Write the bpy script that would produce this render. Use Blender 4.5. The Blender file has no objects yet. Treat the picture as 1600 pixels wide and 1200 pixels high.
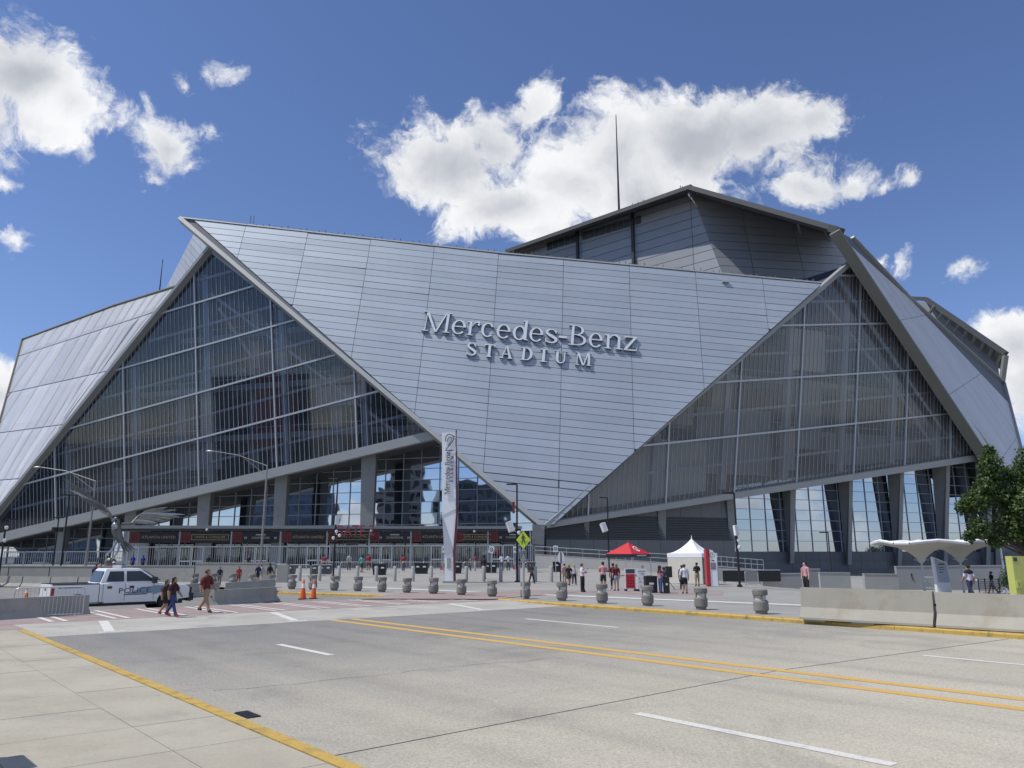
import bpy, bmesh, math, random
from mathutils import Vector, Matrix, noise as mnoise
from mathutils.geometry import delaunay_2d_cdt
random.seed(7)
R = math.radians
scene = bpy.context.scene
COL = scene.collection

# ---------------------------------------------------------------- camera
FPX, PITCH, CAMZ = 1200.0, R(12.5), 2.3          # focal length in pixels of a 1600 px wide picture
cam_data = bpy.data.cameras.new('camera')
cam_data.sensor_width = 36.0
cam_data.lens = 36.0 * FPX / 1600.0
cam_data.clip_start, cam_data.clip_end = 0.1, 9000
cam = bpy.data.objects.new('camera', cam_data)
cam.location = (0, 0, CAMZ)
cam.rotation_euler = (R(90) + PITCH, 0, 0)
COL.objects.link(cam)
scene.camera = cam
CAM = Vector((0, 0, CAMZ))

def ray(u, v):
    x, y = (u - 800) / FPX, (600 - v) / FPX
    return Vector((x, math.cos(PITCH) - y * math.sin(PITCH), math.sin(PITCH) + y * math.cos(PITCH)))

# ---------------------------------------------------------------- light
SUN = Vector((-0.50, -0.13, 0.85)).normalized()
sun_data = bpy.data.lights.new('sun', 'SUN')
sun_data.energy, sun_data.angle, sun_data.color = 4.0, R(0.55), (1.0, 0.955, 0.89)
sun_ob = bpy.data.objects.new('sun', sun_data)
sun_ob.rotation_euler = SUN.to_track_quat('Z', 'Y').to_euler()
COL.objects.link(sun_ob)

scene.view_settings.view_transform = 'Standard'
scene.view_settings.look = 'None'
scene.view_settings.exposure = 0.0
scene.view_settings.gamma = 1.0
scene.view_settings.use_curve_mapping = False
scene.cycles.max_bounces = 5
scene.cycles.diffuse_bounces = 2
scene.cycles.glossy_bounces = 3
scene.cycles.transparent_max_bounces = 8
scene.cycles.use_denoising = True
scene.cycles.caustics_reflective = False
scene.cycles.caustics_refractive = False

# ---------------------------------------------------------------- sky with clouds
world = bpy.data.worlds.new('World')
scene.world = world
world.use_nodes = True

class NG:
    """small node-graph helper"""
    def __init__(s, nt):
        s.nt = nt
    def n(s, typ, **kw):
        nd = s.nt.nodes.new(typ)
        for k, v in kw.items():
            if k.startswith('i_'):
                nd.inputs[k[2:].replace('_', ' ')].default_value = v
            else:
                setattr(nd, k, v)
        return nd
    def put(s, val, sock):
        if isinstance(val, bpy.types.NodeSocket):
            s.nt.links.new(val, sock)
        elif val is not None:
            sock.default_value = val
    def m(s, op, a, b=None, c=None, clamp=False):
        nd = s.nt.nodes.new('ShaderNodeMath'); nd.operation = op; nd.use_clamp = clamp
        s.put(a, nd.inputs[0]); s.put(b, nd.inputs[1]); s.put(c, nd.inputs[2])
        return nd.outputs[0]
    def vm(s, op, a, b=None, out=0):
        nd = s.nt.nodes.new('ShaderNodeVectorMath'); nd.operation = op
        s.put(a, nd.inputs[0]); s.put(b, nd.inputs[1])
        return nd.outputs[out]
    def noise(s, vec, scale, detail=4, rough=0.55, dist=0.0, out='Fac'):
        nd = s.nt.nodes.new('ShaderNodeTexNoise')
        nd.inputs['Scale'].default_value = scale; nd.inputs['Detail'].default_value = detail
        nd.inputs['Roughness'].default_value = rough; nd.inputs['Distortion'].default_value = dist
        if vec is not None: s.nt.links.new(vec, nd.inputs['Vector'])
        return nd.outputs[out]
    def mix(s, f, a, b, mode='MIX'):
        nd = s.nt.nodes.new('ShaderNodeMix'); nd.data_type = 'RGBA'; nd.blend_type = mode
        s.put(f, nd.inputs['Factor']); s.put(a, nd.inputs['A']); s.put(b, nd.inputs['B'])
        return nd.outputs['Result']
    def ss(s, x, a, b):
        nd = s.nt.nodes.new('ShaderNodeMapRange'); nd.interpolation_type = 'SMOOTHSTEP'
        s.put(x, nd.inputs['Value']); nd.inputs['From Min'].default_value = a; nd.inputs['From Max'].default_value = b
        return nd.outputs['Result']

def c4(c, a=1.0): return (c[0], c[1], c[2], a)

def build_sky():
    nt = world.node_tree
    nt.nodes.clear()
    g = NG(nt)
    out = g.n('ShaderNodeOutputWorld')
    bg = g.n('ShaderNodeBackground')
    sky = g.n('ShaderNodeTexSky', sky_type='NISHITA', sun_disc=False)
    sky.sun_elevation = math.asin(SUN.z)
    sky.sun_rotation = math.atan2(SUN.x, SUN.y)
    sky.altitude, sky.air_density, sky.dust_density, sky.ozone_density = 300, 1.0, 0.2, 3.0
    tc = g.n('ShaderNodeTexCoord')
    d = g.vm('NORMALIZE', tc.outputs['Generated'])
    # warp the direction a little so that the outlines curl
    wn = g.noise(d, 7.0, 6, 0.6, 0, 'Color')
    wv = g.vm('SUBTRACT', wn, (0.5, 0.5, 0.5))
    sc = g.n('ShaderNodeVectorMath', operation='SCALE'); nt.links.new(wv, sc.inputs[0]); sc.inputs['Scale'].default_value = 0.085
    dw = g.vm('ADD', d, sc.outputs[0])
    # cumulus clouds: (bearing and height as seen from the street, half sizes, strength)
    blobs = [(30,125,125,88,1.0),(118,172,78,48,.75),(-90,140,130,100,1.1),(60,205,90,30,.6),
             (262,230,52,44,.72),(238,272,34,20,.38),(338,108,36,22,.42),(293,126,18,18,.30),(232,165,10,26,.27),(328,190,16,20,.28),
             (20,357,32,22,.40),
             (700,258,118,70,.95),(632,275,56,38,.65),(770,225,60,60,.75),(830,165,36,42,.62),(795,330,120,55,.95),(850,372,60,30,.55),
             (960,240,130,85,1.05),(1075,215,130,80,1.1),(1190,200,95,72,1.0),(1262,185,60,48,.7),(1010,300,150,55,.95),(900,290,90,62,.9),
             (1255,295,60,30,.62),(1325,278,52,22,.5),(1240,250,60,40,.6),(1380,285,26,13,.35),(1428,288,22,13,.42),
             (1518,428,36,16,.42),(1412,410,12,12,.3),(1378,408,16,14,.36),
             (1590,545,85,52,1.0),(1640,600,90,60,1.0),(1560,515,40,22,.6),
             (-10,625,34,55,.8),(-60,600,60,60,.9),(5,275,18,12,.4)]
    best = None
    for (u, v, a, b, w) in blobs:
        c = ray(u, v).normalized()
        rx = (ray(u + 20, v).normalized() - ray(u - 20, v).normalized()) / 40
        up = (ray(u, v - 20).normalized() - ray(u, v + 20).normalized()) / 40
        rv = rx / rx.length_squared / (a * 1.25); uv = up / up.length_squared / (b * 1.25)
        df = g.vm('SUBTRACT', dw, tuple(c))
        x = g.vm('DOT_PRODUCT', df, tuple(rv), 1)
        y = g.vm('DOT_PRODUCT', df, tuple(uv), 1)
        cb = g.n('ShaderNodeCombineXYZ'); nt.links.new(x, cb.inputs[0]); nt.links.new(y, cb.inputs[1])
        ln = g.vm('LENGTH', cb.outputs[0], None, 1)
        val = g.m('MULTIPLY_ADD', ln, -w, w)
        best = val if best is None else g.m('SMOOTH_MAX', best, val, 0.12)
    # the same kind of fair-weather clouds round the rest of the sky
    sep = g.n('ShaderNodeSeparateXYZ'); nt.links.new(d, sep.inputs[0])
    dz = g.m('ADD', g.m('MAXIMUM', sep.outputs[2], 0.0), 0.16)
    pl = g.n('ShaderNodeCombineXYZ')
    nt.links.new(g.m('DIVIDE', sep.outputs[0], dz), pl.inputs[0]); nt.links.new(g.m('DIVIDE', sep.outputs[1], dz), pl.inputs[1])
    fld = g.noise(pl.outputs[0], 0.75, 3, 0.5)
    fld = g.m('MULTIPLY', g.m('SUBTRACT', fld, 0.53), 4.0)
    away = g.ss(sep.outputs[1], 0.35, 0.1)
    fld = g.m('SUBTRACT', g.m('MULTIPLY', g.m('ADD', fld, 0.6), away), 0.6)
    best = g.m('MAXIMUM', best, fld)
    n1 = g.noise(dw, 15.0, 7, 0.64, 0.5)
    n2 = g.noise(dw, 48.0, 4, 0.66, 0.6)
    nn = g.m('ADD', g.m('MULTIPLY', g.m('SUBTRACT', n1, 0.5), 1.5), g.m('MULTIPLY', g.m('SUBTRACT', n2, 0.5), 0.55))
    dens = g.m('ADD', best, nn)
    alpha = g.ss(dens, 0.02, 0.46)
    # brighter at the sunlit rim, grey where the cloud is thick
    n3 = g.noise(dw, 9.0, 6, 0.55, 0.2)
    thick = g.m('ADD', g.m('MULTIPLY', best, 0.95), g.m('MULTIPLY', g.m('SUBTRACT', n3, 0.5), 1.9))
    thick = g.m('ADD', thick, g.m('MULTIPLY', nn, 0.10))
    core = g.ss(thick, -0.05, 1.35)
    cloud = g.mix(core, (10.8, 10.9, 11.1, 1), (5.2, 5.55, 6.2, 1))
    skyc = g.mix(1.0, sky.outputs[0], (1.13, 1.17, 1.42, 1), 'MULTIPLY')
    res = g.mix(alpha, skyc, cloud)
    nt.links.new(res, bg.inputs['Color'])
    bg.inputs['Strength'].default_value = 0.09
    nt.links.new(bg.outputs[0], out.inputs['Surface'])
build_sky()
world.cycles.sampling_method = 'MANUAL'
world.cycles.sample_map_resolution = 256

# ---------------------------------------------------------------- materials
MATS = {}
def mk(name, col, rough=0.6, metal=0.0, var=0.10, scale=3.0, bump=0.0, bscale=30.0, rnd=0.0, emit=None, coords='Object', spec=0.5, dirt=None, stretch=None):
    if name in MATS: return MATS[name]
    m = bpy.data.materials.new(name); m.use_nodes = True
    nt = m.node_tree; g = NG(nt)
    b = nt.nodes['Principled BSDF']
    tc = g.n('ShaderNodeTexCoord')
    if coords == 'World':
        vec = g.n('ShaderNodeNewGeometry').outputs['Position']
    else:
        vec = tc.outputs[coords]
    if stretch:
        mp = g.n('ShaderNodeMapping'); mp.inputs['Scale'].default_value = stretch
        nt.links.new(vec, mp.inputs['Vector']); vec = mp.outputs[0]
    col_out = c4(col)
    if var > 0:
        f = g.noise(vec, scale, 6, 0.6)
        f = g.m('MULTIPLY_ADD', g.m('SUBTRACT', f, 0.5), var * 4, 1.0)
        if rnd > 0:
            oi = g.n('ShaderNodeObjectInfo')
            f = g.m('MULTIPLY', f, g.m('MULTIPLY_ADD', g.m('SUBTRACT', oi.outputs['Random'], 0.5), rnd * 2, 1.0))
        cb = g.n('ShaderNodeCombineXYZ')
        for i in range(3): nt.links.new(f, cb.inputs[i])
        col_out = g.mix(1.0, c4(col), cb.outputs[0], 'MULTIPLY')
        if dirt:
            f2 = g.ss(g.noise(vec, scale * dirt[1], 7, 0.65), 0.52, 0.72)
            col_out = g.mix(g.m('MULTIPLY', f2, dirt[2]), col_out, c4(dirt[0]))
        nt.links.new(col_out, b.inputs['Base Color'])
        fr = g.noise(vec, scale * 2.3, 4, 0.6)
        nt.links.new(g.m('MULTIPLY_ADD', g.m('SUBTRACT', fr, 0.5), 0.25, rough, True), b.inputs['Roughness'])
    else:
        b.inputs['Base Color'].default_value = col_out
        b.inputs['Roughness'].default_value = rough
    b.inputs['Metallic'].default_value = metal
    b.inputs['Specular IOR Level'].default_value = spec
    if bump > 0:
        bp = g.n('ShaderNodeBump'); bp.inputs['Strength'].default_value = bump
        bp.inputs['Distance'].default_value = 0.02
        nt.links.new(g.noise(vec, bscale, 5, 0.6), bp.inputs['Height'])
        nt.links.new(bp.outputs[0], b.inputs['Normal'])
    if emit:
        b.inputs['Emission Color'].default_value = c4(emit[0]); b.inputs['Emission Strength'].default_value = emit[1]
    MATS[name] = m
    return m

def glass_mat(name, tint, refl=0.35, rough=0.02, wave=0.0, wscale=0.25, base=None, gloss=(0.9, 0.95, 1.0), milk=None):
    """clear glazing: a tinted transparent sheet with a mirror share that grows at grazing angles"""
    m = bpy.data.materials.new(name); m.use_nodes = True
    nt = m.node_tree; nt.nodes.clear(); g = NG(nt)
    out = g.n('ShaderNodeOutputMaterial')
    if base is None:
        tr = g.n('ShaderNodeBsdfTransparent'); tr.inputs[0].default_value = c4(tint)
    else:
        tr = g.n('ShaderNodeBsdfDiffuse'); tr.inputs[0].default_value = c4(base)
    if milk:      # pale diffuse share that makes the sheet hazy
        df = g.n('ShaderNodeBsdfDiffuse'); df.inputs[0].default_value = c4(milk[0])
        m0 = g.n('ShaderNodeMixShader'); m0.inputs[0].default_value = milk[1]
        nt.links.new(tr.outputs[0], m0.inputs[1]); nt.links.new(df.outputs[0], m0.inputs[2]); tr = m0
    gl = g.n('ShaderNodeBsdfGlossy'); gl.inputs['Color'].default_value = c4(gloss); gl.inputs['Roughness'].default_value = rough
    fr = g.n('ShaderNodeFresnel'); fr.inputs['IOR'].default_value = 1.5
    fac = g.m('ADD', g.m('MULTIPLY', fr.outputs[0], 0.8), refl, clamp=True)
    if wave > 0:
        geo = g.n('ShaderNodeNewGeometry')
        bp = g.n('ShaderNodeBump'); bp.inputs['Strength'].default_value = wave; bp.inputs['Distance'].default_value = 0.3
        oi = g.n('ShaderNodeObjectInfo')
        nt.links.new(g.noise(geo.outputs['Position'], wscale, 2, 0.5), bp.inputs['Height'])
        nt.links.new(bp.outputs[0], gl.inputs['Normal'])
    mx = g.n('ShaderNodeMixShader')
    nt.links.new(fac, mx.inputs[0]); nt.links.new(tr.outputs[0], mx.inputs[1]); nt.links.new(gl.outputs[0], mx.inputs[2])
    nt.links.new(mx.outputs[0], out.inputs['Surface'])
    MATS[name] = m
    return m

# ---------------------------------------------------------------- mesh builder
class MB:
    def __init__(s):
        s.V, s.F, s.I, s.k = [], [], [], 0
    def add(s, verts, faces):
        o = len(s.V)
        s.V += [Vector(v) for v in verts]
        for f in faces:
            s.F.append([i + o for i in f]); s.I.append(s.k)
        return s
    def bx(s, x0, x1, y0, y1, z0, z1):
        return s.add([(x0,y0,z0),(x1,y0,z0),(x1,y1,z0),(x0,y1,z0),(x0,y0,z1),(x1,y0,z1),(x1,y1,z1),(x0,y1,z1)],
                     [(3,2,1,0),(4,5,6,7),(0,1,5,4),(1,2,6,5),(2,3,7,6),(3,0,4,7)])
    def prism(s, poly, off):
        """a polygon of 3D points pushed along off"""
        n = len(poly); off = Vector(off)
        a = [Vector(p) for p in poly]; b = [p + off for p in a]
        return s.add(a + b, [list(range(n))[::-1], list(range(n, 2*n))] + [(i, (i+1) % n, n+(i+1) % n, n+i) for i in range(n)])
    def sheet(s, poly):
        return s.add(poly, [list(range(len(poly)))])
    def beam(s, a, b, w, h, up=(0,0,1), ext=0.0):
        a, b = Vector(a), Vector(b); d = (b - a).normalized(); a = a - d*ext; b = b + d*ext
        upv = Vector(up); x = d.cross(upv)
        if x.length < 1e-5: x = d.cross(Vector((1, 0, 0)))
        x.normalize(); y = x.cross(d).normalized()
        x *= w/2; y *= h/2
        vs = [a-x-y, a+x-y, a+x+y, a-x+y, b-x-y, b+x-y, b+x+y, b-x+y]
        return s.add(vs, [(0,1,2,3),(7,6,5,4),(1,0,4,5),(2,1,5,6),(3,2,6,7),(0,3,7,4)])
    def tube(s, a, b, r0, r1=None, n=8, cap=True):
        a, b = Vector(a), Vector(b); r1 = r0 if r1 is None else r1
        d = (b - a).normalized(); x = d.orthogonal().normalized(); y = d.cross(x)
        vs = []
        for (c, r) in ((a, r0), (b, r1)):
            for i in range(n):
                t = 2*math.pi*i/n; vs.append(c + x*math.cos(t)*r + y*math.sin(t)*r)
        fs = [(i, (i+1) % n, n+(i+1) % n, n+i) for i in range(n)]
        if cap: fs += [list(range(n))[::-1], list(range(n, 2*n))]
        return s.add(vs, fs)
    def path(s, pts, r, n=6):
        for i in range(len(pts)-1): s.tube(pts[i], pts[i+1], r if not isinstance(r, (list, tuple)) else r[i], None if not isinstance(r, (list, tuple)) else r[i+1], n)
        return s
    def lathe(s, prof, n=12, c=(0,0,0)):
        c = Vector(c); vs = []
        for (r, z) in prof:
            for i in range(n):
                t = 2*math.pi*i/n; vs.append(c + Vector((r*math.cos(t), r*math.sin(t), z)))
        fs = []
        for k in range(len(prof)-1):
            for i in range(n): fs.append((k*n+i, k*n+(i+1) % n, (k+1)*n+(i+1) % n, (k+1)*n+i))
        if prof[0][0] > 1e-4: fs.append(list(range(n))[::-1])
        if prof[-1][0] > 1e-4: fs.append([(len(prof)-1)*n+i for i in range(n)])
        return s.add(vs, fs)
    def ell(s, c, r, n=10, m=7):
        c = Vector(c); vs = [c + Vector((0,0,-r[2]))]
        for j in range(1, m):
            ph = -math.pi/2 + math.pi*j/m
            for i in range(n):
                t = 2*math.pi*i/n
                vs.append(c + Vector((r[0]*math.cos(ph)*math.cos(t), r[1]*math.cos(ph)*math.sin(t), r[2]*math.sin(ph))))
        vs.append(c + Vector((0,0,r[2]))); fs = []
        for i in range(n): fs.append((0, 1+(i+1) % n, 1+i))
        for j in range(m-2):
            for i in range(n): fs.append((1+j*n+i, 1+j*n+(i+1) % n, 1+(j+1)*n+(i+1) % n, 1+(j+1)*n+i))
        L = len(vs)-1
        for i in range(n): fs.append((1+(m-2)*n+i, 1+(m-2)*n+(i+1) % n, L))
        return s.add(vs, fs)
    def xf(s, fn):
        s.V = [Vector(fn(v)) for v in s.V]; return s
    def build(s, name, mats, parent=None, smooth=False, loc=None, rz=0.0, fix=True):
        me = bpy.data.meshes.new(name)
        me.from_pydata([tuple(v) for v in s.V], [], s.F)
        if not isinstance(mats, (list, tuple)): mats = [mats]
        for m in mats: me.materials.append(m)
        if len(mats) > 1:
            me.polygons.foreach_set('material_index', s.I)
        if fix:
            bm = bmesh.new(); bm.from_mesh(me)
            bmesh.ops.recalc_face_normals(bm, faces=bm.faces); bm.to_mesh(me); bm.free()
        if smooth:
            me.polygons.foreach_set('use_smooth', [True]*len(me.polygons))
            if smooth != 'all': me.set_sharp_from_angle(angle=R(38))
        ob = bpy.data.objects.new(name, me)
        COL.objects.link(ob)
        if parent is not None: ob.parent = parent
        if loc is not None: ob.location = loc
        if rz: ob.rotation_euler = (0, 0, rz)
        return ob

def tag(o, label=None, cat=None, group=None, kind=None):
    if label: o['label'] = label
    if cat: o['category'] = cat
    if group: o['group'] = group
    if kind: o['kind'] = kind
    return o

def thing(name, label, cat, loc=(0,0,0), rz=0.0, group=None):
    o = bpy.data.objects.new(name, None); COL.objects.link(o)
    o.empty_display_size = 0.3
    o.location = loc; o.rotation_euler = (0, 0, rz)
    return tag(o, label, cat, group)

def copy_tree(o, parent=None):
    c = o.copy(); COL.objects.link(c); c.parent = parent
    for ch in list(o.children): copy_tree(ch, c)
    return c

def instance(proto, state, loc, rz, label=None, scale=None):
    """the first call moves the built thing itself, later calls copy it with its parts"""
    o = copy_tree(proto) if state.get(proto.name_full) else proto
    state[proto.name_full] = True
    o.location = loc; o.rotation_euler = (0, 0, rz)
    if scale: o.scale = (scale, scale, scale)
    if label: o['label'] = label
    return o
USED = {}

# ---------------------------------------------------------------- ground shape
RD = Vector((-0.649, 0.760)); RQ = Vector((0.760, 0.649))     # along and across the street
def st2w(s, t): return (RD.x*s + RQ.x*t, RD.y*s + RQ.y*t)
def w2st(x, y): return (x*RD.x + y*RD.y, x*RQ.x + y*RQ.y)
def sm(x):
    x = max(0.0, min(1.0, x)); return x*x*(3-2*x)
def h_road(x, y):
    s, t = w2st(x, y)
    return -0.30 * sm((s - 34.5)/6.0) * sm((23 - t)/7.0)
def h_plaza(x, y):
    return h_road(x, y) + 0.13 + 0.55*sm((y-60)/34.0)*(1-sm((x-8)/18.0)) - 0.85*sm((y-38)/22.0)*sm((x-13)/16.0)
def hit(u, v, h):
    """where the sight line through a picture point meets the ground h"""
    d = ray(u, v); z = 0.0
    for _ in range(60):
        if d.z > -1e-4: break
        k = (z - CAMZ)/d.z; x, y = d.x*k, d.y*k
        z2 = h(x, y)
        if abs(z2 - z) < 1e-4: break
        z = 0.5*z + 0.5*z2
    return Vector((x, y, h(x, y)))
def GP(u, v): return hit(u, v, h_plaza)
def GR(u, v): return hit(u, v, h_road)
def DP(u, v, y):
    d = ray(u, v); return CAM + d*(y/d.y)
def atdepth(u, y, h=h_plaza):
    """point on the ground at depth y that shows in picture column u"""
    x = (u - 800)/FPX*y*1.0
    for _ in range(8):
        z = h(x, y)
        zc = y*math.cos(PITCH) + (z - CAMZ)*math.sin(PITCH)
        x = (u - 800)/FPX*zc
    return Vector((x, y, h(x, y)))
def mpp(p):
    """metres for one picture pixel (1600 wide) at p"""
    return (p.y*math.cos(PITCH) + (p.z - CAMZ)*math.sin(PITCH))/FPX

# ================================================================ STADIUM
class Fr:
    """a facade plane y = oy + cx (x-ox) + cz (z-oz), with its own 2D axes"""
    def __init__(s, o, cx, cz):
        s.o = Vector(o); s.N = Vector((cx, -1, cz)).normalized()
        s.e1 = Vector((1, cx, 0)).normalized(); s.e2 = s.N.cross(s.e1)
    @classmethod
    def pts(c, a, b, d):
        f = c(a, 0, 0); n = (Vector(b)-Vector(a)).cross(Vector(d)-Vector(a)).normalized()
        if n.y > 0: n = -n
        f.N = n; f.e1 = Vector((-n.y, n.x, 0)).normalized(); f.e2 = n.cross(f.e1); return f
    def P(s, u, v):
        d = ray(u, v); k = (s.o - CAM).dot(s.N)/d.dot(s.N); return CAM + d*k
    def p2(s, u, v): return s.to2(s.P(u, v))
    def to2(s, p): q = p - s.o; return Vector((q.dot(s.e1), q.dot(s.e2)))
    def to3(s, a, h=0.0): return s.o + s.e1*a[0] + s.e2*a[1] + s.N*h
    def L(s, u0, v0, u1, v1): return (s.p2(u0, v0), s.p2(u1, v1))

def cross2(a, b): return a.x*b.y - a.y*b.x
def half(poly, p, d, sign=1):
    """keep the part of poly to the left (sign 1) of the line p + t d"""
    out = []; n = len(poly)
    for i in range(n):
        a, b = poly[i], poly[(i+1) % n]
        fa, fb = sign*cross2(d, a-p), sign*cross2(d, b-p)
        if fa >= 0: out.append(a)
        if (fa > 0 and fb < 0) or (fa < 0 and fb > 0): out.append(a + (b-a)*(fa/(fa-fb)))
    return out
def ccw(poly):
    return poly if sum(cross2(poly[i], poly[(i+1) % len(poly)]) for i in range(len(poly))) > 0 else poly[::-1]
def clip(poly, by):
    by = ccw(by)
    for i in range(len(by)):
        if len(poly) < 3: return []
        poly = half(poly, by[i], by[(i+1) % len(by)] - by[i])
    return poly
def area(poly): return abs(sum(cross2(poly[i], poly[(i+1) % len(poly)]) for i in range(len(poly))))/2 if len(poly) > 2 else 0
def inset(poly, g):
    poly = ccw(poly); out = list(poly)
    for i in range(len(poly)):
        d = poly[(i+1) % len(poly)] - poly[i]
        if d.length < 1e-6: continue
        nrm = Vector((-d.y, d.x)).normalized()
        out = half(out, poly[i] + nrm*g, d)
        if len(out) < 3: return []
    return out
def lineclip(p, d, poly):
    poly = ccw(poly); t0, t1 = -1e9, 1e9
    for i in range(len(poly)):
        a = poly[i]; e = poly[(i+1) % len(poly)] - a
        num = cross2(e, p-a); den = cross2(e, d)
        if abs(den) < 1e-9:
            if num < 0: return None
            continue
        t = -num/den
        if den > 0: t0 = max(t0, t)
        else: t1 = min(t1, t)
    return (p + d*t0, p + d*t1) if t1 > t0 else None

mk('clad', (0.335, 0.385, 0.445), 0.5, 0.3, 0.05, 0.10, rnd=0.06, stretch=(1, 1, 0.35))
mk('clad_dark', (0.30, 0.315, 0.335), 0.6, 0.1, 0.04, 0.3, rnd=0.08)
mk('clad_wing', (0.56, 0.56, 0.57), 0.5, 0.1, 0.04, 0.3, rnd=0.05)
mk('clad_back', (0.12, 0.135, 0.155), 0.7)
mk('trim', (0.33, 0.345, 0.345), 0.5, 0.2, 0.05, 0.4)
mk('trim_olive', (0.17, 0.172, 0.15), 0.55, 0.1, 0.06, 0.5)
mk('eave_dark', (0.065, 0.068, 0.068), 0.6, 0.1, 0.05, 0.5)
mk('mullion', (0.46, 0.49, 0.52), 0.4, 0.3, 0.0)
mk('rib', (0.42, 0.46, 0.52), 0.5, 0.0, 0.0)
mk('column', (0.27, 0.28, 0.275), 0.7, 0.0, 0.07, 0.8, dirt=((0.15, 0.155, 0.15), 1.5, 0.4))
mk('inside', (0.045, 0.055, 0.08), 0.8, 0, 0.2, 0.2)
mk('inside_steel', (0.62, 0.65, 0.68), 0.6, 0, 0.1, 0.5)
mk('inside_slab', (0.55, 0.55, 0.54), 0.7, 0, 0.12, 0.4)
mk('inside_wall', (0.70, 0.68, 0.62), 0.8, 0, 0.08, 0.3)
mk('inside_red', (0.32, 0.05, 0.06), 0.7, 0, 0.1, 0.4)
mk('letter', (0.62, 0.66, 0.71), 0.4, 0.3, 0.02, 1.0)
mk('letter_side', (0.14, 0.16, 0.19), 0.5, 0.2, 0.0)
mk('etfe', (0.53, 0.53, 0.515), 0.24, 0.0, 0.12, 0.5, rnd=0.10, stretch=(0.3, 1.0, 0.12))
mk('etfe_seam', (0.46, 0.47, 0.48), 0.5, 0.1)
mk('louver', (0.075, 0.08, 0.085), 0.55, 0.3, 0.05, 0.8)
mk('grey_wall', (0.165, 0.175, 0.18), 0.6, 0.1, 0.05, 0.4, rnd=0.05)
mk('plinth', (0.125, 0.135, 0.15), 0.65, 0.0, 0.08, 0.5, rnd=0.10)
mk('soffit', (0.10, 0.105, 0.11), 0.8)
glass_mat('facade_glass', (0.58, 0.63, 0.71), 0.03, 0.03, milk=((0.40, 0.45, 0.52), 0.05))
glass_mat('facade_glass_right', (0.68, 0.70, 0.72), 0.03, 0.06, milk=((0.56, 0.56, 0.55), 0.17))
glass_mat('mirror_glass', None, 0.66, 0.015, 0.10, 0.16, base=(0.03, 0.038, 0.05), gloss=(0.70, 0.78, 0.90))
glass_mat('mirror_glass_right', None, 0.62, 0.02, 0.012, 0.10, base=(0.03, 0.038, 0.05), gloss=(0.66, 0.74, 0.86))
glass_mat('door_glass', None, 0.16, 0.03, 0.03, 0.4, base=(0.02, 0.025, 0.028), gloss=(0.7, 0.78, 0.86))
mk('dark_glass', (0.02, 0.024, 0.03), 0.15, 0.0, 0.0)
mk('black_steel', (0.02, 0.021, 0.023), 0.45, 0.5, 0.05, 4)
mk('pipe_dark', (0.03, 0.034, 0.04), 0.5, 0.2, 0)

T0 = DP(850, 820, 100)
stadium = thing('stadium', 'huge angular stadium of grey metal wings and slanting ribbed glass walls', 'stadium', (T0.x, T0.y, 0.5))
SO = Vector(stadium.location)
def sbuild(mb, name, mats, parent=None, **k):
    """meshes are given in world coordinates; the stadium's origin is taken off"""
    if parent is None: parent = stadium
    for v in mb.V: v -= SO
    return mb.build(name, mats, parent, **k)
def pe(fr, poly, name, mat, h0, h1, parent, **k):
    """an extruded polygon of a facade plane"""
    m = MB(); m.prism([fr.to3(a, h0) for a in poly], fr.N*(h1-h0)); return sbuild(m, name, mat, parent, **k)

def sheet_panel(fr, poly, name, mat, h0, parent):
    """a metal sheet that sits a hair out of true, like the real ones"""
    c = sum(poly, Vector((0, 0)))/len(poly); tx, ty, dh = random.gauss(0, .0022), random.gauss(0, .010), random.uniform(-.012, .012)
    n = len(poly); b = [fr.to3(p, h0) for p in poly]; t = [fr.to3(p, dh + (p.x-c.x)*tx + (p.y-c.y)*ty) for p in poly]
    m = MB(); m.add(b + t, [list(range(n, 2*n))] + [(i, (i+1) % n, n+(i+1) % n, n+i) for i in range(n)])
    return sbuild(m, name, mat, parent)
# ---- the front wing with the lettering -------------------------------------------------
PM = Fr(T0, 0.0, 0.27)
wingL = [PM.p2(u, v) for (u, v) in ((284, 341), (779, 396.5), (755, 740), (690, 683))]
wingR = [PM.p2(u, v) for (u, v) in ((779, 396.5), (1284, 443.5), (865, 819), (850, 821), (755, 740))]
wing_all = [PM.p2(u, v) for (u, v) in ((284, 341), (779, 395.2), (1284, 443.5), (865, 819), (850, 821))]
wing = pe(PM, wing_all, 'front_wing', [MATS['clad_back']], -0.16, -0.9, None)
S_top, S_bot = PM.p2(779, 396.5), PM.p2(755, 740)
sd = (S_bot - S_top).normalized()
dirL = (PM.p2(400, 352.5) - PM.p2(779, 394.6)).normalized()
dirR = (PM.p2(1284, 443.5) - PM.p2(779, 396.5)).normalized()
seam_sp = (PM.p2(880, 413) - PM.p2(778, 404)).length
ROW = 1.12
crease_b = PM.p2(758, 738)
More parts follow.
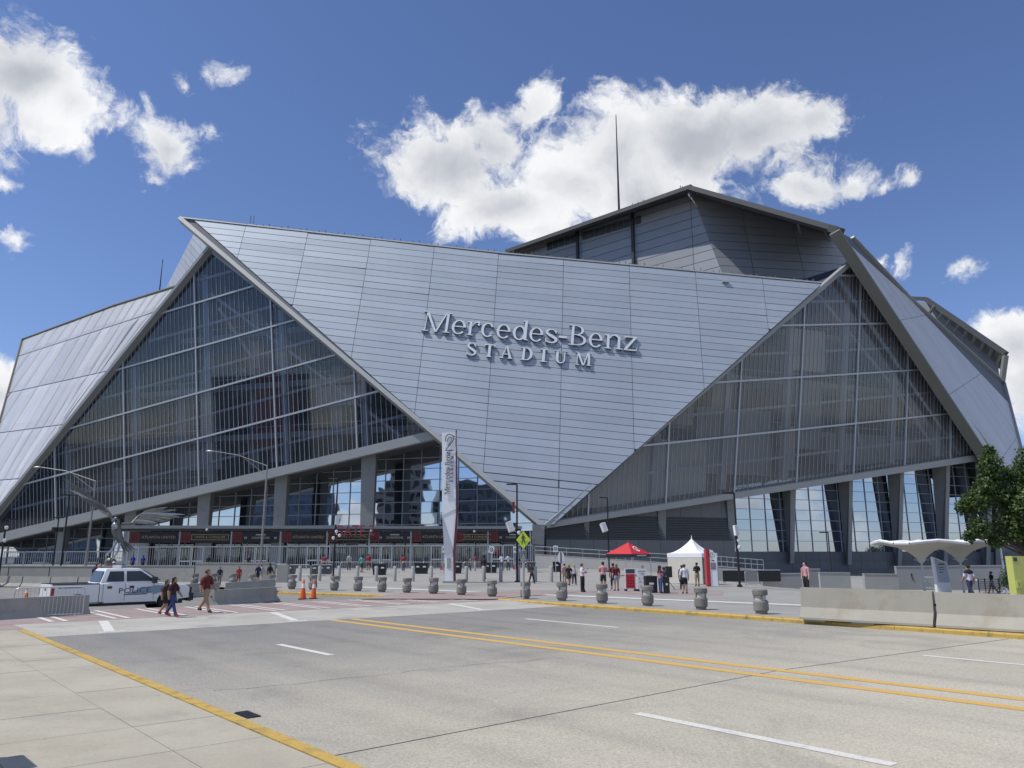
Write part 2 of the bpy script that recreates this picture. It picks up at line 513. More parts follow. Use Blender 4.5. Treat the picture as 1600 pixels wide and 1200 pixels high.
for side, poly, dr in (('L', wingL, dirL), ('R', wingR, dirR)):
    for i in range(-1, 6):
        for k in range(0, 52):
            g = 0.036; gx = 0.03
            a0 = S_top + sd*(k*ROW + g); a1 = S_top + sd*((k+1)*ROW - g)
            step = (0.5 if False else 0)
            x0 = dr*(i*seam_sp + gx); x1 = dr*((i+1)*seam_sp - gx)
            if i < 0: continue
            q = [a0 + x0, a1 + x0, a1 + x1, a0 + x1]
            c = clip(ccw(q), poly)
            if area(c) > 0.15:
                ctr = sum(c, Vector((0, 0)))/len(c)
                # the course above the low crease is set back a little deeper
                mid = S_top + sd*((k+.5)*ROW)
                hh = 0.0
                if abs((crease_b - S_top).dot(sd) - (k+.5)*ROW) < ROW*0.5 and side == 'R':
                    c = inset(c, 0.06)
                    if area(c) < .1: continue
                sheet_panel(PM, c, 'cladding_panel', MATS['clad'], -0.14, wing)
# edges of the wing
m = MB()
le = [PM.P(281, 341), PM.P(850, 824)]
m.beam(le[0] + PM.N*-0.35, le[1] + PM.N*-0.35, 0.62, 1.3, PM.N, 0.0)
sbuild(m, 'edge_trim', MATS['trim'], wing)
m = MB(); m.beam(PM.P(283, 340)+PM.N*-0.3, PM.P(779, 394.8)+PM.N*-0.3, 0.22, 0.8, PM.N); m.beam(PM.P(779, 394.8)+PM.N*-0.3, PM.P(1284, 442)+PM.N*-0.3, 0.22, 0.8, PM.N)
sbuild(m, 'parapet', MATS['trim'], wing)
m = MB(); m.beam(PM.P(287, 339)+PM.N*-1.0, PM.P(384, 349)+PM.N*-1.0, 0.7, 1.0, (0, 0, 1)); sbuild(m, 'parapet_hood', MATS['trim_olive'], wing)
m = MB(); m.prism([PM.P(716, 388), PM.P(720, 385.5), PM.P(725, 386), PM.P(728, 389.5)], (0, 0.8, 0)); sbuild(m, 'roof_vent', MATS['trim_olive'], wing)
m = MB(); m.prism([PM.P(1128, 439.5), PM.P(1138, 440.5), PM.P(1138, 443), PM.P(1128, 442)], PM.N*0.4); sbuild(m, 'wall_lamp', MATS['trim'], wing)
m = MB()
for i in range(90):
    u = 400 + i*9.8
    v = 352.5 + (u-400)*0.111 if u < 779 else 394.6 + (u-779)*0.094
    p = PM.P(u, v-0.5) + PM.N*-0.3
    m.beam(p, p + Vector((0, 0, 0.35 + 0.15*(i % 3))), 0.12, 0.12)
o = sbuild(m, 'parapet_studs', MATS['trim_olive'], wing); o['kind'] = 'stuff'
m = MB()
for u, v in ((391, 349), (396, 349)):
    p = PM.P(u, v); m.tube(p, p+Vector((0, 0, 1.3)), 0.06)
sbuild(m, 'roof_rods', MATS['trim_olive'], wing)

# ---- glass walls ----------------------------------------------------------------------
def glass_wall(name, fr, tri, V, H, glass, nrib, parent=None):
    """panes, mullions and fine ribs between the measured lines of a wall"""
    poly = ccw([fr.p2(*p) for p in tri])
    m = MB()
    # frame all round
    n = len(poly)
    for i in range(n):
        m.beam(fr.to3(poly[i], 0), fr.to3(poly[(i+1) % n], 0), 0.30, 0.5, fr.N, 0.1)
    wall = sbuild(m, name, MATS['trim'], None)
    VL = sorted([fr.L(*l) for l in V], key=lambda l: l[0].x)
    HL = [fr.L(*l) for l in H]
    cuts = [None] + VL + [None]
    rows = [None] + HL + [None]
    ribs = MB()
    for i in range(len(cuts)-1):
        strip = list(poly)
        if cuts[i]:
            a, b = cuts[i]; d = (a-b) if a.y > b.y else (b-a); strip = half(strip, a, d, -1)
        if cuts[i+1]:
            a, b = cuts[i+1]; d = (a-b) if a.y > b.y else (b-a); strip = half(strip, a, d, 1)
        if len(strip) < 3: continue
        for j in range(len(rows)-1):
            c = list(strip)
            if rows[j]:
                a, b = rows[j]; d = (b-a) if b.x > a.x else (a-b); c = half(c, a, d, -1)
            if len(c) >= 3 and rows[j+1]:
                a, b = rows[j+1]; d = (b-a) if b.x > a.x else (a-b); c = half(c, a, d, 1)
            if area(c) < 0.3: continue
            c = inset(c, 0.04)
            if area(c) < 0.2: continue
            mm = MB(); mm.sheet([fr.to3(p, 0.02) for p in c]); sbuild(mm, 'pane', glass, wall, fix=False)
        # ribs between the two verticals
        la = cuts[i] or None; lb = cuts[i+1] or None
        ref = la or lb
        w = 10.4
        p0 = la[0] if la else lb[0] - Vector((w, 0)); d0 = (la[1]-la[0]).normalized() if la else (lb[1]-lb[0]).normalized()
        p1 = lb[0] if lb else la[0] + Vector((w, 0)); d1 = (lb[1]-lb[0]).normalized() if lb else d0
        if d0.y < 0: d0 = -d0
        if d1.y < 0: d1 = -d1
        # bring both to the same height
        p1 = p1 + d1*((p0.y-p1.y)/d1.y)
        nn = max(3, int(round((p1-p0).length/(10.4/nrib)))) if (la and lb) else nrib
        for k in range(1, nn):
            t = k/nn; p = p0.lerp(p1, t); d = d0.lerp(d1, t).normalized()
            seg = lineclip(p, d, strip)
            if seg and (seg[1]-seg[0]).length > 0.4:
                ribs.beam(fr.to3(seg[0], 0.09), fr.to3(seg[1], 0.09), 0.04, 0.05, fr.N)
    o = sbuild(ribs, 'rib_screen', MATS['rib'], wall); o['kind'] = 'stuff'
    for (a, b) in VL:
        seg = lineclip(a, (b-a).normalized(), poly)
        if seg: mm = MB(); mm.beam(fr.to3(seg[0], 0.13), fr.to3(seg[1], 0.13), 0.20, 0.30, fr.N); sbuild(mm, 'mullion', MATS['mullion'], wall)
    for (a, b) in HL:
        seg = lineclip(a, (b-a).normalized(), poly)
        if seg: mm = MB(); mm.beam(fr.to3(seg[0], 0.16), fr.to3(seg[1], 0.16), 0.26, 0.30, fr.N); sbuild(mm, 'mullion', MATS['mullion'], wall)
    return wall, poly

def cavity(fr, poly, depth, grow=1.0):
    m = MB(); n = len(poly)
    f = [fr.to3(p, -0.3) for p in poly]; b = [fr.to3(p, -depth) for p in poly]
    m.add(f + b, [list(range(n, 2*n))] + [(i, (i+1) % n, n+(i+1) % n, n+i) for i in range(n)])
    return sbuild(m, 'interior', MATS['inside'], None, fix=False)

SET = Vector((0, 0.9, 0))
PLF = Fr(T0 + SET, -0.33, -0.10)
triL = [(331, 394), (692, 679), (-34, 848)]
VLn = [(86.6, 699, 88.7, 807), (193.7, 568, 196.9, 783), (304.5, 428, 312, 757), (423.6, 465, 433.6, 725), (554.4, 578, 558.8, 694)]
HLn = [(257, 489, 399, 447), (194, 575.6, 460, 501), (113, 669, 526, 554.6), (43, 755.6, 594, 611)]
wallL, polyL = glass_wall('glass_wall', PLF, triL, VLn, HLn, MATS['facade_glass'], 13)
PRF = Fr(T0 + SET, 0.36, -0.12)
triR = [(1331, 412), (866, 814), (1552, 707)]
VRn = [(919, 767, 918, 800), (1045, 658, 1039, 783), (1158, 560, 1146, 767), (1256, 480, 1243, 754), (1344, 438, 1332, 741), (1417.6, 560, 1412, 728), (1484.5, 652, 1483, 717)]
HRn = [(1314, 431, 1341, 431), (1222, 509, 1390, 505.5), (1117, 598, 1434, 578), (1002, 696.5, 1475, 647)]
wallR, polyR = glass_wall('glass_wall', PRF, triR, VRn, HRn, MATS['facade_glass_right'], 14)

def inner(fr, poly, h, u0, v0, u1, v1, w, dpt, mat, name, parent):
    a, b = fr.L(u0, v0, u1, v1)
    seg = lineclip(a, (b-a).normalized(), poly) if True else (a, b)
    if not seg: return
    m = MB(); m.beam(fr.to3(seg[0], h), fr.to3(seg[1], h), w, dpt, fr.N); return sbuild(m, name, mat, parent)
def innerseg(fr, h, u0, v0, u1, v1, w, dpt, mat, name, parent):
    a, b = fr.L(u0, v0, u1, v1); m = MB(); m.beam(fr.to3(a, h), fr.to3(b, h), w, dpt, fr.N); return sbuild(m, name, mat, parent)

# behind the wall on the west: columns, rails, braces, floors
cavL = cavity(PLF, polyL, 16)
shr = inset(polyL, 0.6)
for (u0, v0, u1, v1) in VLn:
    inner(PLF, shr, -1.6, u0+7, v0, u1+7, v1, 0.85, 0.9, MATS['inside_steel'], 'inner_column', cavL)
for (u0, v0, u1, v1) in [(300, 437, 399, 410), (226, 532, 430, 474), (150, 623, 490, 528), (75, 712, 560, 583), (18, 795, 640, 645)]:
    inner(PLF, shr, -0.9, u0, v0, u1, v1, 0.38, 0.3, MATS['inside_steel'], 'inner_rail', cavL)
for (a) in [(310, 450, 470, 567), (458, 560, 618, 681), (330, 478, 385, 560)]:
    innerseg(PLF, -1.9, *a, 0.4, 0.4, MATS['inside_steel'], 'brace', cavL)
def floors(fr, cav, poly, levels, mat, depth0=3.0, depth1=15.0, th=0.9):
    for z in levels:
        # cut the facade polygon at this height and run a slab behind the glass
        e2z = fr.e2.z; b = (z - fr.o.z)/e2z
        seg = lineclip(Vector((0, b)), Vector((1, 0)), poly)
        if not seg: continue
        a0, a1 = seg[0].x+1.5, seg[1].x-1.5
        if a1 - a0 < 4: continue
        m = MB(); p = [fr.to3((a0, b), -depth0), fr.to3((a1, b), -depth0), fr.to3((a1, b), -depth1), fr.to3((a0, b), -depth1)]
        m.prism(p, (0, 0, th)); sbuild(m, 'floor_slab', mat, cav)
        m = MB(); pp = [q + Vector((0, 0, th)) for q in p[:2]]
        m.beam(pp[0]+Vector((0, 0.4, 1.1)), pp[1]+Vector((0, 0.4, 1.1)), 0.12, 0.12); sbuild(m, 'floor_rail', MATS['inside_steel'], cav)
floors(PLF, cavL, shr, (12.0, 19.5, 27.5, 36.0), MATS['inside_slab'], 6.0, 15.5)
for (u, v, u2, v2, w) in [(120, 730, 116, 790, 1.6), (225, 590, 222, 760, 1.7), (345, 470, 342, 730, 1.8), (480, 560, 476, 700, 1.9), (385, 500, 380, 720, 2.6), (268, 560, 262, 745, 2.2)]:
    innerseg(PLF, -9.0, u, v, u2, v2, w, 1.2, MATS['inside_slab'], 'inner_pier', cavL)
for (u0, v0, u1, v1, mt) in [(352, 560, 420, 705, 'inside_red'), (455, 590, 545, 630, 'inside_slab'), (575, 668, 640, 690, 'inside_wall'), (240, 700, 300, 735, 'inside_slab')]:
    a, b = PLF.p2(u0, v1), PLF.p2(u1, v0)
    pe(PLF, [a, Vector((b.x, a.y)), b, Vector((a.x, b.y))], 'inner_panel', MATS[mt], -6.8, -7.4, cavL)
# the scoreboard that shines dimly through the glass
mk('score_print', (0.75, 0.76, 0.80), 0.6, 0, 0)
# behind the wall on the east
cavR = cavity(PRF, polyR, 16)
shrR = inset(polyR, 0.6)
for (u0, v0, u1, v1) in VRn[1:]:
    inner(PRF, shrR, -1.6, u0-9, v0, u1-9, v1, 0.95, 0.9, MATS['inside_steel'], 'inner_column', cavR)
for (u0, v0, u1, v1) in [(1270, 470, 1365, 468), (1170, 553, 1415, 542), (1062, 650, 1455, 613), (945, 748, 1490, 683)]:
    inner(PRF, shrR, -0.9, u0, v0, u1, v1, 0.38, 0.3, MATS['inside_steel'], 'inner_rail', cavR)
for a in [(1290, 455, 1420, 615), (1420, 615, 1478, 706), (1345, 615, 1358, 700), (895, 790, 906, 803)]:
    innerseg(PRF, -1.9, *a, 0.42, 0.4, MATS['inside_steel'], 'brace', cavR)
for (u0, v0, u1, v1, mt, hh) in [(925, 690, 1118, 795, 'inside_wall', -2.2), (1060, 612, 1105, 660, 'inside_wall', -3.6), (1255, 515, 1305, 575, 'inside_wall', -2.2), (1120, 640, 1240, 740, 'inside_slab', -5.2), (1250, 665, 1275, 735, 'inside_wall', -4.6), (1330, 690, 1470, 725, 'inside_slab', -5.0), (1150, 560, 1180, 640, 'inside_slab', -6), (1290, 590, 1330, 700, 'inside_slab', -6.5)]:
    a, b = PRF.p2(u0, v1), PRF.p2(u1, v0)
    c = clip(ccw([a, Vector((b.x, a.y)), b, Vector((a.x, b.y))]), shrR)
    if area(c) > .5: pe(PRF, c, 'inner_panel', MATS[mt], hh, hh-0.5, cavR)
for (u, v0, v1) in ((978, 712, 790), (986, 708, 790), (1000, 705, 740)):
    innerseg(PRF, -2.6, u, v0, u+2, v1, 0.45, 0.45, MATS['inside_steel'], 'pipe', cavR)
innerseg(PRF, -2.6, 1000, 740, 1013, 752, 0.45, 0.45, MATS['inside_steel'], 'pipe', cavR)
innerseg(PRF, -2.6, 1013, 752, 1012, 785, 0.45, 0.45, MATS['inside_steel'], 'pipe', cavR)
floors(PRF, cavR, shrR, (20.0, 28.0, 36.0), MATS['inside_slab'], 7.0, 15.5)

# frames along the slanting edges
m = MB(); m.beam(PRF.P(852, 818.5) + PRF.N*0.5, PRF.P(1330, 406.5) + PRF.N*0.5, 0.62, 1.1, PRF.N, 0.3); sbuild(m, 'edge_trim', MATS['trim'], wallR)
m = MB(); m.beam(PLF.P(332, 389) + PLF.N*0.5, PLF.P(-34, 842) + PLF.N*0.5, 0.45, 1.2, PLF.N, 0.3); sbuild(m, 'edge_trim', MATS['trim'], wallL)
# sloping sills
def sill(fr, top, bot, name, parent):
    p = [fr.p2(*top[0]), fr.p2(*top[1]), fr.p2(*bot[1]), fr.p2(*bot[0])]
    return pe(fr, p, name, MATS['trim'], 0.55, -1.0, parent)
sill(PLF, ((-40, 843), (694, 669)), ((-40, 857), (694, 683)), 'sill_beam', wallL)
sill(PRF, ((850, 816), (1556, 705)), ((850, 825), (1556, 715)), 'sill_beam', wallR)
def soffit(fr, a, b, back, name, parent):
    pa, pb = fr.P(*a) + Vector((0, 0.6, 0.05)), fr.P(*b) + Vector((0, 0.6, 0.05))
    m = MB(); m.prism([pa, pb, pb + Vector((0, back, 0.3)), pa + Vector((0, back, 0.3))], (0, 0, 0.3)); return sbuild(m, name, MATS['soffit'], parent)
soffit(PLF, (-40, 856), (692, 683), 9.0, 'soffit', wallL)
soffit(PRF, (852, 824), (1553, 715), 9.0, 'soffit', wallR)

# ---- ground floor: curtain walls behind columns ---------------------------------------
def curtain(name, fr, px, du, dv, mat, u0v0, bar=0.09):
    poly = ccw([fr.p2(*p) for p in px])
    xs = [p.x for p in poly]; ys = [p.y for p in poly]
    o = fr.p2(*u0v0)
    back = pe(fr, poly, name, MATS['clad_back'], -0.12, -0.5, None)
    i0, i1 = int((min(xs)-o.x)//du), int((max(xs)-o.x)//du)+1
    j0, j1 = int((min(ys)-o.y)//dv), int((max(ys)-o.y)//dv)+1
    for i in range(i0, i1):
        for j in range(j0, j1):
            q = [Vector((o.x+i*du, o.y+j*dv)), Vector((o.x+(i+1)*du, o.y+j*dv)), Vector((o.x+(i+1)*du, o.y+(j+1)*dv)), Vector((o.x+i*du, o.y+(j+1)*dv))]
            c = inset(clip(q, poly), 0.02)
            if area(c) < 0.1: continue
            # every pane sits at its own slight angle, so reflections break from pane to pane
            tx, ty = random.uniform(-1, 1)*0.006, random.uniform(-1, 1)*0.006
            ctr = sum(c, Vector((0, 0)))/len(c)
            m = MB(); m.sheet([fr.to3(p, (p.x-ctr.x)*tx + (p.y-ctr.y)*ty) for p in c]); sbuild(m, 'pane', mat, back, fix=False)
    for i in range(i0, i1+1):
        seg = lineclip(Vector((o.x+i*du, 0)), Vector((0, 1)), poly)
        if seg: m = MB(); m.beam(fr.to3(seg[0], 0.05), fr.to3(seg[1], 0.05), bar, 0.14, fr.N); sbuild(m, 'mullion', MATS['rib'], back)
    for j in range(j0, j1+1):
        seg = lineclip(Vector((0, o.y+j*dv)), Vector((1, 0)), poly)
        if seg: m = MB(); m.beam(fr.to3(seg[0], 0.04), fr.to3(seg[1], 0.04), bar, 0.12, fr.N); sbuild(m, 'mullion', MATS['rib'], back)
    return back
CWL = Fr(DP(650, 800, 114), -0.33, 0.0)
curtain('curtain_wall', CWL, [(-34, 845), (690, 673), (850, 812), (850, 884), (-34, 884)], 2.95, 1.62, MATS['mirror_glass'], (600, 820))
CWR = Fr(DP(1243, 800, PRF.P(1243, 755).y + 4.4), 0.36, 0.0)
curtain('curtain_wall', CWR, [(1143, 760), (1560, 700), (1560, 862), (1143, 862)], 2.75, 1.55, MATS['mirror_glass_right'], (1200, 862), 0.07)
# plinth tiles under it
pl2 = [CWR.p2(1120, 862), CWR.p2(1600, 862), CWR.p2(1600, 900), CWR.p2(1120, 900)]
pb = pe(CWR, ccw(pl2), 'plinth', MATS['clad_back'], 0.0, -0.6, None)
ox, oy = pl2[0].x, pl2[0].y
for i in range(26):
    for j in range(3):
        c = clip([Vector((ox+i*2.6, oy-(j+1)*1.35)), Vector((ox+(i+1)*2.6, oy-(j+1)*1.35)), Vector((ox+(i+1)*2.6, oy-j*1.35)), Vector((ox+i*2.6, oy-j*1.35))], ccw(pl2))
        c = inset(c, 0.02)
        if area(c) > .2: pe(CWR, c, 'tile', MATS['plinth'], -0.05, 0.12, pb)
# dark panelled base wall with louvres
GW = Fr(DP(900, 840, 104), 0.36, 0.0)
gp = [GW.p2(853, 818), GW.p2(1146, 766), GW.p2(1146, 905), GW.p2(853, 905)]
gw = pe(GW, ccw(gp), 'base_wall', MATS['clad_back'], -0.1, -0.6, None)
gx0, gx1 = gp[0].x, gp[1].x
ybreak = GW.p2(1000, 843).y; ytop = GW.p2(1000, 808).y
xs = gx0
while xs < gx1:
    for (y0, y1, nm) in ((ybreak-6.5, ybreak-3.3, 'wall_panel'), (ybreak-3.25, ybreak-0.05, 'wall_panel'), (ytop, ytop+7, 'wall_panel')):
        c = inset(clip([Vector((xs, y0)), Vector((xs+3.4, y0)), Vector((xs+3.4, y1)), Vector((xs, y1))], ccw(gp)), 0.02)
        if area(c) > .2: pe(GW, c, nm, MATS['grey_wall'], -0.08, 0.1, gw)
    xs += 3.4
y = ybreak
k = 0
while y < ytop - 0.05:
    c = clip([Vector((gx0, y)), Vector((gx1, y)), Vector((gx1, y+0.2)), Vector((gx0, y+0.2))], ccw(gp))
    if area(c) > .2: pe(GW, c, 'louvre_slat', MATS['louver'], -0.05, 0.12, gw)
    y += 0.33
# the solid pier where both sills meet
m = MB(); m.prism([DP(832, 819, 99.4), DP(851, 820, 99.6), DP(850, 852, 99.8), DP(832, 850, 99.6)], (0, 1.5, 0)); sbuild(m, 'corner_pier', MATS['column'], None)
m = MB(); m.prism([DP(833, 850.5, 99.7), DP(850, 852.5, 99.9), DP(850, 895, 99.9), DP(833, 895, 99.7)], (0, 1.5, 0)); sbuild(m, 'corner_base', MATS['grey_wall'], None)
# columns west
for (ua, ub, vt) in ((88, 103, 815), (196, 214, 788), (310, 330, 762), (430, 450, 733), (565, 588, 699)):
    p = PLF.P(ua, vt); yd = p.y + 1.4
    zb = -0.5
    a, b = DP(ua, vt, yd), DP(ub, vt, yd)
    w = b.x - a.x
    top = [a, b, b+Vector((0, 1.6, 0.3)), a+Vector((0, 1.6, 0.3))]
    sh = 0.15*w
    bot = [Vector((a.x+sh, yd+0.5, zb)), Vector((b.x-sh*0.6, yd+0.5, zb)), Vector((b.x-sh*0.6, yd+1.7, zb)), Vector((a.x+sh, yd+1.7, zb))]
    m = MB(); m.add(bot+top, [(0, 1, 2, 3), (4, 5, 6, 7), (0, 1, 5, 4), (1, 2, 6, 5), (2, 3, 7, 6), (3, 0, 4, 7)])
    sbuild(m, 'facade_column', MATS['column'], None)
# columns east: a narrow front and a flank that tapers downwards
for (l0, f0, r0, vt, l1, f1, r1, vb) in ((903, 913, 921, 802, 902, 912, 919, 888), (1018, 1028, 1041, 786, 1028, 1031, 1040, 895), (1127, 1135, 1148, 768, 1137, 1142, 1149, 890),
        (1221, 1235, 1244, 755, 1232, 1235, 1241, 880), (1308, 1327, 1333, 742, 1321, 1325, 1331, 882), (1385, 1407, 1413, 730, 1398, 1403, 1409, 884), (1455, 1479, 1485, 719, 1468, 1475, 1481, 885), (1522, 1546, 1553, 708, 1535, 1541, 1547, 886)):
    yt = PRF.P(r0, vt).y + 1.0; yb = yt + 1.6
    top = [DP(f0, vt, yt), DP(r0, vt, yt), DP(r0, vt, yt) + Vector((0, 2.2, 0.2)), DP(l0, vt-1, yt+2.2)]
    bot = [DP(f1, vb, yb), DP(r1, vb, yb), DP(r1, vb, yb) + Vector((0, 1.5, 0)), DP(l1, vb, yb+1.5)]
    m = MB(); m.add(bot+top, [(0, 1, 2, 3), (4, 5, 6, 7), (0, 1, 5, 4), (1, 2, 6, 5), (2, 3, 7, 6), (3, 0, 4, 7)])
    sbuild(m, 'facade_column', MATS['column'], None)

# ---- dark roof house behind the wing ---------------------------------------------------
Ct, Cb, Lf = DP(1078, 297, 130), DP(1138, 440, 126.5), DP(800, 396, 153)
RLF = Fr.pts(Ct, Cb, Lf)
RRF = Fr.pts(Ct, Cb, DP(1330, 415, 131))
def cladwall(name, fr, px, hdir, row, colw, mat, o_px, vdir=None, gap=0.045, piece='cladding_panel'):
    poly = ccw([fr.p2(*p) for p in px]); o = fr.p2(*o_px)
    back = pe(fr, poly, name, MATS['clad_back'], -0.16, -0.9, None)
    hd = (fr.p2(*hdir[1]) - fr.p2(*hdir[0])).normalized()
    vd = Vector((0, 1)) if vdir is None else (fr.p2(*vdir[1]) - fr.p2(*vdir[0])).normalized()
    if vd.y < 0: vd = -vd
    n = 60
    for j in range(-n, n):
        for i in range(-30, 30):
            q = [o + hd*(i*colw) + vd*(j*row), o + hd*((i+1)*colw) + vd*(j*row), o + hd*((i+1)*colw) + vd*((j+1)*row), o + hd*(i*colw) + vd*((j+1)*row)]
            c = clip(ccw(q), poly)
            if area(c) < 0.3: continue
            c = inset(c, gap)
            if area(c) > 0.25: pe(fr, c, piece, MATS[mat], -0.12, 0.0, back)
    return back
rh = cladwall('roof_house', RLF, [(792, 402), (1078, 299), (1140, 446), (792, 440)], ((900, 372), (1070, 318)), 1.75, 11.5, 'clad_dark', (1078, 300))
rh2 = cladwall('roof_house_flank', RRF, [(1078, 299), (1310, 366), (1335, 412), (1290, 452), (1138, 446)], ((1120, 340), (1300, 352)), 1.75, 9.5, 'clad_dark', (1078, 300))
# clerestory louvres and rain pipes on it
for i in range(16):
    t0, t1 = i/16, (i+0.86)/16
    if 4.6 < i < 5.2: continue
    def q(t, dv): u = 855 + (1003-855)*t; v = 385 + (342-385)*t; return RLF.p2(u, v+dv)
    pe(RLF, ccw([q(t0, -5.5), q(t1, -5.5), q(t1, 6.5), q(t0, 6.5)]), 'clerestory_pane', MATS['louver'], 0.02, 0.12, rh)
for (u0, v0, u1, v1) in ((903, 359, 904, 408), (989, 330, 991, 420)):
    m = MB(); m.beam(RLF.P(u0, v0)+RLF.N*0.3, RLF.P(u1, v1)+RLF.N*0.3, 0.5, 0.5, RLF.N); sbuild(m, 'rain_pipe', MATS['pipe_dark'], rh)
# eaves
e = [DP(795, 393, 151), DP(1078, 294, 126), DP(1300, 357, 111), DP(1312, 361.5, 109.5)]
m = MB()
m.beam(e[0], e[1], 1.2, 0.75, (0, 0, 1), 0.5); sbuild(m, 'eave', MATS['eave_dark'], rh)
m = MB(); m.beam(e[1], e[2], 1.2, 0.8, (0, 0, 1), 0.0); sbuild(m, 'eave', MATS['eave_dark'], rh2)
m = MB(); m.beam(e[2], e[3], 1.4, 1.0, (0, 0, 1), 0.2); sbuild(m, 'eave', MATS['eave_dark'], rh2)
m = MB()
b1, b2 = RRF.P(1078, 299), RRF.P(1318, 372)
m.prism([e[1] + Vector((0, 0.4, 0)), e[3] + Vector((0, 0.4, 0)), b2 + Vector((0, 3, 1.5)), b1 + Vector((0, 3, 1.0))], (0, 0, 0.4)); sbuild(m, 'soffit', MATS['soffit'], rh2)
m = MB()
m.prism([e[0] + Vector((0, 0.4, 0.3)), e[1] + Vector((0, 0.4, 0.3)), e[1] + Vector((6, 40, 3)), e[0] + Vector((0, 40, 3))], (0, 0, 0.3)); sbuild(m, 'roof', MATS['eave_dark'], rh)
for (u0, v0, u1, v1) in ((1246, 349, 1251, 364), (1288, 360, 1295, 376), (1297, 369, 1311, 374)):
    m = MB(); m.beam(DP(u0, v0, 118), DP(u1, v1, 121), 0.35, 0.35); sbuild(m, 'eave_strut', MATS['trim_olive'], rh2)
# masts
for (u, v0, v1, yy, r) in ((967.5, 331, 184, 142, 0.24), (248.5, 456, 410, 150, 0.16)):
    a = DP(u, v0+6, yy); top = DP(u-4.5 if u > 500 else u+1.5, v1, yy)
    m = MB(); m.tube(a, Vector((a.x, a.y, top.z)), r, r*0.35, 8); m.tube(Vector((a.x, a.y, top.z)), Vector((a.x, a.y, top.z+0.8)), 0.1, 0.04); sbuild(m, 'roof_mast', MATS['pipe_dark'], None)
for (u, v0, v1) in ((1063, 298, 290), (1066, 297, 291), (988, 322, 318), (997, 319, 315), (1005, 316, 312)):
    a = DP(u, v0, 128); b = DP(u, v1, 128); m = MB(); m.tube(a, b, 0.07); sbuild(m, 'roof_rod', MATS['trim_olive'], None)

# ---- the wing on the east side ---------------------------------------------------------
W2F = Fr.pts(DP(1312, 361, 109.2), DP(1560, 738, 124), DP(1568, 598, 158))
w2px = [(1312, 361), (1331, 371), (1421, 466), (1568, 598), (1612, 770), (1580, 768), (1545, 715)]
w2 = cladwall('east_wing', W2F, w2px, ((1345, 420), (1545, 700)), 2.1, 16, 'clad_wing', (1330, 380), ((1330, 430), (1400, 430)), 0.035)
m = MB(); m.beam(W2F.P(1309, 362) + W2F.N*-0.4, W2F.P(1556, 735) + W2F.N*-0.4, 0.7, 1.6, W2F.N, 0.2); sbuild(m, 'edge_trim', MATS['trim_olive'], w2)
m = MB(); m.beam(W2F.P(1331, 371), W2F.P(1421, 466), 0.3, 0.8, W2F.N); m.beam(W2F.P(1421, 466), W2F.P(1568, 598), 0.3, 0.8, W2F.N); m.beam(W2F.P(1568, 598), W2F.P(1612, 770), 0.4, 0.8, W2F.N); sbuild(m, 'edge_trim', MATS['trim'], w2)
# underside between the wing's edge and the glass
a0, a1 = W2F.P(1312, 363), W2F.P(1556, 735)
g0, g1 = PRF.P(1332, 414), PRF.P(1556, 708)
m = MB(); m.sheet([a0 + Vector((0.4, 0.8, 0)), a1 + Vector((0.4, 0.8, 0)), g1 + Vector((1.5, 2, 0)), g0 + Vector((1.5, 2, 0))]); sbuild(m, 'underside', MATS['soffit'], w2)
m = MB(); m.prism([DP(1556, 716, 131), DP(1625, 735, 140), DP(1625, 900, 140), DP(1556, 900, 131)], (0, 2, 0)); sbuild(m, 'wing_foot', MATS['grey_wall'], w2)

# ---- far roof on the east --------------------------------------------------------------
F1 = [DP(1424, 468, 200), DP(1447, 470, 196), DP(1571, 556, 176), DP(1564, 612, 176), DP(1500, 560, 186)]
m = MB(); m.sheet([DP(1415, 470, 203), DP(1447, 472, 198), DP(1560, 572, 188), DP(1566, 640, 188), DP(1430, 520, 203)]); fr_ = sbuild(m, 'far_roof', MATS['clad_dark'], None)
m = MB(); m.beam(DP(1422, 466, 196), DP(1446, 467, 192), 1.2, 0.9); m.beam(DP(1446, 467, 192), DP(1572, 553, 174), 1.2, 1.0); sbuild(m, 'eave', MATS['eave_dark'], fr_)
m = MB(); m.prism([DP(1446, 469, 193), DP(1572, 556, 175), DP(1566, 580, 190), DP(1450, 478, 199)], (0, 0, 0.3)); sbuild(m, 'soffit', MATS['soffit'], fr_)
m = MB(); m.beam(DP(1571, 556, 174), DP(1565, 600, 174), 1.0, 1.0); sbuild(m, 'eave', MATS['trim_olive'], fr_)
for i in range(9):
    t = (i+0.7)/9; u = 1450 + 118*t; v = 472 + 84*t
    m = MB(); m.beam(DP(u, v, 190-14*t), DP(u-7, v+11+6*t, 195-9*t), 0.5, 0.5); sbuild(m, 'eave_strut', MATS['trim_olive'], fr_)

# ---- the pale foil wing on the west ----------------------------------------------------
ELF = Fr.pts(PLF.P(331, 392), PLF.P(-34, 846), DP(36, 530, 168))
elpx = [(329, 392), (286, 444), (180, 477), (36, 530), (-60, 880), (-36, 848)]
elp = ccw([ELF.p2(*p) for p in elpx])
el = pe(ELF, elp, 'foil_wing', MATS['etfe_seam'], -0.2, -0.9, None)
hl = [ELF.L(*l) for l in ((34, 554.6, 228, 491.6), (26, 611, 147, 584), (16, 674, 107, 662), (0, 750, 39, 747), (-20, 800, 10, 798))]
vl = [ELF.L(*l) for l in ((74, 516, -20, 640), (91, 509.5, -15, 658), (108, 503, -10, 676), (127, 496.5, 1, 696), (145, 490, 12, 715), (163, 484, 26, 714), (181, 478, 40, 712), (197, 473, 60, 695), (212, 468, 80, 678), (230, 462, 115, 634), (247, 456, 150, 590), (265, 451, 182, 559), (282, 446, 215, 528))]
hl.sort(key=lambda l: -l[0].y)
strips = [None] + vl + [None]; rws = [None] + hl + [None]
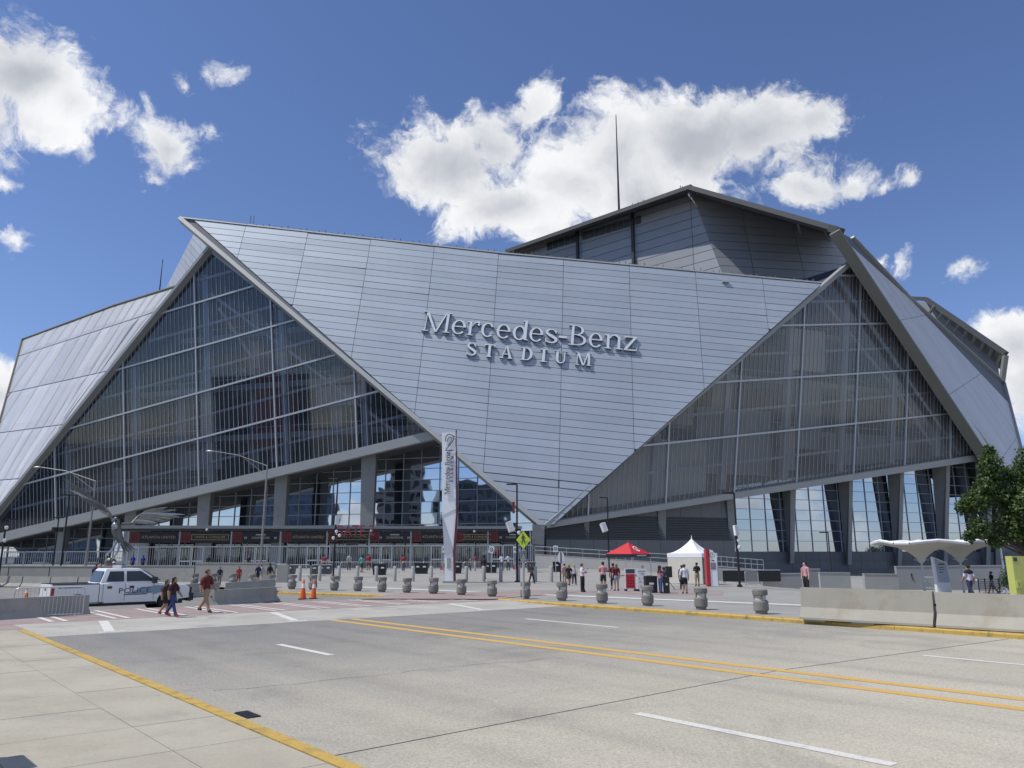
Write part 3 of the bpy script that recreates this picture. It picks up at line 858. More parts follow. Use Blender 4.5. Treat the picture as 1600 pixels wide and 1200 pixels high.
for i in range(len(strips)-1):
    c0 = list(elp)
    for idx, sg in ((i, -1), (i+1, 1)):
        if strips[idx]:
            a, b = strips[idx]; d = (a-b) if a.y > b.y else (b-a); c0 = half(c0, a, d, sg)
            if len(c0) < 3: break
    if len(c0) < 3: continue
    for j in range(len(rws)-1):
        c = list(c0)
        for idx, sg in ((j, -1), (j+1, 1)):
            if rws[idx] and len(c) > 2:
                a, b = rws[idx]; d = (b-a) if b.x > a.x else (a-b); c = half(c, a, d, sg)
        if area(c) < 0.6: continue
        c = inset(c, 0.09)
        if area(c) < 0.5: continue
        # a foil cushion: flat rim, slightly raised and tilted field
        ctr = sum(c, Vector((0, 0)))/len(c); k = 0.7
        inn = [ctr + (p-ctr)*k for p in c]
        tx, ty = random.uniform(-1, 1)*0.02, random.uniform(-1, 1)*0.02
        m = MB(); n = len(c)
        m.add([ELF.to3(p, -0.05) for p in c] + [ELF.to3(p, 0.10 + (p-ctr).x*tx + (p-ctr).y*ty) for p in inn],
              [list(range(n, 2*n))] + [(a, (a+1) % n, n+(a+1) % n, n+a) for a in range(n)])
        sbuild(m, 'foil_cushion', MATS['etfe'], el)
m = MB(); m.beam(ELF.P(36, 530), ELF.P(-60, 880), 0.3, 0.6, ELF.N); m.beam(ELF.P(36, 530), ELF.P(180, 477), 0.2, 0.5, ELF.N, 0.2); m.beam(ELF.P(180, 477), ELF.P(286, 444), 0.2, 0.5, ELF.N, 0.2); sbuild(m, 'edge_trim', MATS['trim_olive'], el)
# wing seen edge-on behind it
BWF = Fr.pts(DP(303, 366, 132), DP(331, 396, 124), DP(258, 452, 150))
bw = pe(BWF, ccw([BWF.p2(*p) for p in ((303, 364), (334, 398), (300, 440), (258, 452))]), 'west_wing', MATS['clad_back'], -0.1, -0.6, None)
bp_ = ccw([BWF.p2(*p) for p in ((303, 364), (334, 398), (300, 440), (258, 452))])
d_ = (BWF.p2(331, 396) - BWF.p2(303, 366)).normalized(); o_ = BWF.p2(303, 364); nd_ = Vector((d_.y, -d_.x))
for k in range(-30, 30):
    q_ = [o_ - d_*60 + nd_*(k*1.3), o_ + d_*60 + nd_*(k*1.3), o_ + d_*60 + nd_*((k+1)*1.3), o_ - d_*60 + nd_*((k+1)*1.3)]
    c = inset(clip(ccw(q_), bp_), 0.06)
    if area(c) > .3: pe(BWF, c, 'cladding_panel', MATS['etfe'], -0.08, 0, bw)

# ================================================================ GROUND, STREET, PLAZA
def ground_mat(name, cols, sc, spots=0.0, aggregate=0.0, patch=None, joints=None, rough=0.85, bump=0.25, streak=None, near=None, tracks=None):
    m = bpy.data.materials.new(name); m.use_nodes = True; nt = m.node_tree; g = NG(nt)
    b = nt.nodes['Principled BSDF']; b.inputs['Specular IOR Level'].default_value = 0.25
    pos = g.n('ShaderNodeNewGeometry').outputs['Position']
    mp = g.n('ShaderNodeMapping'); mp.inputs['Rotation'].default_value = (0, 0, -math.atan2(RD.y, RD.x)); nt.links.new(pos, mp.inputs['Vector'])
    p = mp.outputs[0]      # x now runs along the street
    f = g.ss(g.noise(pos, sc, 6, 0.6), 0.32, 0.68)
    c = g.mix(f, c4(cols[0]), c4(cols[1]))
    if streak:
        st_ = g.n('ShaderNodeMapping'); st_.inputs['Scale'].default_value = (0.05, 0.8, 1); nt.links.new(p, st_.inputs['Vector'])
        f = g.ss(g.noise(st_.outputs[0], 1.0, 5, 0.6), 0.40, 0.66)
        c = g.mix(g.m('MULTIPLY', f, streak[1]), c, c4(streak[0]))
    if patch:
        f = g.ss(g.noise(p, patch[1], 6, 0.65, 0.8), 0.52, 0.66)
        c = g.mix(g.m('MULTIPLY', f, patch[2]), c, c4(patch[0]))
    if aggregate:
        vo = g.n('ShaderNodeTexVoronoi'); vo.inputs['Scale'].default_value = 60.0; nt.links.new(pos, vo.inputs['Vector'])
        v = g.n('ShaderNodeSeparateColor'); nt.links.new(vo.outputs['Color'], v.inputs[0])
        n_ = g.noise(pos, 21.0, 3, 0.7)
        k = g.m('ADD', g.m('MULTIPLY', g.m('SUBTRACT', v.outputs[0], 0.5), aggregate), g.m('MULTIPLY', g.m('SUBTRACT', n_, 0.5), aggregate*2.2))
        k = g.m('ADD', k, 1.0)
        cb = g.n('ShaderNodeCombineXYZ')
        for i in range(3): nt.links.new(k, cb.inputs[i])
        c = g.mix(1.0, c, cb.outputs[0], 'MULTIPLY')
    if tracks:      # darker wheel paths in every lane
        sy_ = g.n('ShaderNodeSeparateXYZ'); nt.links.new(p, sy_.inputs[0]); tt = g.m('MULTIPLY', sy_.outputs[1], -1.0); tot_ = None
        for tl in tracks:
            dd = g.m('ABSOLUTE', g.m('SUBTRACT', g.m('ABSOLUTE', g.m('SUBTRACT', tt, tl)), 0.85))
            e_ = g.ss(dd, 0.55, 0.0); tot_ = e_ if tot_ is None else g.m('MAXIMUM', tot_, e_)
        st2_ = g.n('ShaderNodeMapping'); st2_.inputs['Scale'].default_value = (0.12, 0.9, 1); nt.links.new(p, st2_.inputs['Vector'])
        tot_ = g.m('MULTIPLY', tot_, g.ss(g.noise(st2_.outputs[0], 1.0, 5, 0.6), 0.3, 0.65))
        c = g.mix(g.m('MULTIPLY', tot_, 0.5), c, g.mix(1.0, c, (0.74, 0.74, 0.75, 1), 'MULTIPLY'))
    if near:  # extra brightness and warmth towards the camera, put into the colour
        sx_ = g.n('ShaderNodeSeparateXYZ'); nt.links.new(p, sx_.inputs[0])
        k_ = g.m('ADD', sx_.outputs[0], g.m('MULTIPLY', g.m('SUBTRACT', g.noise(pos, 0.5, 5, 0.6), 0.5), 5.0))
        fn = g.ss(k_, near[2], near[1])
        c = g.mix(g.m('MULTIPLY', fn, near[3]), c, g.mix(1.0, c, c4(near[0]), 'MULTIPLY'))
    if spots:
        f = g.m('MAXIMUM', g.ss(g.noise(pos, 4.3, 2, 0.5), 0.73, 0.78), g.ss(g.noise(pos, 13.0, 2, 0.5), 0.74, 0.78))
        c = g.mix(g.m('MULTIPLY', f, spots), c, (0.06, 0.058, 0.055, 1))
    if joints:
        sx = g.n('ShaderNodeSeparateXYZ'); nt.links.new(p, sx.inputs[0])
        tot = None
        for ax, sp in ((0, joints[0]), (1, joints[1])):
            fr = g.m('FRACT', g.m('DIVIDE', sx.outputs[ax], sp))
            e = g.m('LESS_THAN', fr, joints[2]/sp)
            tot = e if tot is None else g.m('MAXIMUM', tot, e)
        c = g.mix(g.m('MULTIPLY', tot, joints[3]), c, (0.10, 0.10, 0.095, 1))
    nt.links.new(c, b.inputs['Base Color'])
    b.inputs['Roughness'].default_value = rough
    if bump:
        bp = g.n('ShaderNodeBump'); bp.inputs['Strength'].default_value = bump; bp.inputs['Distance'].default_value = 0.01
        nt.links.new(g.noise(pos, 45.0, 4, 0.65), bp.inputs['Height']); nt.links.new(bp.outputs[0], b.inputs['Normal'])
    MATS[name] = m
    return m
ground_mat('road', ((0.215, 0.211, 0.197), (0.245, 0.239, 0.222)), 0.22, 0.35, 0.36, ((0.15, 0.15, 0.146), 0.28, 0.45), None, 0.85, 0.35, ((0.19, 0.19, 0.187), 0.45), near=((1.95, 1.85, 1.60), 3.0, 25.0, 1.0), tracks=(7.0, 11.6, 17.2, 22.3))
ground_mat('plaza', ((0.275, 0.27, 0.255), (0.32, 0.315, 0.30)), 0.15, 0.25, 0.12, ((0.20, 0.20, 0.195), 0.12, 0.6), (4.5, 4.5, 0.05, 0.5))
ground_mat('slab', ((0.355, 0.328, 0.262), (0.41, 0.383, 0.31)), 0.6, 0.4, 0.10, ((0.29, 0.275, 0.24), 0.45, 0.5), None, 0.85, 0.15)
ground_mat('ramp', ((0.36, 0.345, 0.31), (0.43, 0.415, 0.375)), 0.5, 0.1, 0.10, ((0.27, 0.265, 0.25), 0.6, 0.6))
ground_mat('brick_red', ((0.27, 0.21, 0.20), (0.33, 0.265, 0.25)), 0.8, 0.0, 0.15, ((0.31, 0.28, 0.265), 0.5, 0.6))
ground_mat('dirt', ((0.16, 0.155, 0.14), (0.21, 0.205, 0.19)), 0.05)
def paint_mat(name, col, wear, under, lo=0.5):
    m = bpy.data.materials.new(name); m.use_nodes = True; nt = m.node_tree; g = NG(nt)
    b = nt.nodes['Principled BSDF']; pos = g.n('ShaderNodeNewGeometry').outputs['Position']
    f = g.ss(g.noise(pos, 3.0, 8, 0.7), lo, lo+0.25)
    f2 = g.ss(g.noise(pos, 35.0, 3, 0.7), 0.45, 0.7)
    w = g.m('MULTIPLY', g.m('MAXIMUM', f, g.m('MULTIPLY', f2, 0.6)), wear)
    nt.links.new(g.mix(w, c4(col), c4(under)), b.inputs['Base Color']); b.inputs['Roughness'].default_value = 0.75
    MATS[name] = m; return m
paint_mat('paint_white', (0.64, 0.63, 0.58), 0.75, (0.28, 0.275, 0.265))
paint_mat('paint_yellow', (0.60, 0.37, 0.085), 0.6, (0.29, 0.255, 0.19))
paint_mat('kerb_yellow', (0.52, 0.345, 0.075), 0.8, (0.20, 0.16, 0.07), 0.43)
mk('iron', (0.03, 0.03, 0.03), 0.6, 0.4)

def region(name, poly, hfun, mat, step, dz=0.0, kind='structure'):
    """a sheet over a world polygon that follows the lie of the land"""
    xs = [p[0] for p in poly]; ys = [p[1] for p in poly]
    pts = []; n0 = 0
    bnd = []
    for i in range(len(poly)):
        a, b = Vector(poly[i]), Vector(poly[(i+1) % len(poly)])
        k = max(1, int((b-a).length/step)) if (b-a).length < 400 else 1
        for j in range(k): bnd.append(a.lerp(b, j/k))
    edges = [(i, (i+1) % len(bnd)) for i in range(len(bnd))]
    pts = list(bnd)
    x = min(xs) + step*0.37
    while x < max(xs):
        y = min(ys) + step*0.41
        while y < max(ys):
            pts.append(Vector((x, y))); y += step
        x += step
    vs, es, fs, *_ = delaunay_2d_cdt(pts, edges, [list(range(len(bnd)))], 1, 1e-4)
    m = MB(); m.add([(v.x, v.y, hfun(v.x, v.y)+dz) for v in vs], [list(f) for f in fs])
    me_ob = m.build(name, mat, fix=False)
    # faces must look up
    for p in me_ob.data.polygons:
        if p.normal.z < 0: me_ob.data.flip_normals(); break
    for p in me_ob.data.polygons: p.use_smooth = True
    return tag(me_ob, kind=kind)

def stp(l): return [st2w(*p) for p in l]
g_ = MB(); g_.sheet([(-4000, -4000, -1.7), (4000, -4000, -1.7), (4000, 4000, -1.7), (-4000, 4000, -1.7)])
tag(g_.build('ground', MATS['dirt'], fix=False), kind='structure')
KR, KN = 25.2, 4.50
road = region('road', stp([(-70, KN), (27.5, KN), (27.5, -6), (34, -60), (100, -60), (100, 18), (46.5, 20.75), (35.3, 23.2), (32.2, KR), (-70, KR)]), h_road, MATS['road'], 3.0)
plaza = region('plaza', stp([(-70, KR+0.45), (32.3, KR+0.45), (35.4, 23.6), (46.6, 21.15), (100, 18.3)]) + [(-140, 150), (260, 230), (200, 20)], h_plaza, MATS['plaza'], 3.5)
# kerbs in lengths
def kerb_run(name, pts, mat, h=h_road, w=0.45, top=0.14, seg=2.6):
    par = None
    root = bpy.data.objects.new(name, None); COL.objects.link(root); root['kind'] = 'structure'
    for i in range(len(pts)-1):
        a, b = Vector(pts[i]), Vector(pts[i+1]); L = (b-a).length; n = max(1, int(round(L/seg)))
        d = (b-a).normalized(); nrm = Vector((d.y, -d.x))
        for k in range(n):
            p, q = a.lerp(b, k/n) + d*0.006, a.lerp(b, (k+1)/n) - d*0.006
            m = MB(); z0, z1 = h(*p), h(*q)
            r = 0.035
            prof = [(0.0, -0.25), (0.0, top-r), (r, top), (w, top), (w, -0.25)]
            va = [Vector((p.x + nrm.x*o, p.y + nrm.y*o, z0+z)) for o, z in prof]
            vb = [Vector((q.x + nrm.x*o, q.y + nrm.y*o, z1+z)) for o, z in prof]
            N_ = len(prof)
            m.add(va+vb, [(i_, i_+1, N_+i_+1, N_+i_) for i_ in range(N_-1)] + [list(range(N_)), list(range(N_, 2*N_))])
            m.build('kerb_stone', mat, root)
    return root
kr = [st2w(-70, KR), st2w(32.2, KR)]
kerb_run('kerb_far', kr, MATS['kerb_yellow'])
kerb_run('kerb_plaza', [st2w(35.3, 23.2), st2w(46.5, 20.75)], MATS['kerb_yellow'])
kerb_run('kerb_near', [st2w(27.4, KN), st2w(-30, KN)], MATS['kerb_yellow'], w=0.22, top=0.134, seg=3.0)
# sidewalk on our side, slab by slab
sw = MB(); sw.add([(*st2w(-30, KN-0.23), 0.02), (*st2w(27.4, KN-0.23), 0.02), (*st2w(27.4, -30), 0.02), (*st2w(-30, -30), 0.02)], [(0, 1, 2, 3)])
sidewalk = tag(sw.build('sidewalk', MATS['iron']), kind='structure')
tcols = [KN-0.235, 3.18, 1.6, 0.0, -1.6, -3.3, -5.0, -8.5, -12]
cach = {}
for j in range(len(tcols)-1):
    for i in range(24):
        s0 = -9.9 + i*1.62 + 0.10; s1 = s0 + 1.62
        if s1 > 27.4: s1 = 27.38
        if s0 > 27.2: continue
        t1, t0 = tcols[j], tcols[j+1]; g0 = 0.006; zz = 0.128 + random.uniform(-0.0015, 0.0015)
        m = MB(); q = [st2w(s0+g0, t0+g0), st2w(s1-g0, t0+g0), st2w(s1-g0, t1-g0), st2w(s0+g0, t1-g0)]
        m.prism([(*p, 0.0) for p in q], (0, 0, zz)); m.build('paving_slab', MATS['slab'], sidewalk)
# the dropped kerb at the crossing is a gentle slope
m = MB(); m.add([(*st2w(31.5, KR-.05), 0.106), (*st2w(35.35, 23.15), 0.106), (*st2w(36.4, 24.2), 0.139), (*st2w(32.0, KR+1.2), 0.139)], [(0, 1, 2, 3)])
tag(m.build('dropped_kerb', MATS['brick_red']), kind='structure')
# lane paint
def mark(name, quad, mat, z=0.005, h=h_road):
    m = MB(); m.add([(*p, h(*p)+z) for p in quad], [(0, 1, 2, 3)]); o = m.build(name, mat)
    if o.data.polygons[0].normal.z < 0: o.data.flip_normals()
    return tag(o, kind='structure')
def along(s0, s1, t, w, mat, t2=None):
    t2 = t if t2 is None else t2
    mark('lane_marking', stp([(s0, t-w/2), (s1, t2-w/2), (s1, t2+w/2), (s0, t+w/2)]), mat)
along(-50, 26.4, 14.75, 0.30, MATS['paint_yellow'], 13.72); along(-50, 25.9, 16.05, 0.30, MATS['paint_yellow'], 14.50)
for (s0, s1, t) in ((8.05, 4.3, 9.3), (20.0, 17.1, 9.05), (21.9, 17.4, 19.35), (8.1, 3.6, 19.5), (-4, -8, 9.4), (-6, -10, 19.5)):
    along(s0, s1, t, 0.19, MATS['paint_white'])
# tarred joint across the street and patches
mark('road_joint', stp([(8.72, KN+.1), (9.0, 14.7), (9.015, 14.7), (8.74, KN+.1)]), MATS['iron'], 0.004)
mark('road_joint', stp([(9.0, 14.7), (8.05, KR-.1), (8.075, KR-.1), (9.02, 14.7)]), MATS['iron'], 0.004)
# sealed cracks
for (s0, t0, s1, t1, sd_) in ((14, 5.2, 13.2, 12.8, 1), (23.8, 15.5, 22.9, 24.8, 4), (9.4, 20.5, 16.8, 21.2, 5)):
    rg = random.Random(sd_); n_ = 40; pts_ = []
    off = 0.0
    for i_ in range(n_+1):
        off += rg.gauss(0, 0.06); off *= 0.96; f_ = i_/n_; pts_.append(Vector((s0+(s1-s0)*f_ + off, t0+(t1-t0)*f_ + rg.gauss(0, .02))))
    m = MB()
    for i_ in range(n_):
        a_, b_ = pts_[i_], pts_[i_+1]; w_ = rg.uniform(.004, .010)
        m.add([(*st2w(a_.x-w_, a_.y), .0035), (*st2w(b_.x-w_, b_.y), .0035), (*st2w(b_.x+w_, b_.y), .0035), (*st2w(a_.x+w_, a_.y), .0035)], [(0, 1, 2, 3)])
    tag(m.build('road_crack', mk('crack_seal', (0.15, 0.15, 0.147), 0.8, 0, 0.1, 5)), kind='structure')
# storm drain at the near kerb
dr = tag(MB().add([(*p, 0.006) for p in stp([(11.42, KN+.26), (11.92, KN+.26), (11.92, KN+.48), (11.42, KN+.48)])], [(0, 1, 2, 3)]).build('storm_drain', MATS['iron']), 'dark iron storm drain in the gutter beside the yellow kerb line', 'drain')
for i in range(6):
    a, b = st2w(11.46+i*0.085, KN+.27), st2w(11.46+i*0.085, KN+.47)
    MB().beam((*a, 0.012), (*b, 0.012), 0.03, 0.02).build('grate_bar', mk('grate', (0.10, 0.10, 0.10), 0.5, 0.6), dr)
# raised crossing: pale ramp, red table, white bars
CW0, CW1, CW2 = 26.0, 29.9, 35.4
m = MB(); m.add([(*st2w(CW0, KN), 0.004), (*st2w(CW0, KR), 0.004), (*st2w(CW1, KR), 0.10), (*st2w(CW1, KN), 0.10)], [(0, 1, 2, 3)])
tag(m.build('crossing_ramp', MATS['ramp']), kind='structure')
def h_table(x, y): return 0.105
m = MB(); m.add([(*st2w(CW1, -9), 0.102), (*st2w(CW1, KR), 0.102), (*st2w(CW2, KR), 0.102), (*st2w(CW2, 22), 0.102), (*st2w(CW2, -9), 0.102)], [(0, 1, 2, 3, 4)])
tag(m.build('crossing_table', MATS['brick_red']), kind='structure')
m = MB(); m.add([(*st2w(27.39, -9), 0.126), (*st2w(27.39, KN), 0.126), (*st2w(CW1, KN), 0.103), (*st2w(CW1, -9), 0.103)], [(0, 1, 2, 3)])
tag(m.build('crossing_apron', MATS['brick_red']), kind='structure')
m = MB(); m.add([(*st2w(CW2, -9), 0.100), (*st2w(CW2, KR), 0.100), (*st2w(CW2+1.6, 23.0), -0.02), (*st2w(CW2+1.6, -9), -0.02)], [(0, 1, 2, 3)])
tag(m.build('crossing_ramp', MATS['ramp']), kind='structure')
k = 0; t = 5.6
while t < 24.6:
    for dt in (0.0, 0.42):
        mark('crossing_bar', stp([(CW1+0.35, t+dt), (CW2-0.35, t+dt), (CW2-0.35, t+dt+0.17), (CW1+0.35, t+dt+0.17)]), MATS['paint_white'], 0.006, h_table)
    t += 1.95
def h_ramp(x, y):
    s, _ = w2st(x, y); return 0.004 + 0.096*(s-CW0)/(CW1-CW0)
for t in (6.2, 12.2, 20.6):
    mark('crossing_arrow', stp([(CW0+0.25, t), (CW0+0.25, t+0.75), (CW0+0.45, t+0.75), (CW0+0.45, t)]), MATS['paint_white'], 0.006, h_ramp)
    mark('crossing_arrow', stp([(CW0+0.5, t+0.2), (CW1-0.25, t+0.75), (CW1-0.25, t+1.05), (CW0+0.5, t+0.5)]), MATS['paint_white'], 0.006, h_ramp)
# tan squares set in the red apron and the apron itself
mark('apron', [Vector(p[:2]) for p in (GP(560, 936), GP(640, 925), GP(905, 925), GP(770, 936.5))], MATS['brick_red'], 0.02, h_plaza)
# plaza paint: pale line and red band
def px_band(name, pts_top, pts_bot, mat, z):
    n = 14
    for i in range(n):
        def lp(l, t): return (l[0][0] + (l[1][0]-l[0][0])*t, l[0][1] + (l[1][1]-l[0][1])*t)
        a, b = lp(pts_top, i/n), lp(pts_top, (i+1)/n); c, d = lp(pts_bot, (i+1)/n), lp(pts_bot, i/n)
        yield [GP(*a), GP(*b), GP(*c), GP(*d)]
def band(name, top, bot, mat, z):
    m = MB()
    for q in px_band(name, top, bot, mat, z): m.add([p + Vector((0, 0, z)) for p in q], [(0, 1, 2, 3)])
    o = m.build(name, mat)
    if o.data.polygons[0].normal.z < 0: o.data.flip_normals()
    return tag(o, kind='structure')
band('plaza_line', ((560, 917.0), (1262, 945.5)), ((560, 918.2), (1262, 947.4)), MATS['paint_white'], 0.014)
band('red_band', ((800, 922.2), (1130, 923.2)), ((800, 927), (1130, 930)), MATS['brick_red'], 0.007)

# ================================================================ LETTERING
def ring(cx, cy, rx, ry, tx, ty, a0, a1, n=22):
    o, i = [], []
    for k in range(n+1):
        a = R(a0 + (a1-a0)*k/n)
        o.append(Vector((cx + rx*math.cos(a), cy + ry*math.sin(a)))); i.append(Vector((cx + (rx-tx)*math.cos(a), cy + (ry-ty)*math.sin(a))))
    return [[o[k], o[k+1], i[k+1], i[k]] for k in range(n)]
def rect(x0, x1, y0, y1): return [[Vector((x0, y0)), Vector((x1, y0)), Vector((x1, y1)), Vector((x0, y1))]]
def pol(*p): return [[Vector(q) for q in p]]
def ball(x, y, r): return [[Vector((x + r*math.cos(R(30*k)), y + r*math.sin(R(30*k)))) for k in range(12)]]
def sweep(pts, ws, n=6):
    P, W = [], []
    for i in range(len(pts)-1):
        p0, p1, p2, p3 = [Vector(pts[max(0, min(len(pts)-1, i+k))]) for k in (-1, 0, 1, 2)]
        for k in range(n):
            t = k/n
            P.append(0.5*((2*p1) + (p2-p0)*t + (2*p0-5*p1+4*p2-p3)*t*t + (3*p1-p0-3*p2+p3)*t**3)); W.append(ws[i]*(1-t)+ws[i+1]*t)
    P.append(Vector(pts[-1])); W.append(ws[-1])
    a, b = [], []
    for i in range(len(P)):
        d = (P[min(i+1, len(P)-1)] - P[max(i-1, 0)]).normalized(); nr = Vector((-d.y, d.x))
        a.append(P[i] + nr*W[i]/2); b.append(P[i] - nr*W[i]/2)
    return [[a[i], a[i+1], b[i+1], b[i]] for i in range(len(P)-1)]
def glyph(c, w, bold=1.0):
    """strips of a bookish serif letter, cap height 1, body width w"""
    K, k = 0.112*bold, 0.04*bold; xh = 0.70; o = []
    if c == 'M':
        o += [pol((0.10*w, k), (0.10*w+k, k), (0.10*w+k, 1-k), (0.10*w, 1-k)), pol((0.07*w, 1), (0.07*w+K*1.15, 1), (0.50*w+K*0.42, 0), (0.50*w-K*0.42, 0)),
              pol((0.50*w, 0.06), (0.50*w+k*1.4, 0), (0.84*w, 1), (0.84*w-k*1.6, 1)), rect(0.92*w-K, 0.92*w, k, 1-k*.5), rect(0, 0.24*w, 0, k), rect(0.92*w-K-0.07*w, w, 0, k), rect(0.82*w, w, 1-k, 1), rect(0, 0.13*w, 1-k, 1)]
    elif c == 'e':
        o += [ring(w/2, xh/2, w/2, xh/2+0.01, K, k*1.3, 0, 322, 30), rect(K*0.7, w-0.02, xh*0.50, xh*0.50+k*1.2)]
    elif c == 'c':
        o += [ring(w/2, xh/2, w/2, xh/2+0.01, K, k*1.4, 50, 318, 28), ball(w*0.80, xh*0.80, K*0.5)]
    elif c == 'r':
        o += [rect(0.14*w, 0.14*w+K, k, xh), rect(0, 0.14*w+K+0.14*w, 0, k), pol((0, xh-k*1.6), (0.14*w, xh-k*1.6), (0.14*w, xh), (0, xh-k*.4)), sweep([(0.14*w+K*0.9, xh*0.62), (0.55*w, xh*0.90), (0.78*w, xh*0.98), (0.92*w, xh*0.90)], [k, k*1.2, k*2.2, k*2.4]), ball(w*0.86, xh*0.80, K*0.50)]
    elif c == 'd':
        o += [ring(w*0.42, xh/2, w*0.42, xh/2+0.01, K, k*1.4, 0, 360, 32), rect(0.88*w-K, 0.88*w, 0.02, 1.0), pol((0.88*w, 0.0), (w, 0.02), (w, k), (0.88*w, k*1.4)), pol((0.62*w, 1-k*1.4), (0.88*w-K, 1-k*1.6), (0.88*w-K, 1), (0.62*w, 1-k*.3))]
    elif c in 'sS':
        h = xh if c == 's' else 1.0
        o += [sweep([(0.84*w, 0.78*h), (0.70*w, 0.93*h), (0.46*w, 0.975*h), (0.22*w, 0.90*h), (0.14*w, 0.74*h), (0.30*w, 0.60*h), (0.60*w, 0.47*h), (0.84*w, 0.34*h), (0.90*w, 0.20*h), (0.72*w, 0.06*h), (0.46*w, 0.025*h), (0.20*w, 0.09*h), (0.10*w, 0.26*h)], [k, k*1.1, k*1.1, K*.8, K*1.0, K*1.1, K*1.2, K*1.1, K*1.0, K*.7, k*1.1, k*1.2, k]),
              pol((0.84*w-k*.3, 0.70*h), (0.90*w, 0.70*h), (0.90*w, h), (0.86*w, h)), pol((0.04*w, 0), (0.09*w, 0), (0.13*w, 0.32*h), (0.05*w, 0.32*h))]
    elif c == '-':
        o += [rect(0.04*w, 0.96*w, 0.30, 0.40)]
    elif c == 'B':
        o += [rect(0.15*w, 0.15*w+K, 0.0, 1.0), ring(0.42*w, 0.755, 0.42*w, 0.245, K*.95, k, -90, 90, 18), ring(0.46*w, 0.27, 0.54*w, 0.27, K*1.1, k, -90, 90, 18),
              rect(0.15*w+K, 0.42*w, 1-k, 1), rect(0.15*w+K, 0.44*w, 0.51, 0.51+k), rect(0.15*w+K, 0.46*w, 0, k), rect(0, 0.15*w, 0, k), rect(0, 0.15*w, 1-k, 1)]
    elif c == 'n':
        o += [rect(0.12*w, 0.12*w+K, k, xh), rect(0, 0.12*w+K+0.10*w, 0, k), pol((0, xh-k*1.6), (0.12*w, xh-k*1.6), (0.12*w, xh), (0, xh-k*.4)),
              sweep([(0.12*w+K*.9, xh*0.70), (0.42*w, xh*0.94), (0.64*w, xh*0.97), (0.88*w-K/2, xh*0.80), (0.88*w-K/2, xh*0.6)], [k, k*1.4, k*2.2, K*.95, K]), rect(0.88*w-K, 0.88*w, k, xh*0.61), rect(0.88*w-K-0.10*w, w, 0, k)]
    elif c == 'z':
        o += [rect(0.03*w, 0.95*w, xh-k*1.4, xh), rect(0, 0.98*w, 0, k*1.4), pol((0.0, k*1.4), (K*1.2, k*1.4), (0.95*w, xh-k*1.4), (0.95*w-K*1.2, xh-k*1.4)), pol((0.03*w, xh-k*1.4), (0.10*w, xh-k*1.4), (0.03*w, xh*0.70)), pol((0.90*w, k*1.4), (0.98*w, k*1.4), (w, xh*0.32))]
    elif c == 'T':
        o += [rect(w/2-K*.6, w/2+K*.6, k, 1-k*1.2), rect(0, w, 1-k*1.3, 1), rect(0.28*w, 0.72*w, 0, k*1.2), pol((0, 1-k*1.3), (0, 0.70), (0.10*w, 1-k*1.3)), pol((w, 1-k*1.3), (0.90*w, 1-k*1.3), (w, 0.70))]
    elif c == 'A':
        o += [pol((0.10*w, k), (0.10*w+k*1.4, k), (0.50*w, 0.93), (0.46*w, 1)), pol((0.44*w, 1), (0.56*w, 1), (0.92*w, k), (0.92*w-K*1.2, k)), rect(0.26*w, 0.72*w, 0.30, 0.30+k*1.2), rect(0, 0.28*w, 0, k*1.2), rect(0.62*w, w, 0, k*1.2)]
    elif c == 'D':
        o += [rect(0.14*w, 0.14*w+K*1.1, 0, 1), ring(0.42*w, 0.5, 0.58*w, 0.5, K*1.2, k*1.2, -90, 90, 22), rect(0.14*w+K*1.1, 0.42*w, 1-k*1.2, 1), rect(0.14*w+K*1.1, 0.42*w, 0, k*1.2), rect(0, 0.14*w, 0, k*1.2), rect(0, 0.14*w, 1-k*1.2, 1)]
    elif c == 'I':
        o += [rect(w/2-K*.6, w/2+K*.6, 0, 1), rect(0, w/2-K*.6, 0, k*1.2), rect(w/2+K*.6, w, 0, k*1.2), rect(0, w/2-K*.6, 1-k*1.2, 1), rect(w/2+K*.6, w, 1-k*1.2, 1)]
    elif c == 'U':
        o += [rect(0.12*w, 0.12*w+K*1.1, 0.30, 1-k), rect(0.84*w-k*1.3, 0.84*w, 0.30, 1-k), ring(0.48*w, 0.31, 0.36*w, 0.31, K*1.1, k*1.5, 180, 300, 14), ring(0.48*w, 0.31, 0.36*w, 0.31, k*1.5, k*1.5, 300, 360, 8), rect(0, 0.34*w, 1-k, 1), rect(0.68*w, w, 1-k, 1)]
    return o
def letter_mesh(c, w, frm, x0, y0, cap, h0, h1, slant_dir, up_dir, mats, parent, bold=1.0, name='letter', builder=None):
    """an upright letter that stands proud of a plane; strips are stepped by a hair so that no two faces coincide"""
    m = MB(); n = 0
    for prim in glyph(c, w/cap, bold):
        n += 1
        for q in prim:
            b = [frm.to3(Vector((x0, y0)) + slant_dir*(p.x*cap) + up_dir*(p.y*cap), h0) for p in q]
            off = frm.N*(h1 - h0 + 0.012*n)
            N_ = len(b); f = [p + off for p in b]
            m.k = 0; m.add(f, [list(range(N_))])
            m.k = 1; m.add(b + f, [(i, (i+1) % N_, N_+(i+1) % N_, N_+i) for i in range(N_)])
    for v in m.V: v -= SO if builder is None else builder
    return m.build(name, mats, parent)

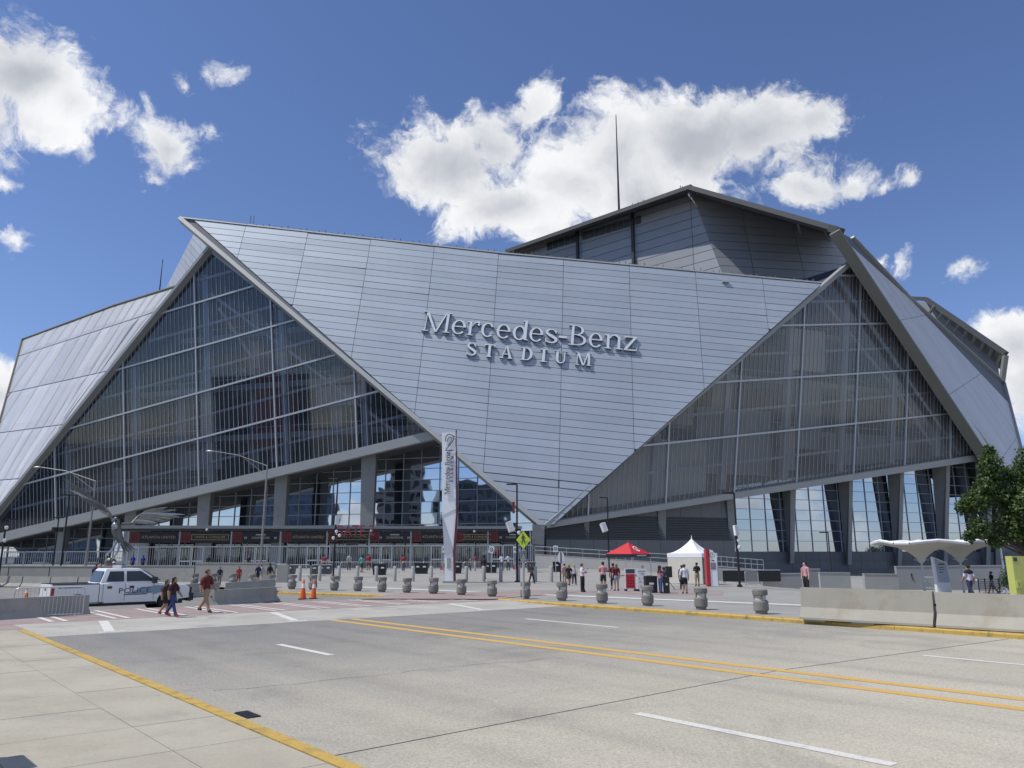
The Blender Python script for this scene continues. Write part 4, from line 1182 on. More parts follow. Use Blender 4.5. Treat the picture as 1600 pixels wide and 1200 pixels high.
# the big name on the wing; boxes measured along the line of writing
sign = bpy.data.objects.new('name_lettering', None); COL.objects.link(sign); sign.parent = stadium
b0, b1 = PM.p2(658.5, 518.5), PM.p2(995, 551)
bd = (b1-b0).normalized(); bup = Vector((-bd.y, bd.x)) - bd*0.015; BW = (b1-b0).length
cap_h = 0.1075*BW
for c, x0, x1 in (('M', 75, 262), ('e', 272, 365), ('r', 375, 462), ('c', 468, 555), ('e', 570, 662), ('d', 678, 782), ('e', 787, 878), ('s', 890, 972), ('-', 977, 1037), ('B', 1045, 1162), ('e', 1178, 1268), ('n', 1282, 1397), ('z', 1408, 1495)):
    f = (x0-75)/1420; w = (x1-x0)/1420*BW
    p = b0 + bd*(f*BW)
    letter_mesh(c, w, PM, p.x, p.y, cap_h, 0.08, 0.40, bd, bup, [MATS['letter'], MATS['letter_side']], sign)
s0_, s1_ = PM.p2(728, 556.5), PM.p2(923, 574)
sdir = (s1_-s0_).normalized(); sup = Vector((-sdir.y, sdir.x)) - sdir*0.015; SW = (s1_-s0_).length
for c, x0, x1 in (('S', 372, 437), ('T', 488, 558), ('A', 595, 678), ('D', 730, 808), ('I', 858, 903), ('U', 952, 1035), ('M', 1088, 1192)):
    f = (x0-372)/820; w = (x1-x0)/820*SW; p = s0_ + sdir*(f*SW)
    letter_mesh(c, w, PM, p.x, p.y, 0.0665*BW, 0.08, 0.38, sdir, sup, [MATS['letter'], MATS['letter_side']], sign, 1.35)

def text_part(txt, size, mat, parent, M4, depth=0.0, align='CENTER', name='lettering', sx=1.0):
    """plain block lettering from the built-in face, as a mesh"""
    cu = bpy.data.curves.new(name, 'FONT'); cu.body = txt; cu.size = size; cu.align_x = align; cu.align_y = 'CENTER'; cu.extrude = depth; cu.resolution_u = 2
    ob = bpy.data.objects.new('tmp', cu); COL.objects.link(ob)
    dg = bpy.context.evaluated_depsgraph_get()
    me = bpy.data.meshes.new_from_object(ob.evaluated_get(dg))
    bpy.data.objects.remove(ob); bpy.data.curves.remove(cu)
    me.name = name; me.materials.clear(); me.materials.append(mat)
    me.transform(M4 @ Matrix.Diagonal((sx, 1, 1, 1)))
    o = bpy.data.objects.new(name, me); COL.objects.link(o); o.parent = parent
    return o
def upright(loc, rz=0.0):
    """letters stand up facing -y"""
    return Matrix.Translation(loc) @ Matrix.Rotation(rz, 4, 'Z') @ Matrix.Rotation(R(90), 4, 'X')

# scoreboard figures seen through the west glass
sb_ = bpy.data.objects.new('scoreboard', None); COL.objects.link(sb_); sb_.parent = cavL
for txt_, u_, v_, sz_ in (('7:16', 371, 578, 1.25), ('0-0', 371, 591, 1.45)):
    q_ = PLF.P(u_, v_) + PLF.N*-0.75 - SO
    text_part(txt_, sz_, MATS['score_print'], sb_, Matrix.Translation(q_) @ Matrix.Rotation(math.atan2(PLF.e1.y, PLF.e1.x), 4, 'Z') @ Matrix.Rotation(R(90), 4, 'X'), 0.02, name='figures')

# ================================================================ ENTRANCE GATE
mk('canopy_grey', (0.27, 0.285, 0.28), 0.5, 0.3, 0.05, 1)
mk('canopy_dark', (0.05, 0.053, 0.055), 0.6, 0.1, 0.05, 1)
mk('banner_black', (0.018, 0.017, 0.018), 0.6, 0, 0.1, 2)
mk('banner_red', (0.16, 0.024, 0.026), 0.6, 0, 0.05, 2)
mk('banner_red_dark', (0.08, 0.012, 0.014), 0.6, 0, 0)
mk('gold', (0.42, 0.33, 0.16), 0.5, 0.1, 0)
mk('cream', (0.50, 0.47, 0.40), 0.6, 0, 0)
mk('gate_red', (0.30, 0.04, 0.05), 0.45, 0, 0.05, 2)
mk('galv', (0.40, 0.425, 0.44), 0.42, 0.55, 0.06, 3)
mk('galv_light', (0.48, 0.50, 0.51), 0.45, 0.4, 0.06, 3)
CN0, CN1 = DP(192, 821, 89.0), DP(812, 822, 98.5)
cdir = (CN1-CN0); CL = cdir.length; cdir = cdir.normalized(); cperp = Vector((-cdir.y, cdir.x, 0)).normalized()   # towards the building
crz = math.atan2(cdir.y, cdir.x)
canopy = thing('gate_canopy', 'long low grey canopy over the entrance gates, hung with a row of black banners', 'canopy', (CN0.x, CN0.y, h_plaza(CN0.x, CN0.y)), crz)
H0 = CN0.z - canopy.location.z
def cx_of(u):
    lo, hi = -40.0, CL+40
    for _ in range(40):
        mid = (lo+hi)/2; p = CN0 + cdir*mid - CAM
        zc = p.y*math.cos(PITCH) + p.z*math.sin(PITCH)
        uu = 800 + FPX*p.x/zc
        if uu < u: lo = mid
        else: hi = mid
    return lo
rise = (CN1.z-CN0.z)/CL
MB().bx(-0.3, CL+0.3, 0, 5.0, H0-0.35, H0).xf(lambda v: (v[0], v[1], v[2]+rise*max(0, v[0]))).build('canopy_roof', MATS['canopy_grey'], canopy)
MB().bx(-0.2, CL+0.2, 0.15, 0.4, H0-0.62, H0-0.36).xf(lambda v: (v[0], v[1], v[2]+rise*max(0, v[0]))).build('canopy_fascia', MATS['canopy_dark'], canopy)
bu = [201, 281, 362, 439, 511.6, 578, 643, 711, 763.6, 830]
bx_ = [cx_of(u) for u in bu]
for x in bx_:
    MB().bx(x-0.09, x+0.09, 0.45, 0.63, -0.3, H0-0.36).build('canopy_post', MATS['galv'], canopy)
kinds = ['AU', 'UC', 'CH', 'AU', 'UC', 'CH', 'AU', 'UC', 'CH']
for i, kd in enumerate(kinds):
    x0, x1 = bx_[i]+0.16, bx_[i+1]-0.16; zt = H0-0.66 + rise*x0; zb = zt-1.3
    bn = MB().bx(x0, x1, 0.30, 0.38, zb, zt).build('banner', MATS['banner_black'], canopy)
    rb = MB().bx(x0+0.02, x0+1.05, 0.275, 0.30, zb+0.05, zt-0.05).build('red_field', MATS['banner_red'], bn)
    e_ = MB()
    for k in range(3): e_.bx(x0+0.16+k*0.28, x0+0.30+k*0.28, 0.262, 0.276, zb+0.10+0.12*(k % 2), zt-0.14-0.10*(1-k % 2))
    e_.bx(x0+0.30, x0+0.72, 0.264, 0.276, zb+0.36, zb+0.48)
    e_.build('emblem', MATS['banner_red_dark'], bn)
    cx = (x0+1.05+x1)/2; cz = (zb+zt)/2
    if kd == 'AU': text_part('ATLANTA UNITED', 0.44, MATS['gold'], bn, upright((cx, 0.285, cz)), 0.005)
    elif kd == 'UC':
        text_part('UNITE & CONQUER', 0.38, MATS['gold'], bn, upright((cx, 0.285, cz)), 0.005)
        f_ = MB(); hw = 2.05
        for (a, b, c, d) in ((-hw, hw, 0.27, 0.32), (-hw, hw, -0.32, -0.27), (-hw, -hw+0.05, -0.27, 0.27), (hw-0.05, hw, -0.27, 0.27)): f_.bx(cx+a, cx+b, 0.27, 0.295, cz+c, cz+d)
        f_.build('frame', MATS['gold'], bn)
    else:
        text_part('CHAMPIONS', 0.36, MATS['cream'], bn, upright((cx, 0.285, cz-0.08)), 0.005)
        f_ = MB()
        for k in (-1, 1):
            for j in range(2): f_.bx(cx+k*(1.6+0.16*j)-0.04, cx+k*(1.6+0.16*j)+0.04, 0.27, 0.295, cz-0.2, cz+0.05)
        f_.bx(cx-0.55, cx+0.55, 0.27, 0.295, cz+0.22, cz+0.34)
        f_.build('laurel', MATS['cream'], bn)
# storefront under the canopy: transoms and doors
sf = MB()
for k in range(int(CL/1.45)):
    x = k*1.45
    sf.bx(x-0.05, x+0.05, 5.2, 5.32, -0.4, H0-0.4)
for z in (2.55, 3.3, 3.9): sf.bx(0, CL, 5.18, 5.30, z-0.05, z+0.05)
sf.build('storefront_frame', MATS['galv'], canopy)['kind'] = 'stuff'
for k in range(int(CL/1.45)):
    for (z0, z1) in ((-0.3, 2.5), (2.6, 3.25), (3.35, 3.85), (3.95, H0-0.4)):
        MB().sheet([(k*1.45+0.05, 5.25, z0), (k*1.45+1.40, 5.25, z0), (k*1.45+1.40, 5.25, z1), (k*1.45+0.05, 5.25, z1)]).build('storefront_pane', MATS['door_glass'], canopy, fix=False)
for u in (314, 431, 312 - 100, 552, 806):
    x = cx_of(u); MB().bx(x-0.75, x+0.75, 3.6, 4.6, -0.4, H0-0.4).build('canopy_pier', MATS['galv_light'] if u < 500 else MATS['column'], canopy)
for u in (324, 741, 580):
    x = cx_of(u); MB().lathe([(0.02, -0.3), (0.16, -0.22), (0.16, -0.08), (0.05, 0)], 8, (x, -0.1, H0-0.30)).build('dome_camera', MATS['galv_light'], canopy)

# GATE 2 in red letters, standing on the canopy edge
gs = thing('gate_sign', 'red letters GATE 2 standing on the edge of the grey entrance canopy', 'sign', tuple(DP(524, 836, 92.0)), 0.06)
text_part('GATE 2', 1.75, MATS['gate_red'], gs, Matrix.Translation((2.25, 0, 0.45)) @ Matrix.Rotation(-0.02, 4, 'Y') @ Matrix.Rotation(R(90), 4, 'X'), 0.14, sx=0.82)
MB().bx(-0.1, 4.5, 0.15, 0.25, -0.32, -0.22).build('mounting_rail', MATS['canopy_dark'], gs)

# security fence: framed panels, some of them gate leaves
def fence_panel(name, w, h, bars, mat, parent, x0, gate=False, z0=0.0):
    m = MB()
    p = 0.10 if gate else 0.06
    m.bx(x0, x0+p, -p/2, p/2, z0, z0+h); m.bx(x0+w-p, x0+w, -p/2, p/2, z0, z0+h)
    m.bx(x0+p, x0+w-p, -p/2, p/2, z0+h-0.12, z0+h); m.bx(x0+p, x0+w-p, -0.03, 0.03, z0+0.08, z0+0.16)
    if gate: m.bx(x0+p, x0+w-p, -0.03, 0.03, z0+1.05, z0+1.2)
    for i in range(1, bars):
        x = x0 + w*i/bars; m.bx(x-0.018, x+0.018, -0.018, 0.018, z0+0.16, z0+h-0.12)
    return m.build(name, mat, parent)
FA, FB = atdepth(2, 86), atdepth(848, 91)
fd = FB-FA; FL = Vector((fd.x, fd.y)).length; frz = math.atan2(fd.y, fd.x)
fence = thing('security_fence', 'tall grey steel security fence with gate frames in front of the entrance canopy', 'fence', tuple(FA), frz)
slope = (FB.z-FA.z)/FL
x = 0.0; k = 0
while x < FL-2.2:
    gate = (k % 4 in (1, 2)) and x > 12
    h = 2.75 if x > 12 else 2.3
    fence_panel('gate_leaf' if gate else 'fence_panel', 1.25 if gate else 2.1, h, 4 if gate else 9, MATS['galv_light'] if gate else MATS['galv'], fence, x, gate, slope*x)
    x += 1.32 if gate else 2.16; k += 1

# ================================================================ STREET FURNITURE
mk('concrete', (0.33, 0.325, 0.30), 0.8, 0, 0.10, 1.2, 0.15, 25, 0.06, dirt=((0.20, 0.195, 0.18), 1.3, 0.5))
mk('concrete_tan', (0.33, 0.315, 0.265), 0.8, 0, 0.10, 0.9, 0.15, 25, 0.05, dirt=((0.24, 0.19, 0.13), 1.4, 0.45))
mk('bollard', (0.20, 0.19, 0.172), 0.8, 0, 0.16, 4, 0.3, 40, 0.16)
mk('bollard_band', (0.52, 0.52, 0.50), 0.7, 0, 0.08, 5)
mk('post_grey', (0.36, 0.36, 0.35), 0.6, 0.1, 0.06, 4)
mk('bin_black', (0.013, 0.014, 0.016), 0.45, 0, 0.1, 4)
mk('white', (0.72, 0.73, 0.74), 0.5, 0, 0.04, 2)
mk('white_cloth', (0.78, 0.79, 0.82), 0.75, 0, 0.03, 2)
mk('cream_cloth', (0.56, 0.54, 0.47), 0.8, 0, 0.06, 1.5)
mk('red_cloth', (0.50, 0.02, 0.03), 0.6, 0, 0.06, 2)
mk('red_paint', (0.42, 0.025, 0.04), 0.4, 0, 0.05, 2)
mk('dark_red', (0.16, 0.02, 0.04), 0.4, 0, 0.05, 2)
mk('orange', (0.75, 0.12, 0.02), 0.5, 0, 0.06, 4)
mk('lime', (0.55, 0.72, 0.03), 0.5, 0, 0.0)
mk('lime_box', (0.50, 0.52, 0.14), 0.5, 0, 0.05, 2)
mk('sign_grey', (0.36, 0.35, 0.32), 0.5, 0, 0.05, 4)
mk('pale_pole', (0.27, 0.27, 0.25), 0.5, 0.4, 0.06, 2)
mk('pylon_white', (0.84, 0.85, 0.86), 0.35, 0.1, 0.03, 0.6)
mk('pylon_shade', (0.50, 0.52, 0.55), 0.4, 0.1, 0.03, 0.6)  # darker copy of pylon_white, shade of turned faces put into the colour
mk('ink', (0.05, 0.06, 0.075), 0.6, 0, 0)
mk('screen_blue', (0.42, 0.48, 0.58), 0.4, 0, 0.1, 1.5)

# ---- concrete bollards -----------------------------------------------------------------
def make_bollard():
    t = thing('concrete_bollard', '', 'bollard', group='waisted concrete bollards along the kerb')
    MB().lathe([(0.215, 0), (0.215, 0.10), (0.222, 0.105), (0.262, 0.125), (0.275, 0.15), (0.275, 0.43), (0.262, 0.47), (0.225, 0.50)], 18).build('drum', MATS['bollard'], t)
    MB().lathe([(0.205, 0.49), (0.205, 0.69)], 18).build('band', MATS['bollard_band'], t)
    for a in (0.4, 2.5, 4.6):
        x, y = 0.225*math.cos(a), 0.225*math.sin(a)
        MB().bx(x-0.02, x+0.02, y-0.02, y+0.02, 0.47, 0.70).build('strut', MATS['bollard'], t)
    MB().lathe([(0.21, 0.67), (0.262, 0.675), (0.275, 0.69), (0.275, 0.845), (0.262, 0.875), (0.0, 0.88)], 18).build('cap', MATS['bollard'], t)
    return t
bp0 = make_bollard()
bol = [(303, 915), (332, 915.6), (363, 916.4), (393, 917.2), (424, 918.2), (455.5, 920), (488.5, 921.2), (522, 922.5), (558.7, 923.7), (596.5, 925.2), (635.5, 926.6), (677, 928.2), (720.8, 930.2), (769, 932.6), (821, 935.6), (878, 938.8), (941, 942.8), (1012, 946.8), (1095.5, 952.6), (1190, 959.4)]
ord_ = ['first', 'second', 'third', 'fourth', 'fifth', 'sixth', 'seventh', 'eighth', 'ninth', 'tenth', 'eleventh', 'twelfth', 'thirteenth', 'fourteenth', 'fifteenth', 'sixteenth', 'seventeenth', 'eighteenth', 'nineteenth', 'twentieth']
for i, (u, v) in enumerate(bol):
    j = len(bol)-1-i
    lab = 'waisted concrete bollard on the plaza edge, %s counted from the near tan barrier' % ord_[j]
    o_ = instance(bp0, USED, GP(u, v), random.uniform(0, 6), lab, random.uniform(0.93, 1.02)); o_.rotation_euler = (random.uniform(-.03, .03), random.uniform(-.03, .03), o_.rotation_euler.z)
# ---- plain round posts further back ----------------------------------------------------
pp0 = thing('round_post', '', 'bollard', group='plain grey round posts across the plaza')
MB().lathe([(0.17, 0), (0.17, 0.02), (0.145, 0.03), (0.145, 1.17), (0.12, 1.21), (0, 1.22)], 14).build('post', MATS['post_grey'], pp0, 'angle')
MB().lathe([(0.148, 1.02), (0.149, 1.02), (0.149, 1.07), (0.148, 1.07)], 14).build('collar', MATS['galv_light'], pp0, 'angle')
tp = [468, 499, 529, 558, 587.5, 616.5, 645, 673.5, 728.5, 755.5, 782.5, 810, 836.5, 861.5, 939]
for i, u in enumerate(tp):
    instance(pp0, USED, GP(u, 908 + (u-468)*0.004), 0, 'plain grey round post across the plaza, %s from the police pickup side' % ord_[i])
# ---- litter bins -----------------------------------------------------------------------
def make_bin(w):
    t = thing('litter_bin', '', 'bin', group='black litter bins on the plaza')
    MB().add([(-w*.42, -.30, 0), (w*.42, -.30, 0), (w*.42, .30, 0), (-w*.42, .30, 0), (-w*.5, -.36, .95), (w*.5, -.36, .95), (w*.5, .36, .95), (-w*.5, .36, .95)], [(3, 2, 1, 0), (4, 5, 6, 7), (0, 1, 5, 4), (1, 2, 6, 5), (2, 3, 7, 6), (3, 0, 4, 7)]).build('body', MATS['bin_black'], t)
    MB().bx(-w*.52, w*.52, -.38, .38, .95, 1.03).build('lid', MATS['bin_black'], t)
    for sx in ((-.24*w, .24*w) if w > 1.1 else (0,)):
        mm = MB(); mm.bx(sx-.16, sx+.16, -.375, -.35, .62, .70); mm.bx(sx-.10, sx+.10, -.372, -.345, .70, .75); mm.build('logo', MATS['white'], t)
    return t
bb, bs = make_bin(1.35), make_bin(0.85)
for (kind, u, v, lab) in ((bb, 593, 898.5, 'wide black litter bin behind the round posts under the GATE 2 sign'), (bb, 658.5, 896.5, 'wide black litter bin just before the tall white pylon'), (bs, 715, 896, 'black litter bin half hidden by the tall white pylon'),
        (bb, 766.5, 895, 'wide black litter bin beside the man in grey trousers'), (bs, 830, 894, 'black litter bin behind the walker by the crossing sign'), (bs, 870, 893.5, 'black litter bin behind the oval sign'),
        (bs, 454, 898.5, 'black litter bin behind the end of the long concrete wall'), (bb, 508, 898.5, 'wide black litter bin beside the dark lamp post with cameras'), (bs, 492, 899, 'narrow black litter bin next to a wide one near the cones')):
    instance(kind, USED, GP(u, v), random.uniform(-.08, .08), lab)

# ---- jersey barriers and walls ---------------------------------------------------------
def barrier(u0, v0, u1, v1, h, mat, label, hf, name='concrete_barrier', back=0.0, w=0.60, straight=False, feet=True):
    a, b = hit(u0, v0, hf), hit(u1, v1, hf)
    d = Vector((b.x-a.x, b.y-a.y)); L = d.length; rz = math.atan2(d.y, d.x)
    t = thing(name, label, 'barrier' if not straight else 'wall', tuple(a), rz, group=None)
    prof = [(0, 0.035), (0, 0.10), (w*.29, 0.33*h/.82), (w*.36, h), (w*.64, h), (w*.71, 0.33*h/.82), (w, 0.10), (w, 0.035)] if not straight else [(0, -0.3), (0, h), (w, h), (w, -0.3)]
    sl = (b.z-a.z)/L; m = MB(); n = len(prof)
    ns = max(2, int(L/0.5)); vs = []
    for k in range(ns+1):
        x = L*k/ns
        for (y, z) in prof:
            j = 0 if k in (0, ns) else mnoise.noise(Vector((x*1.7, y*3, z*3+u0)))*0.008
            vs.append((x, y+j, z+sl*x))
    fs = [(k*n+i, k*n+(i+1) % n, (k+1)*n+(i+1) % n, (k+1)*n+i) for k in range(ns) for i in range(n)] + [list(range(n)), [ns*n+i for i in range(n)]]
    m.add(vs, fs); m.build('body', mat, t)
    if not straight and feet:
        for k in (0.12, 0.5, 0.88): MB().bx(L*k-0.35, L*k+0.35, 0.03, w-0.03, -0.02, 0.035).xf(lambda v: (v[0], v[1], v[2]+sl*v[0])).build('foot', mat, t)
        for (x, s) in ((0, -1), (L, 1)): MB().tube((x, w*.5, h*.62), (x+s*0.05, w*.5, h*.62), 0.03).build('loop', MATS['black_steel'], t)
    return t
barrier(1249, 969, 1458, 981.5, 1.06, MATS['concrete_tan'], 'tan stained concrete barrier on the kerb, its end toward the bollards', h_plaza, w=0.75)
barrier(1463, 982, 1690, 996, 1.04, MATS['concrete_tan'], 'pale concrete barrier on the kerb running out of the picture', h_plaza, w=0.75)
barrier(-60, 978, 142, 964, 0.80, MATS['concrete'], 'grey concrete barrier behind the steel barricade by the pickup tail', h_road, w=0.7)
barrier(341, 949.5, 438, 940, 0.76, MATS['concrete'], 'grey concrete barrier at the end of the red crossing near the cones', h_road, w=0.7)
barrier(282, 935.5, 345, 930, 0.80, MATS['concrete'], 'short pale barrier behind the pickup bonnet', h_road)
barrier(352, 932, 430, 925.5, 0.80, MATS['concrete'], 'pale barrier behind the grey barrier at the crossing end', h_road)
barrier(-60, 916.5, 29, 918, 0.86, MATS['concrete'], 'pale barrier along the far lane at the picture edge', h_road)
barrier(31, 918.2, 73, 918.8, 0.86, MATS['concrete'], 'grey barrier second along the far lane behind the lone small cone', h_road)
barrier(75, 918.9, 116, 919.4, 0.86, MATS['concrete'], 'barrier third along the far lane behind the pickup bed', h_road)
barrier(118, 919.5, 160, 920, 0.86, MATS['concrete'], 'barrier fourth along the far lane behind the pickup cab', h_road)
# long plain wall in front of the gates
wl = [(-70, 901, 74), (11, 74, 73.5), (75, 190, 72), (191, 300, 70), (301, 430, 68)]
ys = [(-70, 10), (11, 74), (75, 190), (191, 302), (303, 428)]
for i, (u0, u1) in enumerate(ys):
    a, b = atdepth(u0, 66-u0*0.006), atdepth(u1, 66-u1*0.006)
    d = Vector((b.x-a.x, b.y-a.y)); L = d.length
    t = thing('concrete_wall', ['long plain concrete wall panel at the picture edge below the fence', 'concrete wall panel second from the picture edge below the fence', 'long concrete wall panel behind the pickup bed', 'concrete wall panel behind the pickup cab and bonnet', 'concrete wall panel behind the man in the red shirt, ending by the bollards'][i], 'wall', tuple(a), math.atan2(d.y, d.x))
    MB().bx(0.02, L-0.02, 0, 0.3, -0.4, 1.42).build('body', MATS['concrete'], t)
    MB().bx(0.0, L, -0.03, 0.33, 1.42, 1.50).build('coping', MATS['concrete'], t)
t = thing('concrete_block', 'tall square grey concrete block closing the end of the long wall', 'block', tuple(atdepth(431, 62)), 0.1)
MB().bx(0, 0.85, 0, 0.9, -0.2, 1.35).build('body', MATS['concrete'], t)

# ---- steel crowd barricades ------------------------------------------------------------
def make_barricade(w=2.1, n=18):
    t = thing('crowd_barricade', '', 'barricade', group='steel crowd barricades')
    r = 0.022; h = 1.08
    m = MB(); m.path([(0, 0, 0.16), (0, 0, h-0.12), (0.04, 0, h-0.04), (0.12, 0, h), (w-0.12, 0, h), (w-0.04, 0, h-0.04), (w, 0, h-0.12), (w, 0, 0.16), (0, 0, 0.16)], r, 6); m.build('frame', MATS['galv_light'], t)
    m = MB()
    for i in range(1, n): m.tube((w*i/n, 0, 0.16), (w*i/n, 0, h), 0.010, n=4, cap=False)
    o = m.build('bars', MATS['galv_light'], t); o['kind'] = 'stuff'
    for x in (0.22, w-0.22):
        MB().path([(x, -0.30, 0.015), (x, 0, 0.16), (x, 0.30, 0.015)], 0.02, 6).build('foot', MATS['galv_light'], t)
    return t
bar0 = make_barricade()
a, b = GR(19, 968), GR(127, 964)
a = GR(17, 970.5); b = GR(128, 966.5)
rzb = math.atan2(b.y-a.y, b.x-a.x)
instance(bar0, USED, a, rzb, 'steel barricade leaning before the grey barrier near the pickup tail', (b-a).length/2.1)
farb = []
for i, u in enumerate(range(500, 850, 32)):
    p = atdepth(u, 80.5); q = atdepth(u+31, 80.5)
    instance(bar0, USED, p, math.atan2(q.y-p.y, q.x-p.x), 'steel barricade in the row before the entrance gates, %s from the GATE 2 lamp post' % ord_[i], (q-p).length/2.1)
for i, (u0, u1) in enumerate(((412, 448), (450, 484), (486, 520))):
    p, q = GP(u0, 900.5), GP(u1, 900.5)
    instance(bar0, USED, p, math.atan2(q.y-p.y, q.x-p.x), ['bright steel barricade next to the square concrete block', 'bright steel barricade before a bin, middle of three by the concrete block', 'bright steel barricade ending at the dark lamp post with cameras'][i], (q-p).length/2.1)
for (u0, v0, u1, v1, lab) in ((1327, 920, 1352, 920.5, 'steel barricade in the gap between two low walls right of the lamp post'), (1165, 917, 1192, 918, 'steel barricade beside the dark lamp post past the information tent'), (1426, 921, 1441, 921.5, 'steel barricade that two people lean on near the fabric umbrellas')):
    p, q = GP(u0, v0), GP(u1, v1)
    instance(bar0, USED, p, math.atan2(q.y-p.y, q.x-p.x), lab, 1.0)

# ---- traffic cones ---------------------------------------------------------------------
cn0 = thing('traffic_cone', '', 'cone', group='orange traffic cones')
MB().bx(-.19, .19, -.19, .19, 0, .04).build('base', MATS['bin_black'], cn0)
MB().lathe([(.15, .04), (.125, .25)], 14).build('cone_foot', MATS['orange'], cn0, 'angle')
MB().lathe([(.125, .25), (.112, .36), (.108, .362), (.088, .52)], 14).build('cone_body', MATS['orange'], cn0, 'angle')
MB().lathe([(.088, .52), (.062, .72)], 14).build('reflective_band', MATS['white'], cn0, 'angle')
MB().lathe([(.062, .72), (.03, .92), (.02, .93), (0, .93)], 14).build('tip', MATS['orange'], cn0, 'angle')
for (u, v, s, lab) in ((473, 936.5, 1.18, 'orange traffic cone, the one nearer the grey barrier'), (489.5, 935.8, 1.12, 'orange traffic cone, the one nearer the yellow kerb bollards'), (40, 940, 0.9, 'small orange cone behind the steel barricade')):
    instance(cn0, USED, GR(u, v), 0.4, lab, s)

# ---- lamp posts ------------------------------------------------------------------------
def top_z(u, v, p): return DP(u, v, p.y).z - p.z
def cobra(u, y, vt, hu, hv, label):
    p = atdepth(u, y); H = DP(u, vt, y).z - p.z
    t = thing('street_lamp', label, 'street lamp', tuple(p)); 
    MB().tube((0, 0, 0), (0, 0, H), 0.12, 0.07, 10).build('pole', MATS['pale_pole'], t, 'angle')
    e = DP(hu, hv, y) - p; top = Vector((0, 0, H))
    ex = e - Vector((top.x, 0, 0))
    mid = top.lerp(e, 0.55) + Vector((0, 0, 0.25))
    MB().path([top, mid, e], [0.055, 0.042, 0.034], 6).build('arm', MATS['pale_pole'], t)
    MB().path([top - Vector((0, 0, 0.9)), top.lerp(e, 0.42) + Vector((0, 0, 0.1))], 0.028, 6).build('brace', MATS['pale_pole'], t)
    MB().ell(e + Vector((-0.35, 0, 0)), (0.42, 0.16, 0.10)).build('lamp_head', MATS['galv'], t, True)
cobra(405.5, 71, 728, 334, 705, 'pale street lamp with long arm rising behind the CHAMPIONS banner')
cobra(132, 76, 752, 64, 730, 'pale street lamp with long arm beside the metal bird sculpture')
def lamp(u, v, vt, label, arms=(-1,), y=None, r=0.085, arm=0.85):
    p = GP(u, v) if y is None else atdepth(u, y)
    H = DP(u, vt, p.y).z - p.z
    t = thing('lamp_post', label, 'lamp post', tuple(p))
    MB().lathe([(0.2, 0), (0.2, 0.10), (0.10, 0.16), (r, 0.2), (r*0.75, H)], 10).build('pole', MATS['black_steel'], t, 'angle')
    for s in arms:
        x0, x1 = sorted((0, s*arm))
        MB().bx(x0, x1, -0.12, 0.12, H-0.04, H+0.07).build('lamp_head', MATS['black_steel'], t)
        MB().sheet([(x0+0.15*(s > 0), -0.1, H-0.045), (x1-0.1, -0.1, H-0.045), (x1-0.1, 0.1, H-0.045), (x0+0.15*(s > 0), 0.1, H-0.045)]).build('diffuser', MATS['galv_light'], t)
    return t, p, H
def z_at(p, v): return DP(800, v, p.y).z - p.z
def speaker(t, p, u0, u1, v0, v1, tilt=0.25, mat='white'):
    k = mpp(p); xc = ((u0+u1)/2-800)*k*1.0 - p.x; w = (u1-u0)*k*0.8; z0, z1 = z_at(p, v1), z_at(p, v0); h = z1-z0
    m = MB(); m.bx(-w/2, w/2, -w*.35, w*.35, -h/2, h/2)
    M_ = Matrix.Translation((xc, -0.15, (z0+z1)/2)) @ Matrix.Rotation(tilt, 4, 'Y') @ Matrix.Rotation(0.3, 4, 'Z') @ Matrix.Rotation(-0.25, 4, 'X')
    m.xf(lambda v_: M_ @ Vector(v_)); sp = m.build('speaker_box', MATS['white'], t)
    m = MB(); m.bx(-w*.42, w*.42, -w*.37, -w*.35, -h*.44, h*.44); m.xf(lambda v_: M_ @ Vector(v_)); m.build('grille', MATS['galv_light'], sp)
    MB().tube((0, 0, (z0+z1)/2), (xc, 0, (z0+z1)/2), 0.04).build('bracket', MATS['black_steel'], t)
def domes(t, p, u, vs):
    for v in vs:
        z = z_at(p, v); x = (u-800)*mpp(p)-p.x
        m = MB(); m.lathe([(0.03, 0.22), (0.13, 0.18), (0.14, 0.05), (0.10, -0.05), (0, -0.09)], 10, (x, -0.2, z)); m.build('dome_camera', MATS['white'], t, True)
        MB().tube((0, 0, z+0.18), (x, -0.2, z+0.18), 0.025).build('bracket', MATS['white'], t)
def pole_banner(t, p, u0, u1, v0, v1, mat='red_paint'):
    k = mpp(p); x0, x1 = (u0-800)*k-p.x, (u1-800)*k-p.x
    MB().bx(x0, x1, -0.02, 0.02, z_at(p, v1), z_at(p, v0)).build('pole_banner', MATS[mat], t)
t, p, H = lamp(520.5, 902, 747, 'black lamp post with white cameras in front of the GATE 2 sign'); speaker(t, p, 519, 527, 806, 820, 0.05); domes(t, p, 518.5, (842,)); domes(t, p, 528, (838,)); domes(t, p, 523, (832,)); pole_banner(t, p, 518.8, 521.5, 774, 792, 'orange')
t, p, H = lamp(808, 910, 757, 'black lamp post with loudspeaker and red banner behind the crossing sign'); speaker(t, p, 791, 803, 815, 831, -0.3); pole_banner(t, p, 800.5, 804.5, 784, 802, 'banner_red'); domes(t, p, 811, (834,))
t, p, H = lamp(952, 0, 778, 'black lamp post with loudspeaker rising behind the red tent', y=82); speaker(t, p, 940, 950, 817, 831, -0.25)
t, p, H = lamp(1156, 917, 771, 'black lamp post with loudspeaker and cameras beside the information tent'); speaker(t, p, 1150.5, 1159, 821, 837, 0.05); domes(t, p, 1158, (846, 857))
lamp(1301, 916, 832, 'slim black lamp post before the mirrored glass, behind the low walls', r=0.07, arm=0.8)
t, p, H = lamp(92, 0, 774, 'black two-headed lamp post standing before the glass wall beyond the long wall', (-1, 1), y=70, arm=0.75)
